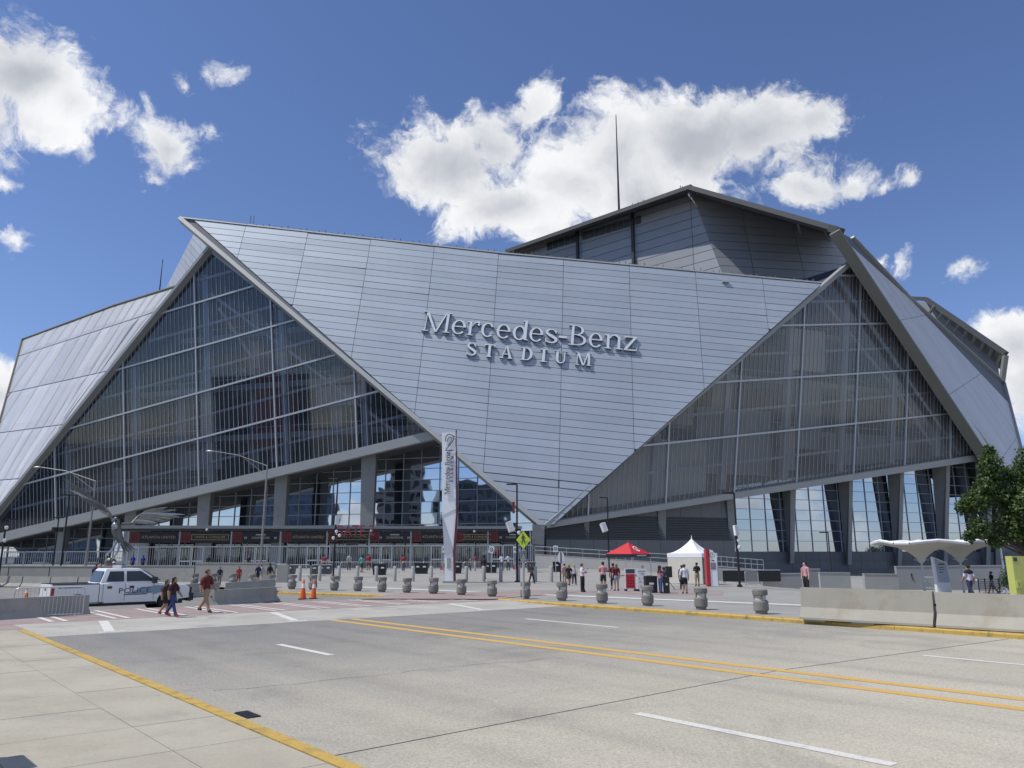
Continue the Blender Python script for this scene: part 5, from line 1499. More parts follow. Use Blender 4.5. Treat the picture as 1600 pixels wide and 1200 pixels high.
t, p, H = lamp(81, 0, 809, 'low black two-headed post with small black boxes at the foot of the glass wall', (-1, 1), y=84, arm=0.5)
for s in (-0.35, 0.35): MB().bx(s-0.18, s+0.18, -0.15, 0.15, H-1.5, H-1.0).build('black_box', MATS['bin_black'], t)
t, p, H = lamp(-4, 0, 812, 'black lamp post with camera dome cut by the picture edge', (1,), y=64, arm=0.8); domes(t, p, 0, (826, 846))

# ---- signs -----------------------------------------------------------------------------
p = GP(818, 936.5)
t = thing('crossing_sign', 'lime diamond pedestrian crossing sign over a small speed limit plate', 'road sign', tuple(p), 0)
k = mpp(p); zc = z_at(p, 843.5)
MB().tube((0, 0, 0), (0, 0, zc+0.3), 0.06, n=8).build('pole', MATS['sign_grey'], t)
hw, hh = 11.3*k, 13.8*k; ry = 0.12
dia = MB(); dia.prism([(-hw, -0.06, zc), (0, -0.06, zc-hh), (hw, -0.06, zc), (0, -0.06, zc+hh)], (0, -0.02, 0)); dp_ = dia.build('diamond', MATS['lime'], t)
fg = MB(); s = hh/14.0
fg.prism([Vector((0.6*s*math.cos(R(36*i))*2.0-0.5*s, -0.083, zc+8.2*s+1.5*s*math.sin(R(36*i)))) for i in range(10)], (0, -0.006, 0))
def fp(*q): fg.prism([(x*s, -0.083 - 0.001*len(fg.F)*0.02, zc+z*s) for x, z in q], (0, -0.006, 0))
fp((-2.0, 6.2), (1.4, 6.2), (1.8, 0.0), (-1.6, 0.0)); fp((-1.6, 0.1), (0.2, 0.1), (-2.0, -7.0), (-3.4, -7.0)); fp((0.2, 0.1), (1.8, 0.1), (3.4, -7.0), (2.0, -7.2)); fp((-2.0, 6.0), (-1.4, 5.0), (-3.4, 1.4), (-4.0, 2.0)); fp((1.4, 6.0), (1.6, 4.4), (4.0, 1.6), (4.4, 2.4)); fp((-6.6, -2.4), (-3.0, -2.4), (-3.0, -1.9), (-6.6, -1.9)); fp((3.0, -2.4), (6.6, -2.4), (6.6, -1.9), (3.0, -1.9))
fg.build('walking_figure', MATS['ink'], dp_)
z0, z1 = z_at(p, 875.5), z_at(p, 859.5); w = 4.3*k
pl_ = MB().bx(-w, w, -0.085, -0.065, z0, z1).build('speed_plate', MATS['sign_grey'], t)
text_part('15', 0.36, MATS['ink'], pl_, upright((0, -0.09, z0+0.19)), 0.003); text_part('SPEED', 0.10, MATS['ink'], pl_, upright((0, -0.09, z1-0.08)), 0.003); text_part('LIMIT', 0.10, MATS['ink'], pl_, upright((0, -0.09, z1-0.17)), 0.003)
p = GP(876, 909)
t = thing('oval_sign', 'white oval sign on a black post among the people by the plaza', 'sign', tuple(p), 0)
k = mpp(p)
MB().tube((0, 0, 0), (0, 0, z_at(p, 862)), 0.05, n=8).build('post', MATS['black_steel'], t)
m = MB(); m.prism([((877-876+5.2*math.cos(R(20*i)))*k, -0.05, z_at(p, 871)+9*k*math.sin(R(20*i))) for i in range(18)], (0, -0.03, 0)); pl_ = m.build('plate', MATS['white'], t)
MB().bx(0*k, 1.8*k, -0.1, -0.082, z_at(p, 880), z_at(p, 862.5)).build('black_bar', MATS['bin_black'], pl_)
for (u, v0, v1, w, rot, yd, lab) in ((868.5, 852.5, 862.5, 7, 0, 76, 'small white notice with black ring by the ramp wall'), (767.5, 853.5, 864, 8, 0.25, 78, 'small tilted white notice with black ring on the gate fence'), (805, 853.8, 863.5, 6, 0, 78, 'small white notice with black ring behind the dark lamp post'), (693.5, 853, 863.5, 6, 0, 78, 'small white notice with black ring peeping beside the tall pylon')):
    p = atdepth(u, yd); k = mpp(p); za, zb = z_at(p, v1), z_at(p, v0)
    t = thing('notice_sign', lab, 'sign', tuple(p), 0, group='small white ring notices')
    MB().tube((0, 0.04, 0), (0, 0.04, zb), 0.035, n=6).build('post', MATS['galv'], t)
    m = MB(); m.bx(-w*k/2, w*k/2, -0.02, 0.0, za, zb); zc = (za+zb)/2
    m.xf(lambda q: ((q[0])*math.cos(rot)+(q[2]-zc)*math.sin(rot), q[1], zc+(q[2]-zc)*math.cos(rot)-q[0]*math.sin(rot))); pl_ = m.build('plate', MATS['white'], t)
    m = MB()
    for q in ring(0, 0, w*k*.38, w*k*.42, w*k*.14, w*k*.14, 0, 360, 16): m.add([(a.x, -0.025, zc+a.y) for a in q], [(0, 1, 2, 3)])
    m.bx(-w*k*.1, w*k*.1, -0.03, -0.022, zc-w*k*.12, zc+w*k*.12)
    m.build('ring', MATS['ink'], pl_)
for (u, v, lab) in ((691, 890.5, 'small red box beside the foot of the tall white pylon'), (804, 889.5, 'small red box before the gates by the black lamp post')):
    p = GP(u, v); k = mpp(p)
    t = thing('red_box', lab, 'box', tuple(p)); MB().bx(-2.6*k, 2.6*k, -.25, .25, 0.0, 7*k*.8).build('body', MATS['red_paint'], t); MB().bx(-2.7*k, 2.7*k, -.27, .27, 7*k*.8, 7*k*.95).build('lid', MATS['red_paint'], t)

# ---- the tall faceted pylon ------------------------------------------------------------
p = GP(702, 911)
t = thing('pylon_sign', 'tall faceted white sign pylon with a red edge, numbered 2, before the gates', 'pylon sign', tuple(p), 0)
k = mpp(p)
def px3(u, v, dy=0.0): q = DP(u, v, p.y+dy); return q - p
def pylon(pts, mat, name, par, th=0.08, dy=0.0):
    m = MB(); m.prism([px3(u, v, d) for (u, v, d) in pts], (0, th, 0)); return m.build(name, mat, par)
core = MB()
# ring of outline points from foot to head: front-west, front-east, back
prof = [(696, 709.5, 711, 912), (694, 708, 711.5, 862), (691, 713, 715.5, 806), (690.5, 712.3, 714.5, 676)]
vs = []
for (a, b, c, v) in prof: vs += [px3(a, v, 0.0), px3(b, v, 0.0), px3(c, v, 0.35), px3((a+c)/2, v, 1.1)]
core.add(vs, [(i*4+j, i*4+(j+1) % 4, (i+1)*4+(j+1) % 4, (i+1)*4+j) for i in range(3) for j in range(4)] + [(3, 2, 1, 0), (12, 13, 14, 15)])
core_ob = core.build('body', MATS['pylon_white'], t)
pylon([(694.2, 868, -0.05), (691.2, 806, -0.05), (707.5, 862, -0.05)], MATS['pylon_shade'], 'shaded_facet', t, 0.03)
pylon([(690.6, 805, -0.04), (712.4, 795, -0.04), (712.2, 676, -0.04), (690.7, 676.5, -0.04)], MATS['pylon_white'], 'upper_facet', t, 0.03)
m = MB()
ed = [(708.5, 712.2, 911), (708, 711.8, 862), (712.6, 715.6, 800), (712.0, 714.0, 672)]
vs = []
for (a, b, v) in ed: vs += [px3(a, v, -0.12), px3(b, v, 0.3), px3(b, v, 0.5), px3(a, v, 0.1)]
m.add(vs, [(i*4+j, i*4+(j+1) % 4, (i+1)*4+(j+1) % 4, (i+1)*4+j) for i in range(3) for j in range(4)] + [(3, 2, 1, 0), (12, 13, 14, 15)])
m.build('red_edge', MATS['dark_red'], t)
# writing up the pylon, read from bottom to top
class Flat:
    def __init__(s, o, x, y, n): s.o, s.e1, s.e2, s.N = o, x, y, n
    def to3(s, a, h=0.0): return s.o + s.e1*a[0] + s.e2*a[1] + s.N*h
fl = Flat(px3(701, 739, -0.10), Vector((0, 0, 1)), Vector((-1, 0, 0)), Vector((0, -1, 0)))
wr = bpy.data.objects.new('name_lettering', None); COL.objects.link(wr); wr.parent = t
LW = 68*k; LC = LW*0.112
for c, x0, x1 in (('M', 75, 262), ('e', 272, 365), ('r', 375, 462), ('c', 468, 555), ('e', 570, 662), ('d', 678, 782), ('e', 787, 878), ('s', 890, 972), ('-', 977, 1037), ('B', 1045, 1162), ('e', 1178, 1268), ('n', 1282, 1397), ('z', 1408, 1495)):
    letter_mesh(c, (x1-x0)/1420*LW, fl, ((x0-75)/1420-0.5)*LW, -1.6*k, LC, 0.0, 0.02, Vector((1, 0)), Vector((0, 1)), [MATS['ink'], MATS['ink']], wr, 1.1, 'letter', Vector((0, 0, 0)))
for c, x0, x1 in (('S', 372, 437), ('T', 488, 558), ('A', 595, 678), ('D', 730, 808), ('I', 858, 903), ('U', 952, 1035), ('M', 1088, 1192)):
    letter_mesh(c, (x1-x0)/820*LW*0.56, fl, ((x0-372)/820-0.42)*LW*0.62+LW*.05, -7.6*k, LC*0.62, 0.0, 0.02, Vector((1, 0)), Vector((0, 1)), [MATS['ink'], MATS['ink']], wr, 1.3, 'letter', Vector((0, 0, 0)))
m = MB()
for q in sweep([(696.2, 690), (697, 682), (702, 678.5), (707.5, 681), (708.5, 687), (704, 694), (698, 701), (696.5, 703.5)], [1.0]*8, 5) + sweep([(696.5, 703.8), (703, 703.8), (710, 703.5)], [1.0]*3, 3) + sweep([(699.2, 690), (700, 685), (702.5, 682.5), (705, 684), (705.2, 688), (701.5, 694), (699.5, 697)], [.55]*7, 4) + sweep([(708, 680), (711, 683)], [.7]*2, 2):
    m.prism([px3(a.x, a.y, -0.07) for a in q], (0, -0.03, 0))
m.build('numeral', MATS['ink'], t)
pylon([(698.2, 872, -0.03), (704.5, 872, -0.03), (704.5, 888, -0.03), (698.2, 888, -0.03)], MATS['sign_grey'], 'map_panel', t, 0.04)
MB().bx(-0.5, 0.65, -0.3, 1.2, 0.0, 0.16).build('base', MATS['concrete'], t)

# ================================================================ POLICE PICKUP
mk('truck_white', (0.66, 0.68, 0.71), 0.28, 0.0, 0.03, 1.2, spec=0.5)
mk('truck_glass', (0.03, 0.036, 0.04), 0.06, 0.0, 0.0, spec=0.8)
mk('rubber', (0.018, 0.018, 0.019), 0.8, 0, 0.1, 8)
mk('chrome', (0.55, 0.56, 0.57), 0.2, 0.9, 0)
mk('black_plastic', (0.02, 0.021, 0.023), 0.5, 0, 0.05, 4)
mk('tail_red', (0.30, 0.01, 0.012), 0.25, 0, 0)
mk('stripe_blue', (0.20, 0.27, 0.36), 0.4, 0, 0.04, 2)
mk('police_blue', (0.02, 0.045, 0.12), 0.4, 0, 0)
def make_truck():
    a = math.atan2(RQ.y, RQ.x) + 0.06
    # nose at picture column 296, tail at 66
    c = atdepth(181, 36.0, h_road)
    t = thing('police_pickup', 'white four-door police pickup parked across the street beyond the crossing', 'pickup', tuple(c), a); t.scale = (0.94, 0.94, 0.98)
    def arc(cx, r, n=10): return [(cx + r*math.cos(math.pi*(1-i/n)), 0.42 + r*math.sin(math.pi*(1-i/n))) for i in range(n+1)]
    prof = [(-3.08, 0.62), (-3.10, 1.28), (-1.12, 1.28), (-1.10, 1.30), (1.62, 1.30), (1.75, 1.27), (2.80, 1.16), (2.98, 1.05), (3.05, 0.60), (2.52, 0.55)] + [(x, z) for x, z in arc(1.98, 0.50)][::-1] + [(1.44, 0.48), (-1.50, 0.48)] + [(x, z) for x, z in arc(-2.02, 0.50)][::-1] + [(-2.56, 0.60)]
    # three slices across: rounded shoulders come from narrower outer slices
    m = MB()
    n = len(prof)
    ys = [(-1.0, 0.0), (-0.965, 0.035), (0.965, 0.035), (1.0, 0.0)]
    vs = []
    for (y, up) in ys:
        for (x, z) in prof: vs.append((x, y, z + (up if z > 1.0 else 0)))
    fs = [(k*n+i, k*n+(i+1) % n, (k+1)*n+(i+1) % n, (k+1)*n+i) for k in range(3) for i in range(n)] + [list(range(n))[::-1], [3*n+i for i in range(n)]]
    m.add(vs, fs); body = m.build('body', MATS['truck_white'], t, True)
    # flat dark sheet for the shaded inside of the open cargo bed; rail caps
    MB().bx(-3.0, -1.16, -0.84, 0.84, 1.316, 1.324).build('bed_dark_sheet', MATS['black_plastic'], body)
    for y0, y1 in ((-1.005, -0.85), (0.85, 1.005)): MB().bx(-3.09, -1.14, y0, y1, 1.31, 1.345).build('rail_cap', MATS['black_plastic'], body)
    # cabin
    b = [(-1.10, -0.97), (1.62, -0.97), (1.62, 0.97), (-1.10, 0.97)]; mid = 1.335
    tp = [(-0.86, -0.77), (0.72, -0.77), (0.72, 0.77), (-0.86, 0.77)]
    tq = [(-0.78, -0.70), (0.62, -0.70), (0.62, 0.70), (-0.78, 0.70)]
    m = MB(); m.add([(x, y, mid) for x, y in b] + [(x, y, 1.92) for x, y in tp] + [(x, y, 1.975) for x, y in tq],
        [(3, 2, 1, 0)] + [(i, (i+1) % 4, 4+(i+1) % 4, 4+i) for i in range(4)] + [(4+i, 4+(i+1) % 4, 8+(i+1) % 4, 8+i) for i in range(4)] + [(8, 9, 10, 11)])
    cab = m.build('cab', MATS['truck_white'], t, True)
    def side(x, z, s, o=0.012):
        f = (z-mid)/(1.92-mid); y = 0.97 + (0.77-0.97)*f; return Vector((x, s*(y+o), z))
    for s in (-1, 1):
        for q in ([(-0.86, 1.40), (-0.08, 1.40), (-0.08, 1.85), (-0.70, 1.85)], [(0.04, 1.40), (1.36, 1.40), (0.70, 1.85), (0.04, 1.85)]):
            m = MB(); m.prism([side(x, z, s) for x, z in q], (0, s*0.008, 0)); m.build('side_window', MATS['truck_glass'], cab)
    m = MB(); m.prism([(1.60, -0.84, 1.40), (1.60, 0.84, 1.40), (0.80, 0.70, 1.88), (0.80, -0.70, 1.88)], (0.03, 0, 0.03)); m.build('windscreen', MATS['truck_glass'], cab)
    m = MB(); m.prism([(-1.09, -0.80, 1.40), (-1.09, 0.80, 1.40), (-0.92, 0.68, 1.86), (-0.92, -0.68, 1.86)], (-0.02, 0, 0)); m.build('rear_window', MATS['truck_glass'], cab)
    # doors: seams and handles
    for s in (-1, 1):
        for x in (-0.98, -0.02, 1.30):
            MB().bx(x-0.008, x+0.008, s*1.0-0.006, s*1.0+0.006, 0.56, 1.31).build('door_seam', MATS['black_plastic'], body)
        MB().bx(-1.15, -1.125, s*1.0-0.006, s*1.0+0.006, 0.50, 1.31).build('bed_gap', MATS['black_plastic'], body)
        for x in (-0.80, 0.18):
            MB().bx(x, x+0.20, s*1.0-0.02, s*1.0+0.02, 1.10, 1.20).build('door_handle', MATS['black_plastic'], body)
        m = MB(); m.bx(1.18, 1.36, s*1.10-0.13, s*1.10+0.13, 1.30, 1.58); m.build('mirror', MATS['black_plastic'], cab)
        MB().bx(-2.9, -0.9, s*0.98-0.02, s*0.98+0.02, 0.46, 0.54).build('sill', MATS['black_plastic'], body)
        # livery
        o = s*1.007
        m = MB(); m.prism([(0.10, o, 0.86), (2.30, o, 0.86), (2.30, o, 1.05), (1.60, o, 1.14), (0.70, o, 1.14), (0.60, o, 1.04), (0.35, o, 0.95)], (0, s*0.003, 0))
        m2 = MB(); m2.prism([(-0.10, o, 0.80), (0.95, o, 0.80), (1.05, o, 0.845), (0.0, o, 0.845)], (0, s*0.003, 0)); m2.build('stripe', MATS['police_blue'], body)
        m3 = MB(); m3.prism([(0.55, o, 1.08), (1.45, o, 1.20), (2.55, o, 1.10), (1.35, o, 0.80), (1.15, o, 0.80), (1.9, o, 1.06), (1.3, o, 1.12)], (0, s*0.002, 0)); m3.build('chevron', MATS['stripe_blue'], body); m.build('livery_band', MATS['stripe_blue'], body)
        rz = 0 if s < 0 else math.pi
        text_part('POLICE', 0.33, MATS['police_blue'], body, upright((0.42, s*1.014, 0.98), rz), 0.003, sx=1.35)
        MB().bx(-2.65, -1.9, s*1.006-0.003, s*1.006+0.003, 1.16, 1.19).build('bed_lettering', MATS['police_blue'], body)
        MB().bx(-2.85, -2.7, s*1.006-0.003, s*1.006+0.003, 1.16, 1.19).build('bed_lettering', MATS['police_blue'], body)
        MB().bx(-3.12, -3.0, s*0.93-0.085, s*0.93+0.085, 0.86, 1.18).build('tail_light', MATS['tail_red'], t)
        MB().bx(2.90, 3.045, s*0.80-0.16, s*0.80+0.16, 0.86, 1.06).build('headlight', MATS['chrome'], t)
        for x in (-2.02, 1.98):
            m = MB(); m.lathe([(0.24, -0.12), (0.36, -0.13), (0.40, -0.08), (0.40, 0.08), (0.36, 0.13), (0.24, 0.12)], 20); m.xf(lambda v: (v[0], v[2], v[1]))
            w = m.build('wheel', MATS['rubber'], t, True, loc=(x, s*0.86, 0.40))
            m = MB(); m.lathe([(0.0, 0.05), (0.10, 0.06), (0.20, 0.02), (0.25, 0.10), (0.25, -0.1), (0, -0.1)], 16); m.xf(lambda v: (v[0], s*v[2], v[1])); m.build('rim', MATS['chrome'], w, True)
    MB().bx(-3.06, -3.12, -0.9, 0.9, 0.66, 1.30).build('tailgate', MATS['truck_white'], t)
    MB().bx(-3.13, -3.12, -0.1, 0.1, 1.05, 1.15).build('tailgate_handle', MATS['black_plastic'], t)
    MB().bx(-3.28, -3.10, -0.98, 0.98, 0.50, 0.66).build('rear_bumper', MATS['chrome'], t)
    MB().bx(3.0, 3.25, -1.0, 1.0, 0.46, 0.80).build('front_bumper', MATS['black_plastic'], t)
    MB().bx(3.25, 3.32, -0.55, 0.55, 0.40, 1.06).build('push_bar', MATS['black_plastic'], t)
    MB().bx(2.99, 3.06, -0.60, 0.60, 0.80, 1.08).build('grille', MATS['black_plastic'], t)
    MB().bx(2.35, 2.55, -1.012, -1.005, 1.0, 1.08).build('badge', MATS['red_paint'], body)
    MB().bx(-0.18, 0.10, -0.62, 0.62, 1.99, 2.10).build('light_bar', MATS['galv_light'], t)
    MB().bx(-0.14, 0.06, -0.64, -0.36, 2.0, 2.12).build('light_lens', MATS['stripe_blue'], t)
    MB().bx(-2.9, 2.8, -0.8, 0.8, 0.34, 0.5).build('underbody', MATS['black_plastic'], t)
make_truck()

# ================================================================ PEOPLE
SKIN = {'l': (0.50, 0.32, 0.24), 'm': (0.36, 0.21, 0.14), 'd': (0.12, 0.065, 0.045)}
CLOTH = {}
def cloth(c):
    k = 'cloth_%d_%d_%d' % tuple(int(x*255) for x in c)
    return mk(k, c, 0.85, 0, 0.10, 6.0)
def person(u, v, label, top, legs, skin='l', hair=(0.02, 0.015, 0.012), face=0.0, H=None, vh=None, pose='stand', sleeve=0.45, leglen=1.0, shoes=(0.03, 0.03, 0.03), y=None, girth=1.0, longhair=False, hat=None, pack=None, top2=None, dress=False, hold=None, h=h_plaza, ph=0.5):
    p = hit(u, v, h) if y is None else atdepth(u, y, h)
    if vh is not None:
        H = (DP(u, vh, p.y).z - p.z)
    H = min(2.05, max(1.35, H or 1.7))
    st = {'stand': 0.04, 'walk': 0.34, 'phone': 0.05, 'cross': 0.04}[pose]
    L = []; E = []
    def J(x, y_, z, rx, ry=None): L.append((Vector((x, y_, z)), rx, ry or rx)); return len(L)-1
    g = girth
    pel = J(0, 0, .520, .082*g, .062*g); wai = J(0, 0, .605, .078*g, .058*g); che = J(0, .004, .715, .092*g, .062*g); col = J(0, .006, .800, .070*g, .045)
    nek = J(0, -.002, .845, .034, .034); jaw = J(0, -.016, .880, .042, .046); sku = J(0, -.004, .925, .050, .058); top_ = J(0, 0, .968, .030, .034)
    nose = J(0, -.072, .905, .010, .012)
    bones = []
    def B(a, b, m, cut=None, m2=None): E.append((a, b)); bones.append((a, b, m, cut, m2))
    B(pel, wai, 2, 0.35, 1); B(wai, che, 1); B(che, col, 1); B(col, nek, 1, 0.55, 0); B(nek, jaw, 0); B(jaw, sku, 0); B(sku, top_, 0); B(sku, nose, 0)
    for s in (-1, 1):
        sh = J(s*.104*g, .006, .792, .046*g)
        sw = s*st*0.9 if pose == 'walk' else 0.03
        if pose == 'phone' and s < 0:
            el = J(s*.13, -.07, .67, .036); wr = J(s*.075, -.185, .775, .024); ha = J(s*.06, -.215, .805, .024)
        elif pose == 'phone':
            el = J(s*.13, -.05, .66, .036); wr = J(s*.06, -.16, .70, .024); ha = J(s*.03, -.19, .71, .024)
        elif pose == 'cross':
            el = J(s*.135, -.01, .645, .038); wr = J(s*.05, -.10, .665, .026); ha = J(-s*.01, -.105, .675, .026)
        else:
            a1 = sw; el = J(s*.128*g, .006 - math.sin(a1)*.16, .792 - math.cos(a1)*.165, .036)
            a2 = sw + (0.45 if pose == 'walk' else 0.18); q = L[el][0]
            wr = J(s*.132*g, q.y - math.sin(a2)*.13, q.z - math.cos(a2)*.14, .023); q2 = L[wr][0]
            ha = J(s*.128*g, q2.y - math.sin(a2)*.05, q2.z - math.cos(a2)*.055, .026, .016)
        B(col, sh, 1)
        if sleeve <= 0.5: B(sh, el, 1, sleeve/0.5, 0); B(el, wr, 0)
        else: B(sh, el, 1); B(el, wr, 1, (sleeve-0.5)/0.5, 0)
        B(wr, ha, 0)
        hp = J(s*.050, 0, .490, .064*g)
        a1 = -s*st if pose == 'walk' else s*0.03
        kn = J(s*.060, -math.sin(a1)*.22, .490 - math.cos(a1)*.215, .046 if leglen > .5 else .043)
        back = pose == 'walk' and a1 < 0
        a2 = a1 - (0.35 if back else 0.02); q = L[kn][0]
        an = J(s*.060, q.y - math.sin(a2)*.23, q.z - math.cos(a2)*.225, .030 if leglen < 0.9 else .036); q2 = L[an][0]
        to = J(s*.068, q2.y - .085, q2.z - (.022 if not back else .03), .024, .020)
        he = J(s*.060, q2.y + .018, q2.z - .020, .024, .022)
        B(pel, hp, 2)
        if leglen <= 0.5: B(hp, kn, 2, leglen/0.5, 0); B(kn, an, 0, 0.92, 3)
        else: B(hp, kn, 2); B(kn, an, 2, (leglen-0.5)/0.5, 0 if leglen < 0.95 else 3)
        B(an, to, 3); B(an, he, 3)
    low = min(j[0].z - j[2] for j in L)
    me = bpy.data.meshes.new('body'); me.from_pydata([tuple((j[0] - Vector((0, 0, low)))*H) for j in L], E, [])
    ob = bpy.data.objects.new('tmp', me); COL.objects.link(ob)
    md = ob.modifiers.new('skin', 'SKIN'); md.use_smooth_shade = True
    for i, sv in enumerate(me.skin_vertices[0].data):
        sv.radius = (L[i][1]*H, L[i][2]*H); sv.use_root = (i == 0)
    sb = ob.modifiers.new('sub', 'SUBSURF'); sb.levels = 1
    dg = bpy.context.evaluated_depsgraph_get()
    bm_ = bpy.data.meshes.new_from_object(ob.evaluated_get(dg)); bpy.data.objects.remove(ob); bm_.name = 'body'
    bm_.materials.clear()
    for mt in (mk('skin_' + skin, SKIN[skin], 0.6, 0, 0.05, 8), cloth(top), cloth(legs), cloth(shoes), cloth(top2 or top)): bm_.materials.append(mt)
    pts = [(j[0] - Vector((0, 0, low)))*H for j in L]
    for poly in bm_.polygons:
        c = poly.center; best = 1e9; bmat = 0
        for (a, b, m1, cut, m2) in bones:
            pa, pb = pts[a], pts[b]; d = pb-pa; tt = max(0, min(1, (c-pa).dot(d)/max(1e-9, d.length_squared)))
            rr = (L[a][1]*(1-tt) + L[b][1]*tt)*H
            ds = (c - (pa + d*tt)).length - rr*0.9
            if ds < best: best = ds; bmat = m1 if (cut is None or tt < cut) else m2
        if bmat == 1 and top2 and c.z > 0.715*H: bmat = 4
        poly.material_index = bmat; poly.use_smooth = True
    t = thing('person', label, 'person', tuple(p), face)
    b_ob = bpy.data.objects.new('body', bm_); COL.objects.link(b_ob); b_ob.parent = t
    lo = -low*H
    hm = mk('hair_%d_%d' % (int(hair[0]*255), int(hair[2]*255)), hair, 0.7, 0, 0.15, 20)
    m = MB(); m.ell((0, .016*H, .936*H+lo), (.056*H, .062*H, .056*H), 12, 8)
    if longhair: m.ell((0, .040*H, .865*H+lo), (.056*H, .030*H, .10*H), 10, 7)
    m.build('hair', hm, t, True)
    m = MB()
    for s in (-1, 1): m.ell((s*.019*H, -.054*H, .918*H+lo), (.007*H, .005*H, .005*H), 6, 4)
    m.build('eyes', mk('eye', (0.02, 0.02, 0.02), 0.3, 0, 0), t)
    if hat:
        m = MB(); m.lathe([(.062*H, 0), (.060*H, .03*H), (.045*H, .055*H), (0, .062*H)], 12, (0, .008*H, .942*H+lo)); m.bx(-.045*H, .045*H, -.12*H, -.03*H, .945*H+lo, .953*H+lo); m.build('cap', cloth(hat), t, True)
    if pack:
        m = MB(); m.ell((0, .105*H, .70*H+lo), (.085*H, .06*H, .12*H), 10, 8); m.build('backpack', cloth(pack), t, True)
    if dress:
        m = MB(); m.lathe([(.088*H, .62*H), (.10*H, .52*H), (.13*H, .36*H), (.125*H, .355*H)], 14, (0, 0, lo)); m.build('skirt', cloth(top), t, True)
    if hold == 'phone':
        q = [j for j in L][0]; m = MB(); m.bx(-.075*H, -.035*H, -.235*H, -.228*H, .79*H+lo, .835*H+lo); m.build('phone', MATS['bin_black'], t)
    if hold == 'bag':
        m = MB(); m.ell((.15*H, .02*H, .46*H+lo), (.045*H, .07*H, .07*H), 8, 6); m.build('bag', MATS['bin_black'], t, True)
    return t
BLK, NVY, WHT, RED, MAR, PNK = (0.015, 0.015, 0.018), (0.02, 0.025, 0.07), (0.62, 0.62, 0.66), (0.38, 0.03, 0.03), (0.11, 0.015, 0.03), (0.50, 0.25, 0.26)
JEAN, KHA, GRY, TEAL = (0.04, 0.07, 0.19), (0.30, 0.23, 0.16), (0.22, 0.22, 0.22), (0.12, 0.40, 0.42)
F = R(90)      # walking to the right in the picture
person(320, 957.5, 'man in a red and black shirt and khaki shorts walking along the red crossing', (0.11, 0.013, 0.015), KHA, 'm', (0.10, 0.05, 0.03), R(75), vh=886, pose='walk', leglen=.42, pack=BLK, h=h_table, girth=1.12)
person(268, 964, 'woman in dark top and blue jeans striding before the pickup nose', (0.035, 0.012, 0.016), (0.03, 0.05, 0.15), 'm', (0.012, 0.01, 0.01), R(80), vh=898.5, pose='walk', longhair=True, shoes=(0.35, 0.03, 0.04), h=h_table)
person(257, 962.5, 'woman with a black bag half hidden behind the one in jeans', (0.05, 0.03, 0.03), (0.03, 0.02, 0.02), 'm', (0.10, 0.07, 0.045), R(80), vh=902, pose='walk', leglen=.35, longhair=True, pack=BLK, h=h_table, shoes=(0.35, 0.04, 0.04))
person(342, 0, 'person in a navy shirt before the long wall, nearest the pickup bonnet', NVY, GRY, 'm', face=R(20), vh=885, y=58)
person(372, 0, 'person in a red jersey before the long wall', RED, (0.25, 0.05, 0.05), 'm', face=R(15), vh=885, y=58, leglen=.4)
person(402, 0, 'person in a dark tunic and shorts before the end of the long wall', NVY, BLK, 'm', (0.2, 0.12, 0.05), R(60), vh=879.5, y=59, leglen=.35, pose='walk')
person(408, 0, 'person in pale clothes behind the one in a dark tunic', (0.40, 0.40, 0.42), (0.40, 0.40, 0.42), 'l', face=R(60), vh=881, y=60, pose='walk')
person(420.5, 0, 'person in a black shirt walking past the square concrete block', BLK, KHA, 'd', face=R(70), vh=878, y=58, pose='walk')
person(146, 0, 'person in a navy shirt behind the pickup bed', NVY, NVY, 'm', face=0, vh=881, y=60, leglen=.4)
person(153, 0, 'person in an orange top behind the pickup bed', (0.55, 0.12, 0.05), GRY, 'l', (0.2, 0.1, 0.05), 0, vh=880, y=60, leglen=.4)
person(174, 0, 'person in a red shirt and white cap behind the pickup roof', RED, GRY, 'l', face=0, vh=877, y=61, hat=WHT)
person(188, 0, 'dark-haired person behind the pickup roof', BLK, BLK, 'd', face=0, vh=880, y=61)
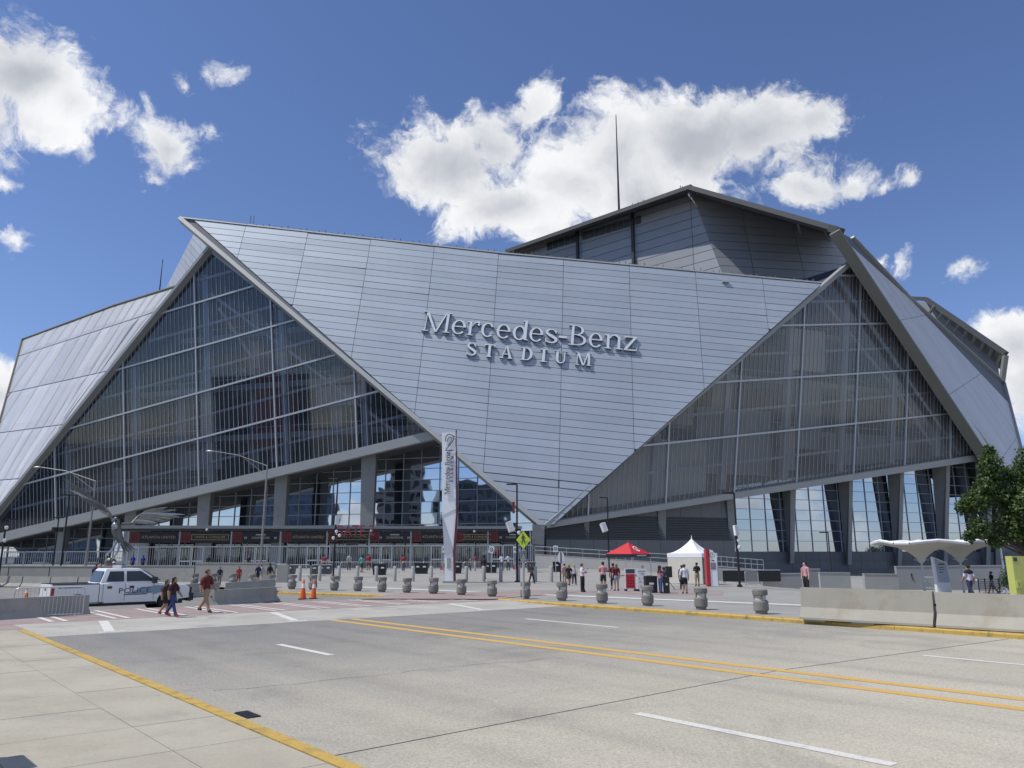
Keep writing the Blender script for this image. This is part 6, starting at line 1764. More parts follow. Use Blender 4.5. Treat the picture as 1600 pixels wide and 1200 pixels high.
for (u, v, vh, tp, lg, sk, fc, ps, lab) in ((206, 0, 866.5, (0.02, 0.03, 0.30), (0.02, 0.02, 0.05), 'd', 0, 'stand', 'person in a bright blue shirt by the gates under the first banner'), (222, 0, 867, (0.02, 0.03, 0.30), BLK, 'd', R(180), 'stand', 'person in blue beside a gate frame under the first banner'),
        (324, 0, 867, BLK, (0.2, 0.03, 0.03), 'd', 0, 'stand', 'person in black at the gates before the pale pier'), (387, 0, 867, (0.03, 0.03, 0.06), BLK, 'm', R(40), 'stand', 'dark-clothed person at the gates near the tall pale lamp'),
        (506, 0, 866, (0.35, 0.03, 0.05), NVY, 'l', R(180), 'stand', 'person in a crimson shirt entering just left of the camera lamp post'), (545, 0, 864.5, (0.45, 0.45, 0.48), BLK, 'l', R(30), 'stand', 'person in a pale top and black trousers under the GATE 2 letters'),
        (564.5, 0, 866, TEAL, (0.03, 0.08, 0.05), 'm', R(200), 'walk', 'person in a teal shirt walking to the gate'), (575.5, 0, 865, RED, BLK, 'm', R(180), 'stand', 'person in a red shirt next to the one in teal'), (630, 0, 866, (0.28, 0.02, 0.03), BLK, 'm', R(160), 'stand', 'person in dark red leaning at the gate fence right of GATE 2'),
        (735, 0, 869, (0.25, 0.2, 0.2), BLK, 'l', R(90), 'stand', 'bending person by the barricades right of the tall pylon'), (742, 0, 866, (0.3, 0.03, 0.04), (0.5, 0.5, 0.52), 'm', R(90), 'stand', 'person in red and white by the gates right of the tall pylon'),
        (784, 0, 865, WHT, BLK, 'd', 0, 'stand', 'staff member in white by the gate nearer the tilted notice'), (794, 0, 865, WHT, BLK, 'd', R(20), 'stand', 'staff member in white by the gate nearer the lamp post')):
    person(u, v, lab, tp, lg, sk, face=fc, vh=vh, pose=ps, y=(83.5 if u != 564.5 else 79) + (u % 7)*0.2, leglen=1.0 if lab.find('teal') < 0 else .4)
person(756, 905, 'man in a black shirt and grey trousers standing behind a round post', BLK, GRY, 'd', face=R(150), vh=863.5, pose='stand', hat=BLK)
person(831, 912, 'person in black leggings and pinkish top walking behind the crossing sign', (0.10, 0.05, 0.06), BLK, 'm', face=R(150), vh=880, pose='walk', top2=BLK)
person(882, 910, 'person in a pink shirt behind the woman in a black dress', PNK, KHA, 'm', face=R(200), vh=880, leglen=.4)
person(889, 915.5, 'woman in a short black dress with fair hair walking away', BLK, BLK, 'm', (0.28, 0.17, 0.08), R(190), vh=880, dress=True, leglen=.2, longhair=True, pose='walk')
person(897.5, 914, 'blonde woman in white and black beside the black dress', (0.45, 0.45, 0.47), BLK, 'l', (0.42, 0.3, 0.14), R(170), vh=880, longhair=True, pose='walk', hold='bag')
person(910.5, 925.5, 'woman in a white shirt and black leggings holding up a phone', (0.60, 0.57, 0.62), BLK, 'l', (0.06, 0.03, 0.02), R(60), vh=879.5, pose='phone', hold='phone', girth=1.05)
person(943, 922.5, 'man in a pink shirt and black shorts with folded arms', PNK, BLK, 'm', face=R(165), vh=876.5, leglen=.42, pose='cross', girth=1.08)
person(958.5, 921, 'person in maroon behind the woman in denim shorts', MAR, BLK, 'm', face=R(180), vh=879, leglen=.8)
person(963.5, 923.5, 'woman in a maroon top and pale denim shorts by the display boards', MAR, (0.28, 0.33, 0.45), 'l', (0.25, 0.14, 0.07), R(190), vh=879.5, leglen=.22, longhair=True, pose='stand', hold='bag')
person(1005, 917, 'person in maroon partly hidden behind the white display board', MAR, BLK, 'm', face=0, vh=883, h=h_plaza)
person(1032.5, 927.5, 'dark-haired woman in pink and black at the black stand', (0.35, 0.18, 0.2), JEAN, 'm', (0.012, 0.01, 0.01), R(110), vh=882.5, longhair=True, pose='cross', top2=MAR)
person(1039, 926, 'person in jeans on the far side of the woman at the black stand', NVY, JEAN, 'm', face=R(110), vh=885)
person(1070.5, 928, 'man in a white shirt and black shorts with a navy jacket seen from behind', WHT, BLK, 'l', (0.06, 0.035, 0.02), R(185), vh=880.5, leglen=.42, girth=1.1, pose='stand', sleeve=.45, hold='bag')
person(1066.5, 921, 'person in navy in front of the man in white', NVY, NVY, 'm', face=R(185), vh=882)
person(1090, 916.5, 'man in a black shirt and tan shorts before the white tent', BLK, KHA, 'm', face=R(190), vh=878, leglen=.45, pose='cross', girth=1.05)
person(1261, 928, 'person with dark curly hair in a pink shirt behind the tan barrier', (0.50, 0.27, 0.30), BLK, 'l', (0.012, 0.01, 0.01), R(-60), vh=876.5, pose='stand')
person(1425, 921.5, 'person in a black shirt leaning on a barricade by the dark wall', BLK, (0.04, 0.04, 0.05), 'd', face=R(90), vh=889)
person(1440, 921.5, 'person in a blue hooded top by the dark wall', (0.02, 0.03, 0.16), (0.03, 0.03, 0.06), 'd', face=R(200), vh=890)
person(1518, 936, 'man in a black and white shirt walking away behind the barrier', (0.60, 0.58, 0.66), (0.02, 0.025, 0.06), 'm', face=R(195), vh=879.5, pose='walk', top2=BLK, hat=BLK, sleeve=.4)
person(1552, 929, 'person in a black vest and grey shorts by the black railing', BLK, GRY, 'm', face=R(-90), vh=891, leglen=.45, pose='walk')

# ================================================================ TENTS, STANDS, SCULPTURE, WALLS
def tent(name, label, u, v, half_w, rz, eave, peak, roofmat, valmat, walls=None):
    p = GP(u, v); t = thing(name, label, 'tent', tuple(p), rz)
    w = half_w; n = 8
    # concave roof: four faces sagging from ridge pole to eave
    for f in range(4):
        a0 = R(45 + 90*f); a1 = R(135 + 90*f)
        c0, c1 = Vector((w*1.414*math.cos(a0), w*1.414*math.sin(a0), eave)), Vector((w*1.414*math.cos(a1), w*1.414*math.sin(a1), eave))
        vs = []; fs = []
        for i in range(n+1):
            k = i/n; z = eave + (peak-eave)*(k**(1.0 if name == 'canopy_tent' else 1.8)); s = 1-k*0.985
            for j in range(5): q = c0.lerp(c1, j/4)*s; vs.append((q.x, q.y, z))
        for i in range(n):
            for j in range(4): fs.append((i*5+j, i*5+j+1, (i+1)*5+j+1, (i+1)*5+j))
        MB().add(vs, fs).build('roof_panel', roofmat, t, 'all')
        m = MB(); d = (c1-c0).normalized(); nrm = Vector((d.y, -d.x, 0))
        m.prism([c0, c1, c1 - Vector((0, 0, 0.3)), c0 - Vector((0, 0, 0.3))], nrm*0.012); m.build('valance', valmat, t)
        MB().tube((c0.x*.98, c0.y*.98, 0), (c0.x*.98, c0.y*.98, eave), 0.035, n=6).build('leg', MATS['galv_light'], t)
        if walls and walls[f]:
            m = MB(); m.prism([Vector((c0.x, c0.y, 0.02))*1.0, Vector((c1.x, c1.y, 0.02)), c1 - Vector((0, 0, 0.3)), c0 - Vector((0, 0, 0.3))], nrm*-0.02)
            m.build('side_wall', walls[f], t)
    MB().tube((0, 0, peak-0.1), (0, 0, peak+0.25), 0.05, 0.02).build('finial', roofmat, t)
    return t
rt = tent('canopy_tent', 'red pop-up canopy with black valance before the grey base wall', 983, 899.5, 1.50, R(0) + R(45), 2.0, 3.05, MATS['red_cloth'], MATS['bin_black'])
# white swirls and lettering on the two near faces
for f in (2, 3):
    a = R(90 + 90*f) if f == 2 else R(90 + 90*f)
    mid = Vector((math.cos(a), math.sin(a), 0)); tang = Vector((-mid.y, mid.x, 0))
    m = MB(); k0 = 0
    for q in ring(0, 0, .42, .30, .10, .10, 20, 330, 20) + ring(.02, 0, .20, .14, .08, .07, 150, 420, 14):
        pts = []
        for a_ in q:
            kk = 0.42 + a_.y*0.75; r = 1.5*(1-kk*0.985); z = 2.0 + 1.05*kk
            pts.append(mid*(r+0.03) + tang*(a_.x*0.9) + Vector((0, 0, z+0.03)))
        m.add(pts, [(0, 1, 2, 3)])
    m.build('emblem', MATS['white'], rt)
    rzt = math.atan2(mid.y, mid.x) + math.pi/2
    m4 = Matrix.Translation(mid*1.53 + Vector((0, 0, 1.86))) @ Matrix.Rotation(rzt, 4, 'Z') @ Matrix.Rotation(R(90), 4, 'X')
    mm = MB()
    for i_ in range(9): mm.bx(-0.75+i_*0.165, -0.63+i_*0.165, -0.004, 0.0, -0.05, 0.05)
    mm.xf(lambda v_: Matrix.Translation(mid*1.525 + Vector((0, 0, 1.86))) @ Matrix.Rotation(rzt, 4, 'Z') @ Vector(v_)); mm.build('valance_print', MATS['white'], rt)
wt = tent('marquee_tent', 'white peaked marquee with its near side open, beside the information pylon', 1084, 911.5, 1.42, R(52), 2.25, 3.35, MATS['white_cloth'], MATS['white_cloth'], [MATS['cream_cloth'], MATS['cream_cloth'], None, MATS['white_cloth']])
for (x, y_) in ((-0.6, -0.8), ):
    pass
# information pylon with question mark
p = GP(1113, 916); k = mpp(p)
t = thing('information_pylon', 'white and red information pylon with a question mark beside the white tent', 'pylon sign', tuple(p))
def zz(v): return z_at(p, v)
MB().bx(-8*k, -2.2*k, -0.1, 0.5, 0, zz(858)).build('red_side', MATS['red_paint'], t)
m = MB(); m.prism([(-2.1*k, -0.06, 0), (9*k, -0.06, 0), (9*k, -0.06, zz(869)), (3*k, -0.06, zz(860)), (-2.1*k, -0.06, zz(858.5))], (0, 0.5, 0)); pn = m.build('panel', MATS['pylon_white'], t)
m = MB()
for q in ring(2.2*k, zz(867.5), 3.6*k, 4.6*k, 0.5*k, 0.5*k, 0, 360, 18): m.add([(a.x, -0.07, a.y) for a in q], [(0, 1, 2, 3)])
m.build('circle', MATS['dark_red'], pn)
text_part('?', 9*k, MATS['dark_red'], pn, upright((-4.6*k, -0.12, zz(865))), 0.01)
text_part('?', 7*k, MATS['dark_red'], pn, upright((2.2*k, -0.075, zz(867.5))), 0.004)
MB().bx(-0.8*k, 7*k, -0.075, -0.062, zz(890), zz(879)).build('map', mk('map_print', (0.30, 0.22, 0.25), 0.5, 0, 0.5, 6), pn)
MB().bx(1.0*k, 5*k, -0.075, -0.062, zz(876.5), zz(875)).build('print', MATS['ink'], pn)
# display boards
def board(u0, u1, v0, v1, fields, label):
    p = GP((u0+u1)/2, v1); k = mpp(p); w = (u1-u0)*k/2; H = z_at(p, v0)
    t = thing('display_board', label, 'display board', tuple(p), 0.06)
    MB().bx(-w, w, -0.05, 0.05, 0.12, H).build('frame', MATS['white'], t)
    for (a, b, mt) in fields:
        MB().bx(-w*.84, w*.84, -0.058, -0.051, 0.12+(H-.12)*a, 0.12+(H-.12)*b).build('poster', MATS[mt], t)
    for x in (-w*.9, w*.9): MB().bx(x-0.04, x+0.04, -0.28, 0.28, 0.0, 0.12).build('foot', MATS['black_steel'], t)
    return t, w, H
t, w, H = board(977, 993.5, 888, 923.5, ((0.05, 0.72, 'red_cloth'), (0.76, 0.96, 'ink')), 'display board with a red poster under a black header by the red tent')
for i_ in range(4): MB().bx(-w*.6, w*.6, -0.061, -0.0585, H*(0.2+.13*i_), H*(0.2+.13*i_)+0.04).build('poster_print', MATS['dark_red'], t)
t, w, H = board(996, 1011, 888.5, 923.8, (), 'white display board with grey print next to the red one')
for i_, (a, b, z) in enumerate(((-.8, .7, .86), (-.3, .4, .74), (-.7, -.4, .55), (.1, .5, .55), (-.6, -.2, .4), (.2, .6, .36), (-.5, .3, .2))): MB().bx(w*a, w*b, -0.056, -0.051, H*z, H*z+0.07).build('print', MATS['sign_grey'], t)
for (u0, u1, v0, v1, lab) in ((1008, 1026, 900, 926.5, 'black square bin with a white logo between display board and woman'), (1037.5, 1046, 901, 927.5, 'narrow black bin at the woman in jeans')):
    p = GP((u0+u1)/2, v1); k = mpp(p); w = (u1-u0)*k/2; H = z_at(p, v0)
    t = thing('litter_bin', lab, 'bin', tuple(p), 0.05)
    MB().bx(-w, w, -w*.8, w*.8, 0, H*.93).build('body', MATS['bin_black'], t); MB().bx(-w*1.04, w*1.04, -w*.84, w*.84, H*.93, H).build('lid', MATS['bin_black'], t)
    MB().bx(-w*.4, w*.4, -w*.81, -w*.795, H*.5, H*.62).build('logo', MATS['white'], t)
p = GP(1046, 922); k = mpp(p)
t = thing('loudspeaker', 'black loudspeaker on a thin stand by the corner of the white tent', 'loudspeaker', tuple(p))
MB().bx(-4.5*k, 4.5*k, -.2, .2, z_at(p, 902), z_at(p, 885)).build('cabinet', MATS['bin_black'], t); MB().tube((0, 0, 0.3), (0, 0, z_at(p, 902)), 0.025).build('pole', MATS['black_steel'], t)
for a in (0.3, 2.4, 4.5): MB().tube((0, 0, 0.5), (0.4*math.cos(a), 0.4*math.sin(a), 0.01), 0.018).build('leg', MATS['black_steel'], t)

# ---- steel bird sculpture --------------------------------------------------------------
mk('steel_bird', (0.17, 0.168, 0.15), 0.5, 0.5, 0.25, 1.5)
mk('steel_bright', (0.42, 0.43, 0.43), 0.3, 0.9, 0.1, 2)
YB = 73.0
base = atdepth(184, YB)
bird = thing('bird_sculpture', 'large steel bird sculpture with spread bladed wings in front of the gates', 'sculpture', tuple(base))
def bp(u, v, dy=0.0): return DP(u, v, YB+dy) - base
kb = mpp(base)
m = MB()
# trunk: rings along a bent axis
ax = [(183, 812, 4), (181, 820, 6.2), (182.5, 830, 7.4), (185.5, 840, 6.4), (190, 849, 4.0), (195, 856, 1.8)]
vs = []; n = 12
for (u, v, r) in ax:
    c = bp(u, v)
    for i in range(n):
        a = 2*math.pi*i/n; vs.append(c + Vector((math.cos(a)*r*kb, math.sin(a)*r*kb*0.9, math.cos(a)*r*kb*0.25)))
m.add(vs, [(k_*n+i, k_*n+(i+1) % n, (k_+1)*n+(i+1) % n, (k_+1)*n+i) for k_ in range(len(ax)-1) for i in range(n)] + [list(range(n)), [(len(ax)-1)*n+i for i in range(n)]])
m.build('trunk', MATS['steel_bird'], bird, True)
m = MB(); m.ell(bp(179.5, 822, -0.55), (4.6*kb, 0.3, 6.2*kb), 12, 9); m.build('breast_plate', MATS['steel_bright'], bird, True)
m = MB(); m.ell(bp(181, 811, -0.3), (3.2*kb, 3.2*kb, 3.5*kb), 12, 8); hd = m.build('head', MATS['steel_bird'], bird, True)
m = MB(); m.tube(bp(178.5, 811, -0.5), bp(174, 814.5, -0.9), 1.7*kb, 0.2*kb, 8); m.build('beak', MATS['steel_bright'], hd)
def feather(a, b, w, dy, name='feather', mat='steel_bird'):
    d = (b-a); L_ = d.length; d = d.normalized(); s = Vector((-d.z, 0, d.x)).normalized()
    m = MB(); pts = [a - s*w*.25, a + (b-a)*.3 - s*w*.5, a + (b-a)*.75 - s*w*.42, b, a + (b-a)*.8 + s*w*.3, a + (b-a)*.35 + s*w*.45, a + s*w*.25]
    m.prism(pts, Vector((0, 0.05, 0)) + s*0.02); return m.build(name, MATS[mat], bird)
def wing_(bone, tips, w):
    m = MB()
    P_ = [bp(*q) for q in bone]; rr = [w*0.62, w*0.5, w*0.3, w*0.12][:len(P_)]
    m.path(P_, rr, 8); m.build('wing_arm', MATS['steel_bird'], bird, True)
    for i, (su, sv, tu, tv) in enumerate(tips):
        feather(bp(su, sv, -0.15-0.03*i), bp(tu, tv, -0.5-0.06*i), w*1.15, 0, 'feather', 'steel_bright' if i % 4 == 2 else 'steel_bird')
wing_([(178, 818), (172, 803), (164, 791), (150, 781)], [(160, 789, 97, 746), (158, 788, 106, 757), (160, 791, 107, 764), (163, 793, 122, 776), (165, 796, 128, 780), (168, 800, 140, 788), (171, 806, 152, 795), (155, 785, 112, 760)], 3.6*kb)
wing_([(190, 819), (206, 818, 0.5), (216, 806, 1), (228, 799, 1.5)], [(226, 799, 262, 793), (224, 800, 276, 797), (222, 802, 289, 804), (220, 804, 281, 808), (217, 807, 270, 811), (214, 810, 258, 814), (211, 813, 244, 817), (208, 815, 232, 818)], 3.8*kb)
for i, tu in enumerate((192, 197, 202, 207)): feather(bp(188+i*2, 846), bp(tu+4, 866-i*2.2), 3.2*kb, 0, 'tail_feather')
for (a, b, c_) in (((182, 846), (176, 858), (168, 866)), ((187, 849), (184, 862), (178, 871))):
    m = MB(); m.path([bp(*a, -0.2), bp(*b, -0.4), bp(*c_, -0.6)], [2.4*kb, 1.7*kb, 1.1*kb], 8); lg = m.build('leg', MATS['steel_bright'], bird, True)
    for du in (-4, -1.5, 2): MB().tube(bp(*c_, -0.6), bp(c_[0]+du, c_[1]+3.5, -0.9), 0.7*kb, 0.15*kb, 6).build('talon', MATS['steel_bright'], lg)
m = MB(); m.ell(bp(173, 877, -0.3), (8.5*kb, 5.2*kb, 5.6*kb), 14, 10); m.build('perch_ball', MATS['steel_bird'], bird, True)
MB().lathe([(1.1, 0), (1.1, 0.12), (0.45, 0.2), (0.35, max(0.4, bp(173, 880).z))], 12, (bp(173, 880).x, -0.3, 0)).build('pedestal', MATS['steel_bird'], bird, True)

# ---- ramp and low walls on the east ----------------------------------------------------
mk('low_wall', (0.27, 0.275, 0.28), 0.75, 0, 0.07, 0.8, rnd=0.05)
mk('low_wall_light', (0.36, 0.36, 0.345), 0.75, 0, 0.07, 0.8)
def lowwall(u0, u1, y0, vt0, vt1, mat, label, y1=None, th=0.35, rail=False):
    y1 = y1 or y0
    a, b = atdepth(u0, y0), atdepth(u1, y1); ta, tb = DP(u0, vt0, y0), DP(u1, vt1, y1)
    t = thing('low_wall', label, 'wall', tuple(a))
    za = ta.z-a.z; zb = tb.z-a.z; d = b-a; nrm = Vector((0, th, 0))
    m = MB(); m.prism([(0, 0, -0.6), (d.x, d.y, d.z-0.6), (d.x, d.y, zb), (0, 0, za)], nrm); m.build('body', MATS[mat], t)
    m = MB(); m.prism([(-.02, -.03, za), (d.x+.02, d.y-.03, zb), (d.x+.02, d.y-.03, zb+0.07), (-.02, -.03, za+0.07)], (0, th+.06, 0)); m.build('coping', MATS['low_wall_light'], t)
    if rail:
        for k_ in range(9):
            f_ = k_/8; q = Vector((d.x*f_, d.y*f_+th/2, za+(zb-za)*f_)); MB().tube(q, q+Vector((0, 0, 0.95)), 0.025, n=6).build('rail_post', MATS['galv'], t)
        for hz in (0.5, 0.95): MB().tube((0, th/2, za+hz), (d.x, d.y+th/2, zb+hz), 0.022, n=6).build('handrail', MATS['galv_light'], t)
    return t
lowwall(836, 1046, 92, 866.5, 880, 'low_wall_light', 'long pale ramp wall sloping down behind the red tent', 86, rail=True)
lowwall(1120, 1196, 74, 885, 891.5, 'low_wall', 'grey ramp wall with handrail beyond the dark lamp post by the white tent', 73, rail=True)
lowwall(1192, 1254, 66, 897.5, 897, 'low_wall', 'plain grey low wall behind the person in pink')
lowwall(1256, 1284, 68, 890, 890, 'low_wall', 'darker low wall recess behind the slim black lamp post')
lowwall(1283, 1331, 65, 895.5, 896, 'low_wall_light', 'pale low wall just past the slim black lamp post')
lowwall(1353, 1406, 65, 897.5, 898, 'low_wall_light', 'pale low wall past the steel barricade gap')
lowwall(1404, 1620, 69, 886, 884, 'low_wall', 'long dark grey wall behind the two people at the umbrellas')
p = GP(1146, 912); k = mpp(p)
t = thing('banner_fence', 'black fabric covered barrier at the foot of the ramp by the lamp post', 'barrier', tuple(GP(1130, 911)), 0.02)
L_ = (GP(1161, 912)-GP(1130, 911)).length
MB().bx(0, L_, -0.03, 0.03, 0.12, 1.0).build('cover', MATS['bin_black'], t); MB().tube((0, 0, 1.03), (L_, 0, 1.03), 0.03).build('top_rail', MATS['galv_light'], t)
for x in (0.1, L_-0.1): MB().bx(x-0.03, x+0.03, -0.3, 0.3, 0, 0.12).build('foot', MATS['galv'], t)

# ---- white funnel umbrellas ------------------------------------------------------------
def funnel(u, v, y, hw_l, hw_r, vr_l, vr_r, label, u_rim=(0, 0)):
    b = atdepth(u, y); k = mpp(b); t = thing('funnel_umbrella', label, 'umbrella', tuple(b), 0)
    zc = DP(u, v, y).z - b.z
    n = 20; rows = [(0.00, 0.0), (0.05, 0.10), (0.09, 0.20), (0.10, 0.28), (0.16, 0.42), (0.28, 0.62), (0.48, 0.80), (0.74, 0.93), (1.0, 1.0)]
    Rw = 62*k; Hh = (v-848)*k
    vs = []
    for (r, z) in rows:
        for i in range(n):
            a = 2*math.pi*i/n; sq = 1/max(abs(math.cos(a)), abs(math.sin(a)))**0.75
            lift = 0.07*Hh*math.cos(a*4)*r
            vs.append((math.cos(a)*r*Rw*sq, math.sin(a)*r*Rw*sq*0.9, zc + Hh*z + lift))
    fs = [(j*n+i, j*n+(i+1) % n, (j+1)*n+(i+1) % n, (j+1)*n+i) for j in range(len(rows)-1) for i in range(n)]
    MB().add(vs, fs).build('fabric', MATS['cream_cloth'], t, 'all')
    rim = [vs[(len(rows)-1)*n+i] for i in range(n)]
    m = MB()
    for i in range(n): m.tube(rim[i], rim[(i+1) % n], 0.11, n=6, cap=False)
    m.build('rim_tube', MATS['white_cloth'], t, True)
    MB().tube((0, 0, 0), (0, 0, zc+Hh*0.35), 0.09, 0.06, 8).build('mast', MATS['galv_light'], t)
    MB().bx(-0.55, 0.55, -0.02, 0.02, zc+Hh*.19, zc+Hh*.22).build('crossbar', MATS['galv'], t)
funnel(1446, 882, 56, 0, 0, 0, 0, 'cream funnel umbrella nearer the lamp post, white rimmed')
funnel(1507, 881, 60, 0, 0, 0, 0, 'cream funnel umbrella partly under the tree crown')
# totem, posts, bench rail, bicycle, box
p = GP(1477, 928.5); k = mpp(p)
t = thing('totem_sign', 'pale slant-topped totem sign with dark print before the funnel umbrellas', 'totem sign', tuple(p), 0.0)
m = MB(); m.prism([(-11*k, 0, 0), (11*k, 0, 0), (8.5*k, 0, z_at(p, 879)), (-13*k, 0, z_at(p, 870))], (0, 0.35, 0)); m.build('body', MATS['pylon_white'], t)
m = MB(); m.prism([(-8.5*k, -0.02, z_at(p, 910)), (9.4*k, -0.02, z_at(p, 910)), (7.5*k, -0.02, z_at(p, 880)), (-10.5*k, -0.02, z_at(p, 873))], (0, 0.015, 0)); pan = m.build('screen', MATS['screen_blue'], t)
for (a, b, v0, v1) in ((-6, 4, 880.5, 882.5), (-6.5, 2, 886, 887), (-6.2, 3, 889, 890), (-6, 0, 893.5, 894.7)): MB().bx(a*k, b*k, -0.03, -0.022, z_at(p, v1), z_at(p, v0)).build('print', MATS['ink'], pan)
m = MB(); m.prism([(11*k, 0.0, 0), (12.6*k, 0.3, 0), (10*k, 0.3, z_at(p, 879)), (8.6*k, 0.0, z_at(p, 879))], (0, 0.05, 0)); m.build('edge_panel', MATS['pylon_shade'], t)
p = GP(1573.5, 932)
t = thing('white_post', 'slim round white post rising into the tree crown', 'post', tuple(p))
MB().tube((0, 0, 0), (0, 0, z_at(p, 812)), 0.075, 0.06, 10).build('post', MATS['white'], t); MB().lathe([(.16, 0), (.16, .03), (.08, .05)], 10).build('base_plate', MATS['galv'], t); MB().tube((0, -0.07, z_at(p, 874.5)), (0, -0.085, z_at(p, 874.5)), 0.035).build('cap_bolt', MATS['ink'], t)
p = GP(1600, 934); k = mpp(p)
t = thing('lime_cabinet', 'yellow-green cabinet cut by the picture edge beside the white post', 'cabinet', tuple(p), 0.1)
MB().bx(-11*k, 14*k, 0, .5, 0, z_at(p, 869)).build('body', MATS['lime_box'], t); MB().bx(-9*k, -3*k, -0.02, 0, z_at(p, 877), z_at(p, 871)).build('window', MATS['ink'], t); MB().bx(-10*k, -1*k, -0.06, 0, z_at(p, 919), z_at(p, 907)).build('plate', MATS['lime_box'], t); MB().bx(-6.5*k, -5.5*k, -0.07, -0.06, z_at(p, 914), z_at(p, 911)).build('lock', MATS['ink'], t)
p = GP(1530, 926)
t = thing('bar_railing', 'black railing with close horizontal bars behind the walking man', 'railing', tuple(p), 0.0)
q = GP(1564, 926) - p; k = mpp(p)
for i_ in range(7): z = 0.12+i_*0.15; MB().bx(0, q.x, -0.02, 0.02, z, z+0.045).build('bar', MATS['black_steel'], t)
for x in (0.05, q.x*.33, q.x*.66, q.x-0.05): MB().bx(x-0.03, x+0.03, 0.02, 0.06, 0, 1.12).build('upright', MATS['black_steel'], t)
MB().bx(0, q.x*.8, 0.05, 0.5, 0.95, 1.02).build('pale_top', MATS['white'], t)
p = GP(1568, 931); k = mpp(p)
t = thing('bicycle', 'dark bicycle parked at the foot of the white post', 'bicycle', tuple(p), 0.15)
for x in (-.52, .52):
    m = MB(); m.path([(x+.32*math.cos(R(30*i)), 0, .34+.32*math.sin(R(30*i))) for i in range(13)], .018, 5); w_ = m.build('wheel', MATS['rubber'], t)
    m = MB()
    for i in range(6): m.tube((x, 0, .34), (x+.31*math.cos(R(60*i)), 0, .34+.31*math.sin(R(60*i))), .004, n=3)
    m.build('spokes', MATS['galv'], w_)
m = MB()
for a, b in (((-.52, 0, .34), (-.08, 0, .30)), ((-.08, 0, .30), (-.2, 0, .85)), ((-.52, 0, .34), (-.18, 0, .78)), ((-.18, 0, .78), (.38, 0, .80)), ((-.08, 0, .30), (.40, 0, .70)), ((.36, 0, .95), (.52, 0, .34))): m.tube(a, b, .018, n=6)
m.build('frame', MATS['black_steel'], t); MB().path([(.30, -.25, 1.0), (.37, 0, .97), (.30, .25, 1.0)], .014).build('handlebar', MATS['black_steel'], t); MB().ell((-.22, 0, .88), (.13, .07, .03), 8, 5).build('saddle', MATS['black_plastic'], t)

# ================================================================ TREES AND SHRUBS
def leaf_mat(name, c0, c1):
    m = bpy.data.materials.new(name); m.use_nodes = True; nt = m.node_tree; g = NG(nt); b = nt.nodes['Principled BSDF']
    geo = g.n('ShaderNodeNewGeometry'); f = g.noise(geo.outputs['Position'], 2.2, 4, 0.6)
    rnd_ = geo.outputs['Random Per Island']
    ff = g.m('ADD', g.m('MULTIPLY', g.ss(f, 0.35, 0.65), 0.6), g.m('MULTIPLY', rnd_, 0.4))
    nt.links.new(g.mix(ff, c4(c0), c4(c1)), b.inputs['Base Color']); b.inputs['Roughness'].default_value = 0.55
    tl = g.n('ShaderNodeBsdfTranslucent'); nt.links.new(g.mix(ff, c4((c0[0]*1.5, c0[1]*1.6, c0[2])), c4((c1[0]*1.5, c1[1]*1.6, c1[2]))), tl.inputs[0])
    mx = g.n('ShaderNodeMixShader'); mx.inputs[0].default_value = 0.25
    nt.links.new(b.outputs[0], mx.inputs[1]); nt.links.new(tl.outputs[0], mx.inputs[2]); nt.links.new(mx.outputs[0], nt.nodes['Material Output'].inputs['Surface'])
    MATS[name] = m; return m
leaf_mat('leaf', (0.022, 0.055, 0.012), (0.085, 0.125, 0.026)); leaf_mat('leaf_dark', (0.018, 0.04, 0.012), (0.045, 0.08, 0.02))
mk('bark', (0.09, 0.07, 0.055), 0.9, 0, 0.2, 6, 0.5, 20)
def crown(cl, n, size, rng):
    vs, fs = [], []
    tot = sum(r**2 for (_, r) in cl)
    for (c, r) in cl:
        k = int(n*r*r/tot)
        for _ in range(k):
            d = Vector((rng.gauss(0, 1), rng.gauss(0, 1), rng.gauss(0, 1))).normalized()
            q = c + d*r*(rng.random()**0.45)*(0.85+0.3*mnoise.noise(d*2.3+c)) 
            nrm = (d*0.7 + Vector((rng.gauss(0, .6), rng.gauss(0, .6), rng.gauss(0, .6)+0.3))).normalized()
            x = nrm.orthogonal().normalized(); x.rotate(Matrix.Rotation(rng.uniform(0, 6.28), 3, nrm)); y = nrm.cross(x)
            s = size*rng.uniform(.6, 1.25); o = len(vs)
            vs += [q - x*s*.5, q + y*s*.32 - nrm*s*.06, q + x*s*.5 - nrm*s*.1, q - y*s*.32 - nrm*s*.06]; fs.append((o, o+1, o+2, o+3))
    return vs, fs
def tree(name, label, u, y, clumps, n, size, mat, seed, trunk_r=0.16, group=None, pos=None):
    rng = random.Random(seed)
    b = atdepth(u, y) if pos is None else Vector(pos)
    t = thing(name, label, 'tree', tuple(b), 0, group)
    cs = [((DP(uu, vv, y+dy) - b) if pos is None else Vector(uu), r) for (uu, vv, dy, r) in clumps]
    top = max(c.z for c, _ in cs); low = min(c.z-r*.5 for c, r in cs)
    m = MB(); fork = Vector((0.05, 0, max(1.2, low*0.75)))
    m.tube((0, 0, -0.2), fork, trunk_r, trunk_r*.75, 9)
    m.build('trunk', MATS['bark'], t, True)
    m = MB()
    for c, r in cs:
        mid = fork.lerp(c, .5) + Vector((0, 0, .15)); m.path([fork - Vector((0, 0, .1)), mid, c], [trunk_r*.55, trunk_r*.32, trunk_r*.1], 6)
    m.build('limbs', MATS['bark'], t, True)
    vs, fs = crown(cs, n, size, rng); MB().add(vs, fs).build('crown', MATS[mat], t, fix=False)
    return t
def px_cl(l): return l
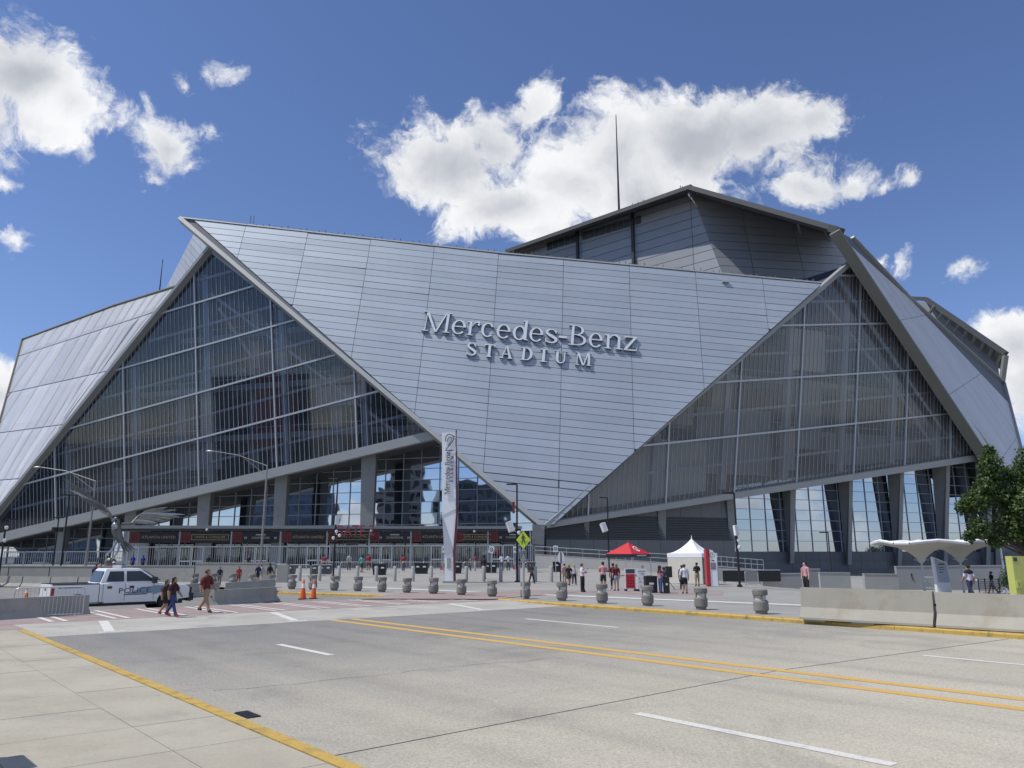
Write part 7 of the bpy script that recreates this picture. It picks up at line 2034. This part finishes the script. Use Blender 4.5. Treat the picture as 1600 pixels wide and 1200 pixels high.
tree('street_tree', 'dense green tree leaning in from the picture edge over the umbrellas', 1622, 44,
     [(1548, 728, 0, .85), (1525, 785, 0, .95), (1560, 770, .5, 1.2), (1600, 790, 0, 1.6), (1530, 825, -.3, .75), (1575, 825, .2, 1.1), (1640, 760, .4, 2.0), (1540, 758, .2, .8), (1505, 793, .1, .55), (1612, 720, .5, 1.1), (1555, 845, 0, .55), (1515, 838, .2, .45), (1610, 840, 0, .9), (1582, 745, .6, .9), (1545, 705, .2, .45)], 24000, 0.18, 'leaf', 5)
t = thing('hedge_shrub', 'rounded dark green shrub behind the white post', 'shrub', tuple(atdepth(1582, 52)))
b_ = Vector(t.location); vs, fs = crown([(DP(1580, 897, 52)-b_, .75), (DP(1590, 885, 52.3)-b_, .8), (DP(1572, 908, 51.8)-b_, .5)], 2600, .12, random.Random(3)); MB().add(vs, fs).build('foliage', MATS['leaf_dark'], t, fix=False)
MB().tube((0, 0, 0), (0, 0, .5), .05).build('stem', MATS['bark'], t)

# ================================================================ THE STREET BEHIND THE CAMERA (seen in the mirror glass)
mk('tower_stone', (0.34, 0.31, 0.27), 0.8, 0, 0.08, 0.2); mk('tower_dark', (0.13, 0.145, 0.165), 0.35, 0.2, 0.1, 0.2); mk('tower_blue', (0.17, 0.23, 0.30), 0.3, 0.2, 0.1, 0.15)
def block(label, x, y, w, d, h, rz, mat, glass, floors_, bays):
    t = thing('city_building', label, 'building', (x, y, -1.0), rz)
    MB().bx(-w/2, w/2, -d/2, d/2, 0, h).build('wall', MATS[mat], t)
    MB().bx(-w/2-.3, w/2+.3, -d/2-.3, d/2+.3, h, h+1.2).build('roof', MATS[mat], t)
    for s, (W_, ax) in enumerate(((w, 0), (d, 1), (w, 2), (d, 3))):
        if s not in (0, 1): continue
        fh = h/floors_
        for i in range(floors_):
            m = MB()
            z0, z1 = i*fh+fh*.28, i*fh+fh*.86
            for j in range(bays):
                a, b = -W_/2 + W_*(j+.14)/bays, -W_/2 + W_*(j+.86)/bays
                if s == 0: m.add([(b, d/2+.05, z0), (a, d/2+.05, z0), (a, d/2+.05, z1), (b, d/2+.05, z1)], [(0, 1, 2, 3)])
                else: m.add([(w/2+.05, a, z0), (w/2+.05, b, z0), (w/2+.05, b, z1), (w/2+.05, a, z1)], [(0, 1, 2, 3)])
            m.build('window_row', MATS[glass], t, fix=False)
    return t
block('dark office tower mirrored in the entrance glazing beside the tall pylon', -178, -52, 16, 16, 74, R(-40), 'tower_stone', 'dark_glass', 18, 5)
block('low dark block mirrored in the entrance glazing behind the pylon foot', -160, -78, 30, 20, 33, R(-45), 'tower_dark', 'dark_glass', 7, 8)
block('small tan building mirrored in the entrance glazing', -165, -30, 9, 14, 30, R(-40), 'tower_stone', 'dark_glass', 6, 3)
block('blue glass block mirrored in the entrance glazing under the sill beam', -190, 2, 34, 24, 40, R(-52), 'tower_blue', 'tower_dark', 9, 9)
block('grey block mirrored in the glazing beside the pale street lamp', -215, 75, 22, 20, 34, R(-65), 'tower_dark', 'tower_blue', 8, 6)
block('long low hall mirrored along the foot of the entrance glazing', -120, -60, 90, 18, 11, R(-50), 'tower_stone', 'dark_glass', 2, 18)
for i, (x, y, r) in enumerate(((196, 60, 3.6), (207, 50, 2.8), (232, 66, 3.2), (214, 38, 2.4))):
    tree('park_tree', ['round tree mirrored in the glass bay by the slim lamp post', 'smaller tree mirrored beside the round one', 'tree mirrored in the second glass bay of the far side', 'low tree mirrored at the foot of the glass'][i], 0, 0, [((0, 0, 4.2), 0, 0, r), ((r*.6, .3, 3.6), 0, 0, r*.7), ((-r*.6, -.3, 3.8), 0, 0, r*.75), ((0, r*.5, 5.2), 0, 0, r*.6)], 2500, 0.5, 'leaf_dark', 20+i, .2, None, (x, y, -1.2))
# unseen stand-in cabinet, added to cast the shadow at the pavement corner
sc_ = hit(44, 1196, lambda x, y: 0.13); cab_p = (sc_.x - SUN.x/SUN.z*-1.0*0 - (-SUN.x/SUN.z)*1.76, sc_.y - (-SUN.y/SUN.z)*1.76)
t = thing('shadow_cabinet', 'tall grey stand-in cabinet added just outside the picture to cast a shadow on the pavement', 'cabinet', (cab_p[0]-0.42, cab_p[1]-0.10, 0.13), 0.75)
MB().bx(-.4, .4, -.3, .3, .08, 1.7).build('body', MATS['galv'], t); MB().bx(-.44, .44, -.34, .34, 1.7, 1.76).build('lid', MATS['galv'], t); MB().bx(-.45, .45, -.35, .35, 0, .08).build('plinth', MATS['concrete'], t); MB().bx(-.35, .35, -.315, -.3, .2, 1.6).build('door', MATS['galv_light'], t)
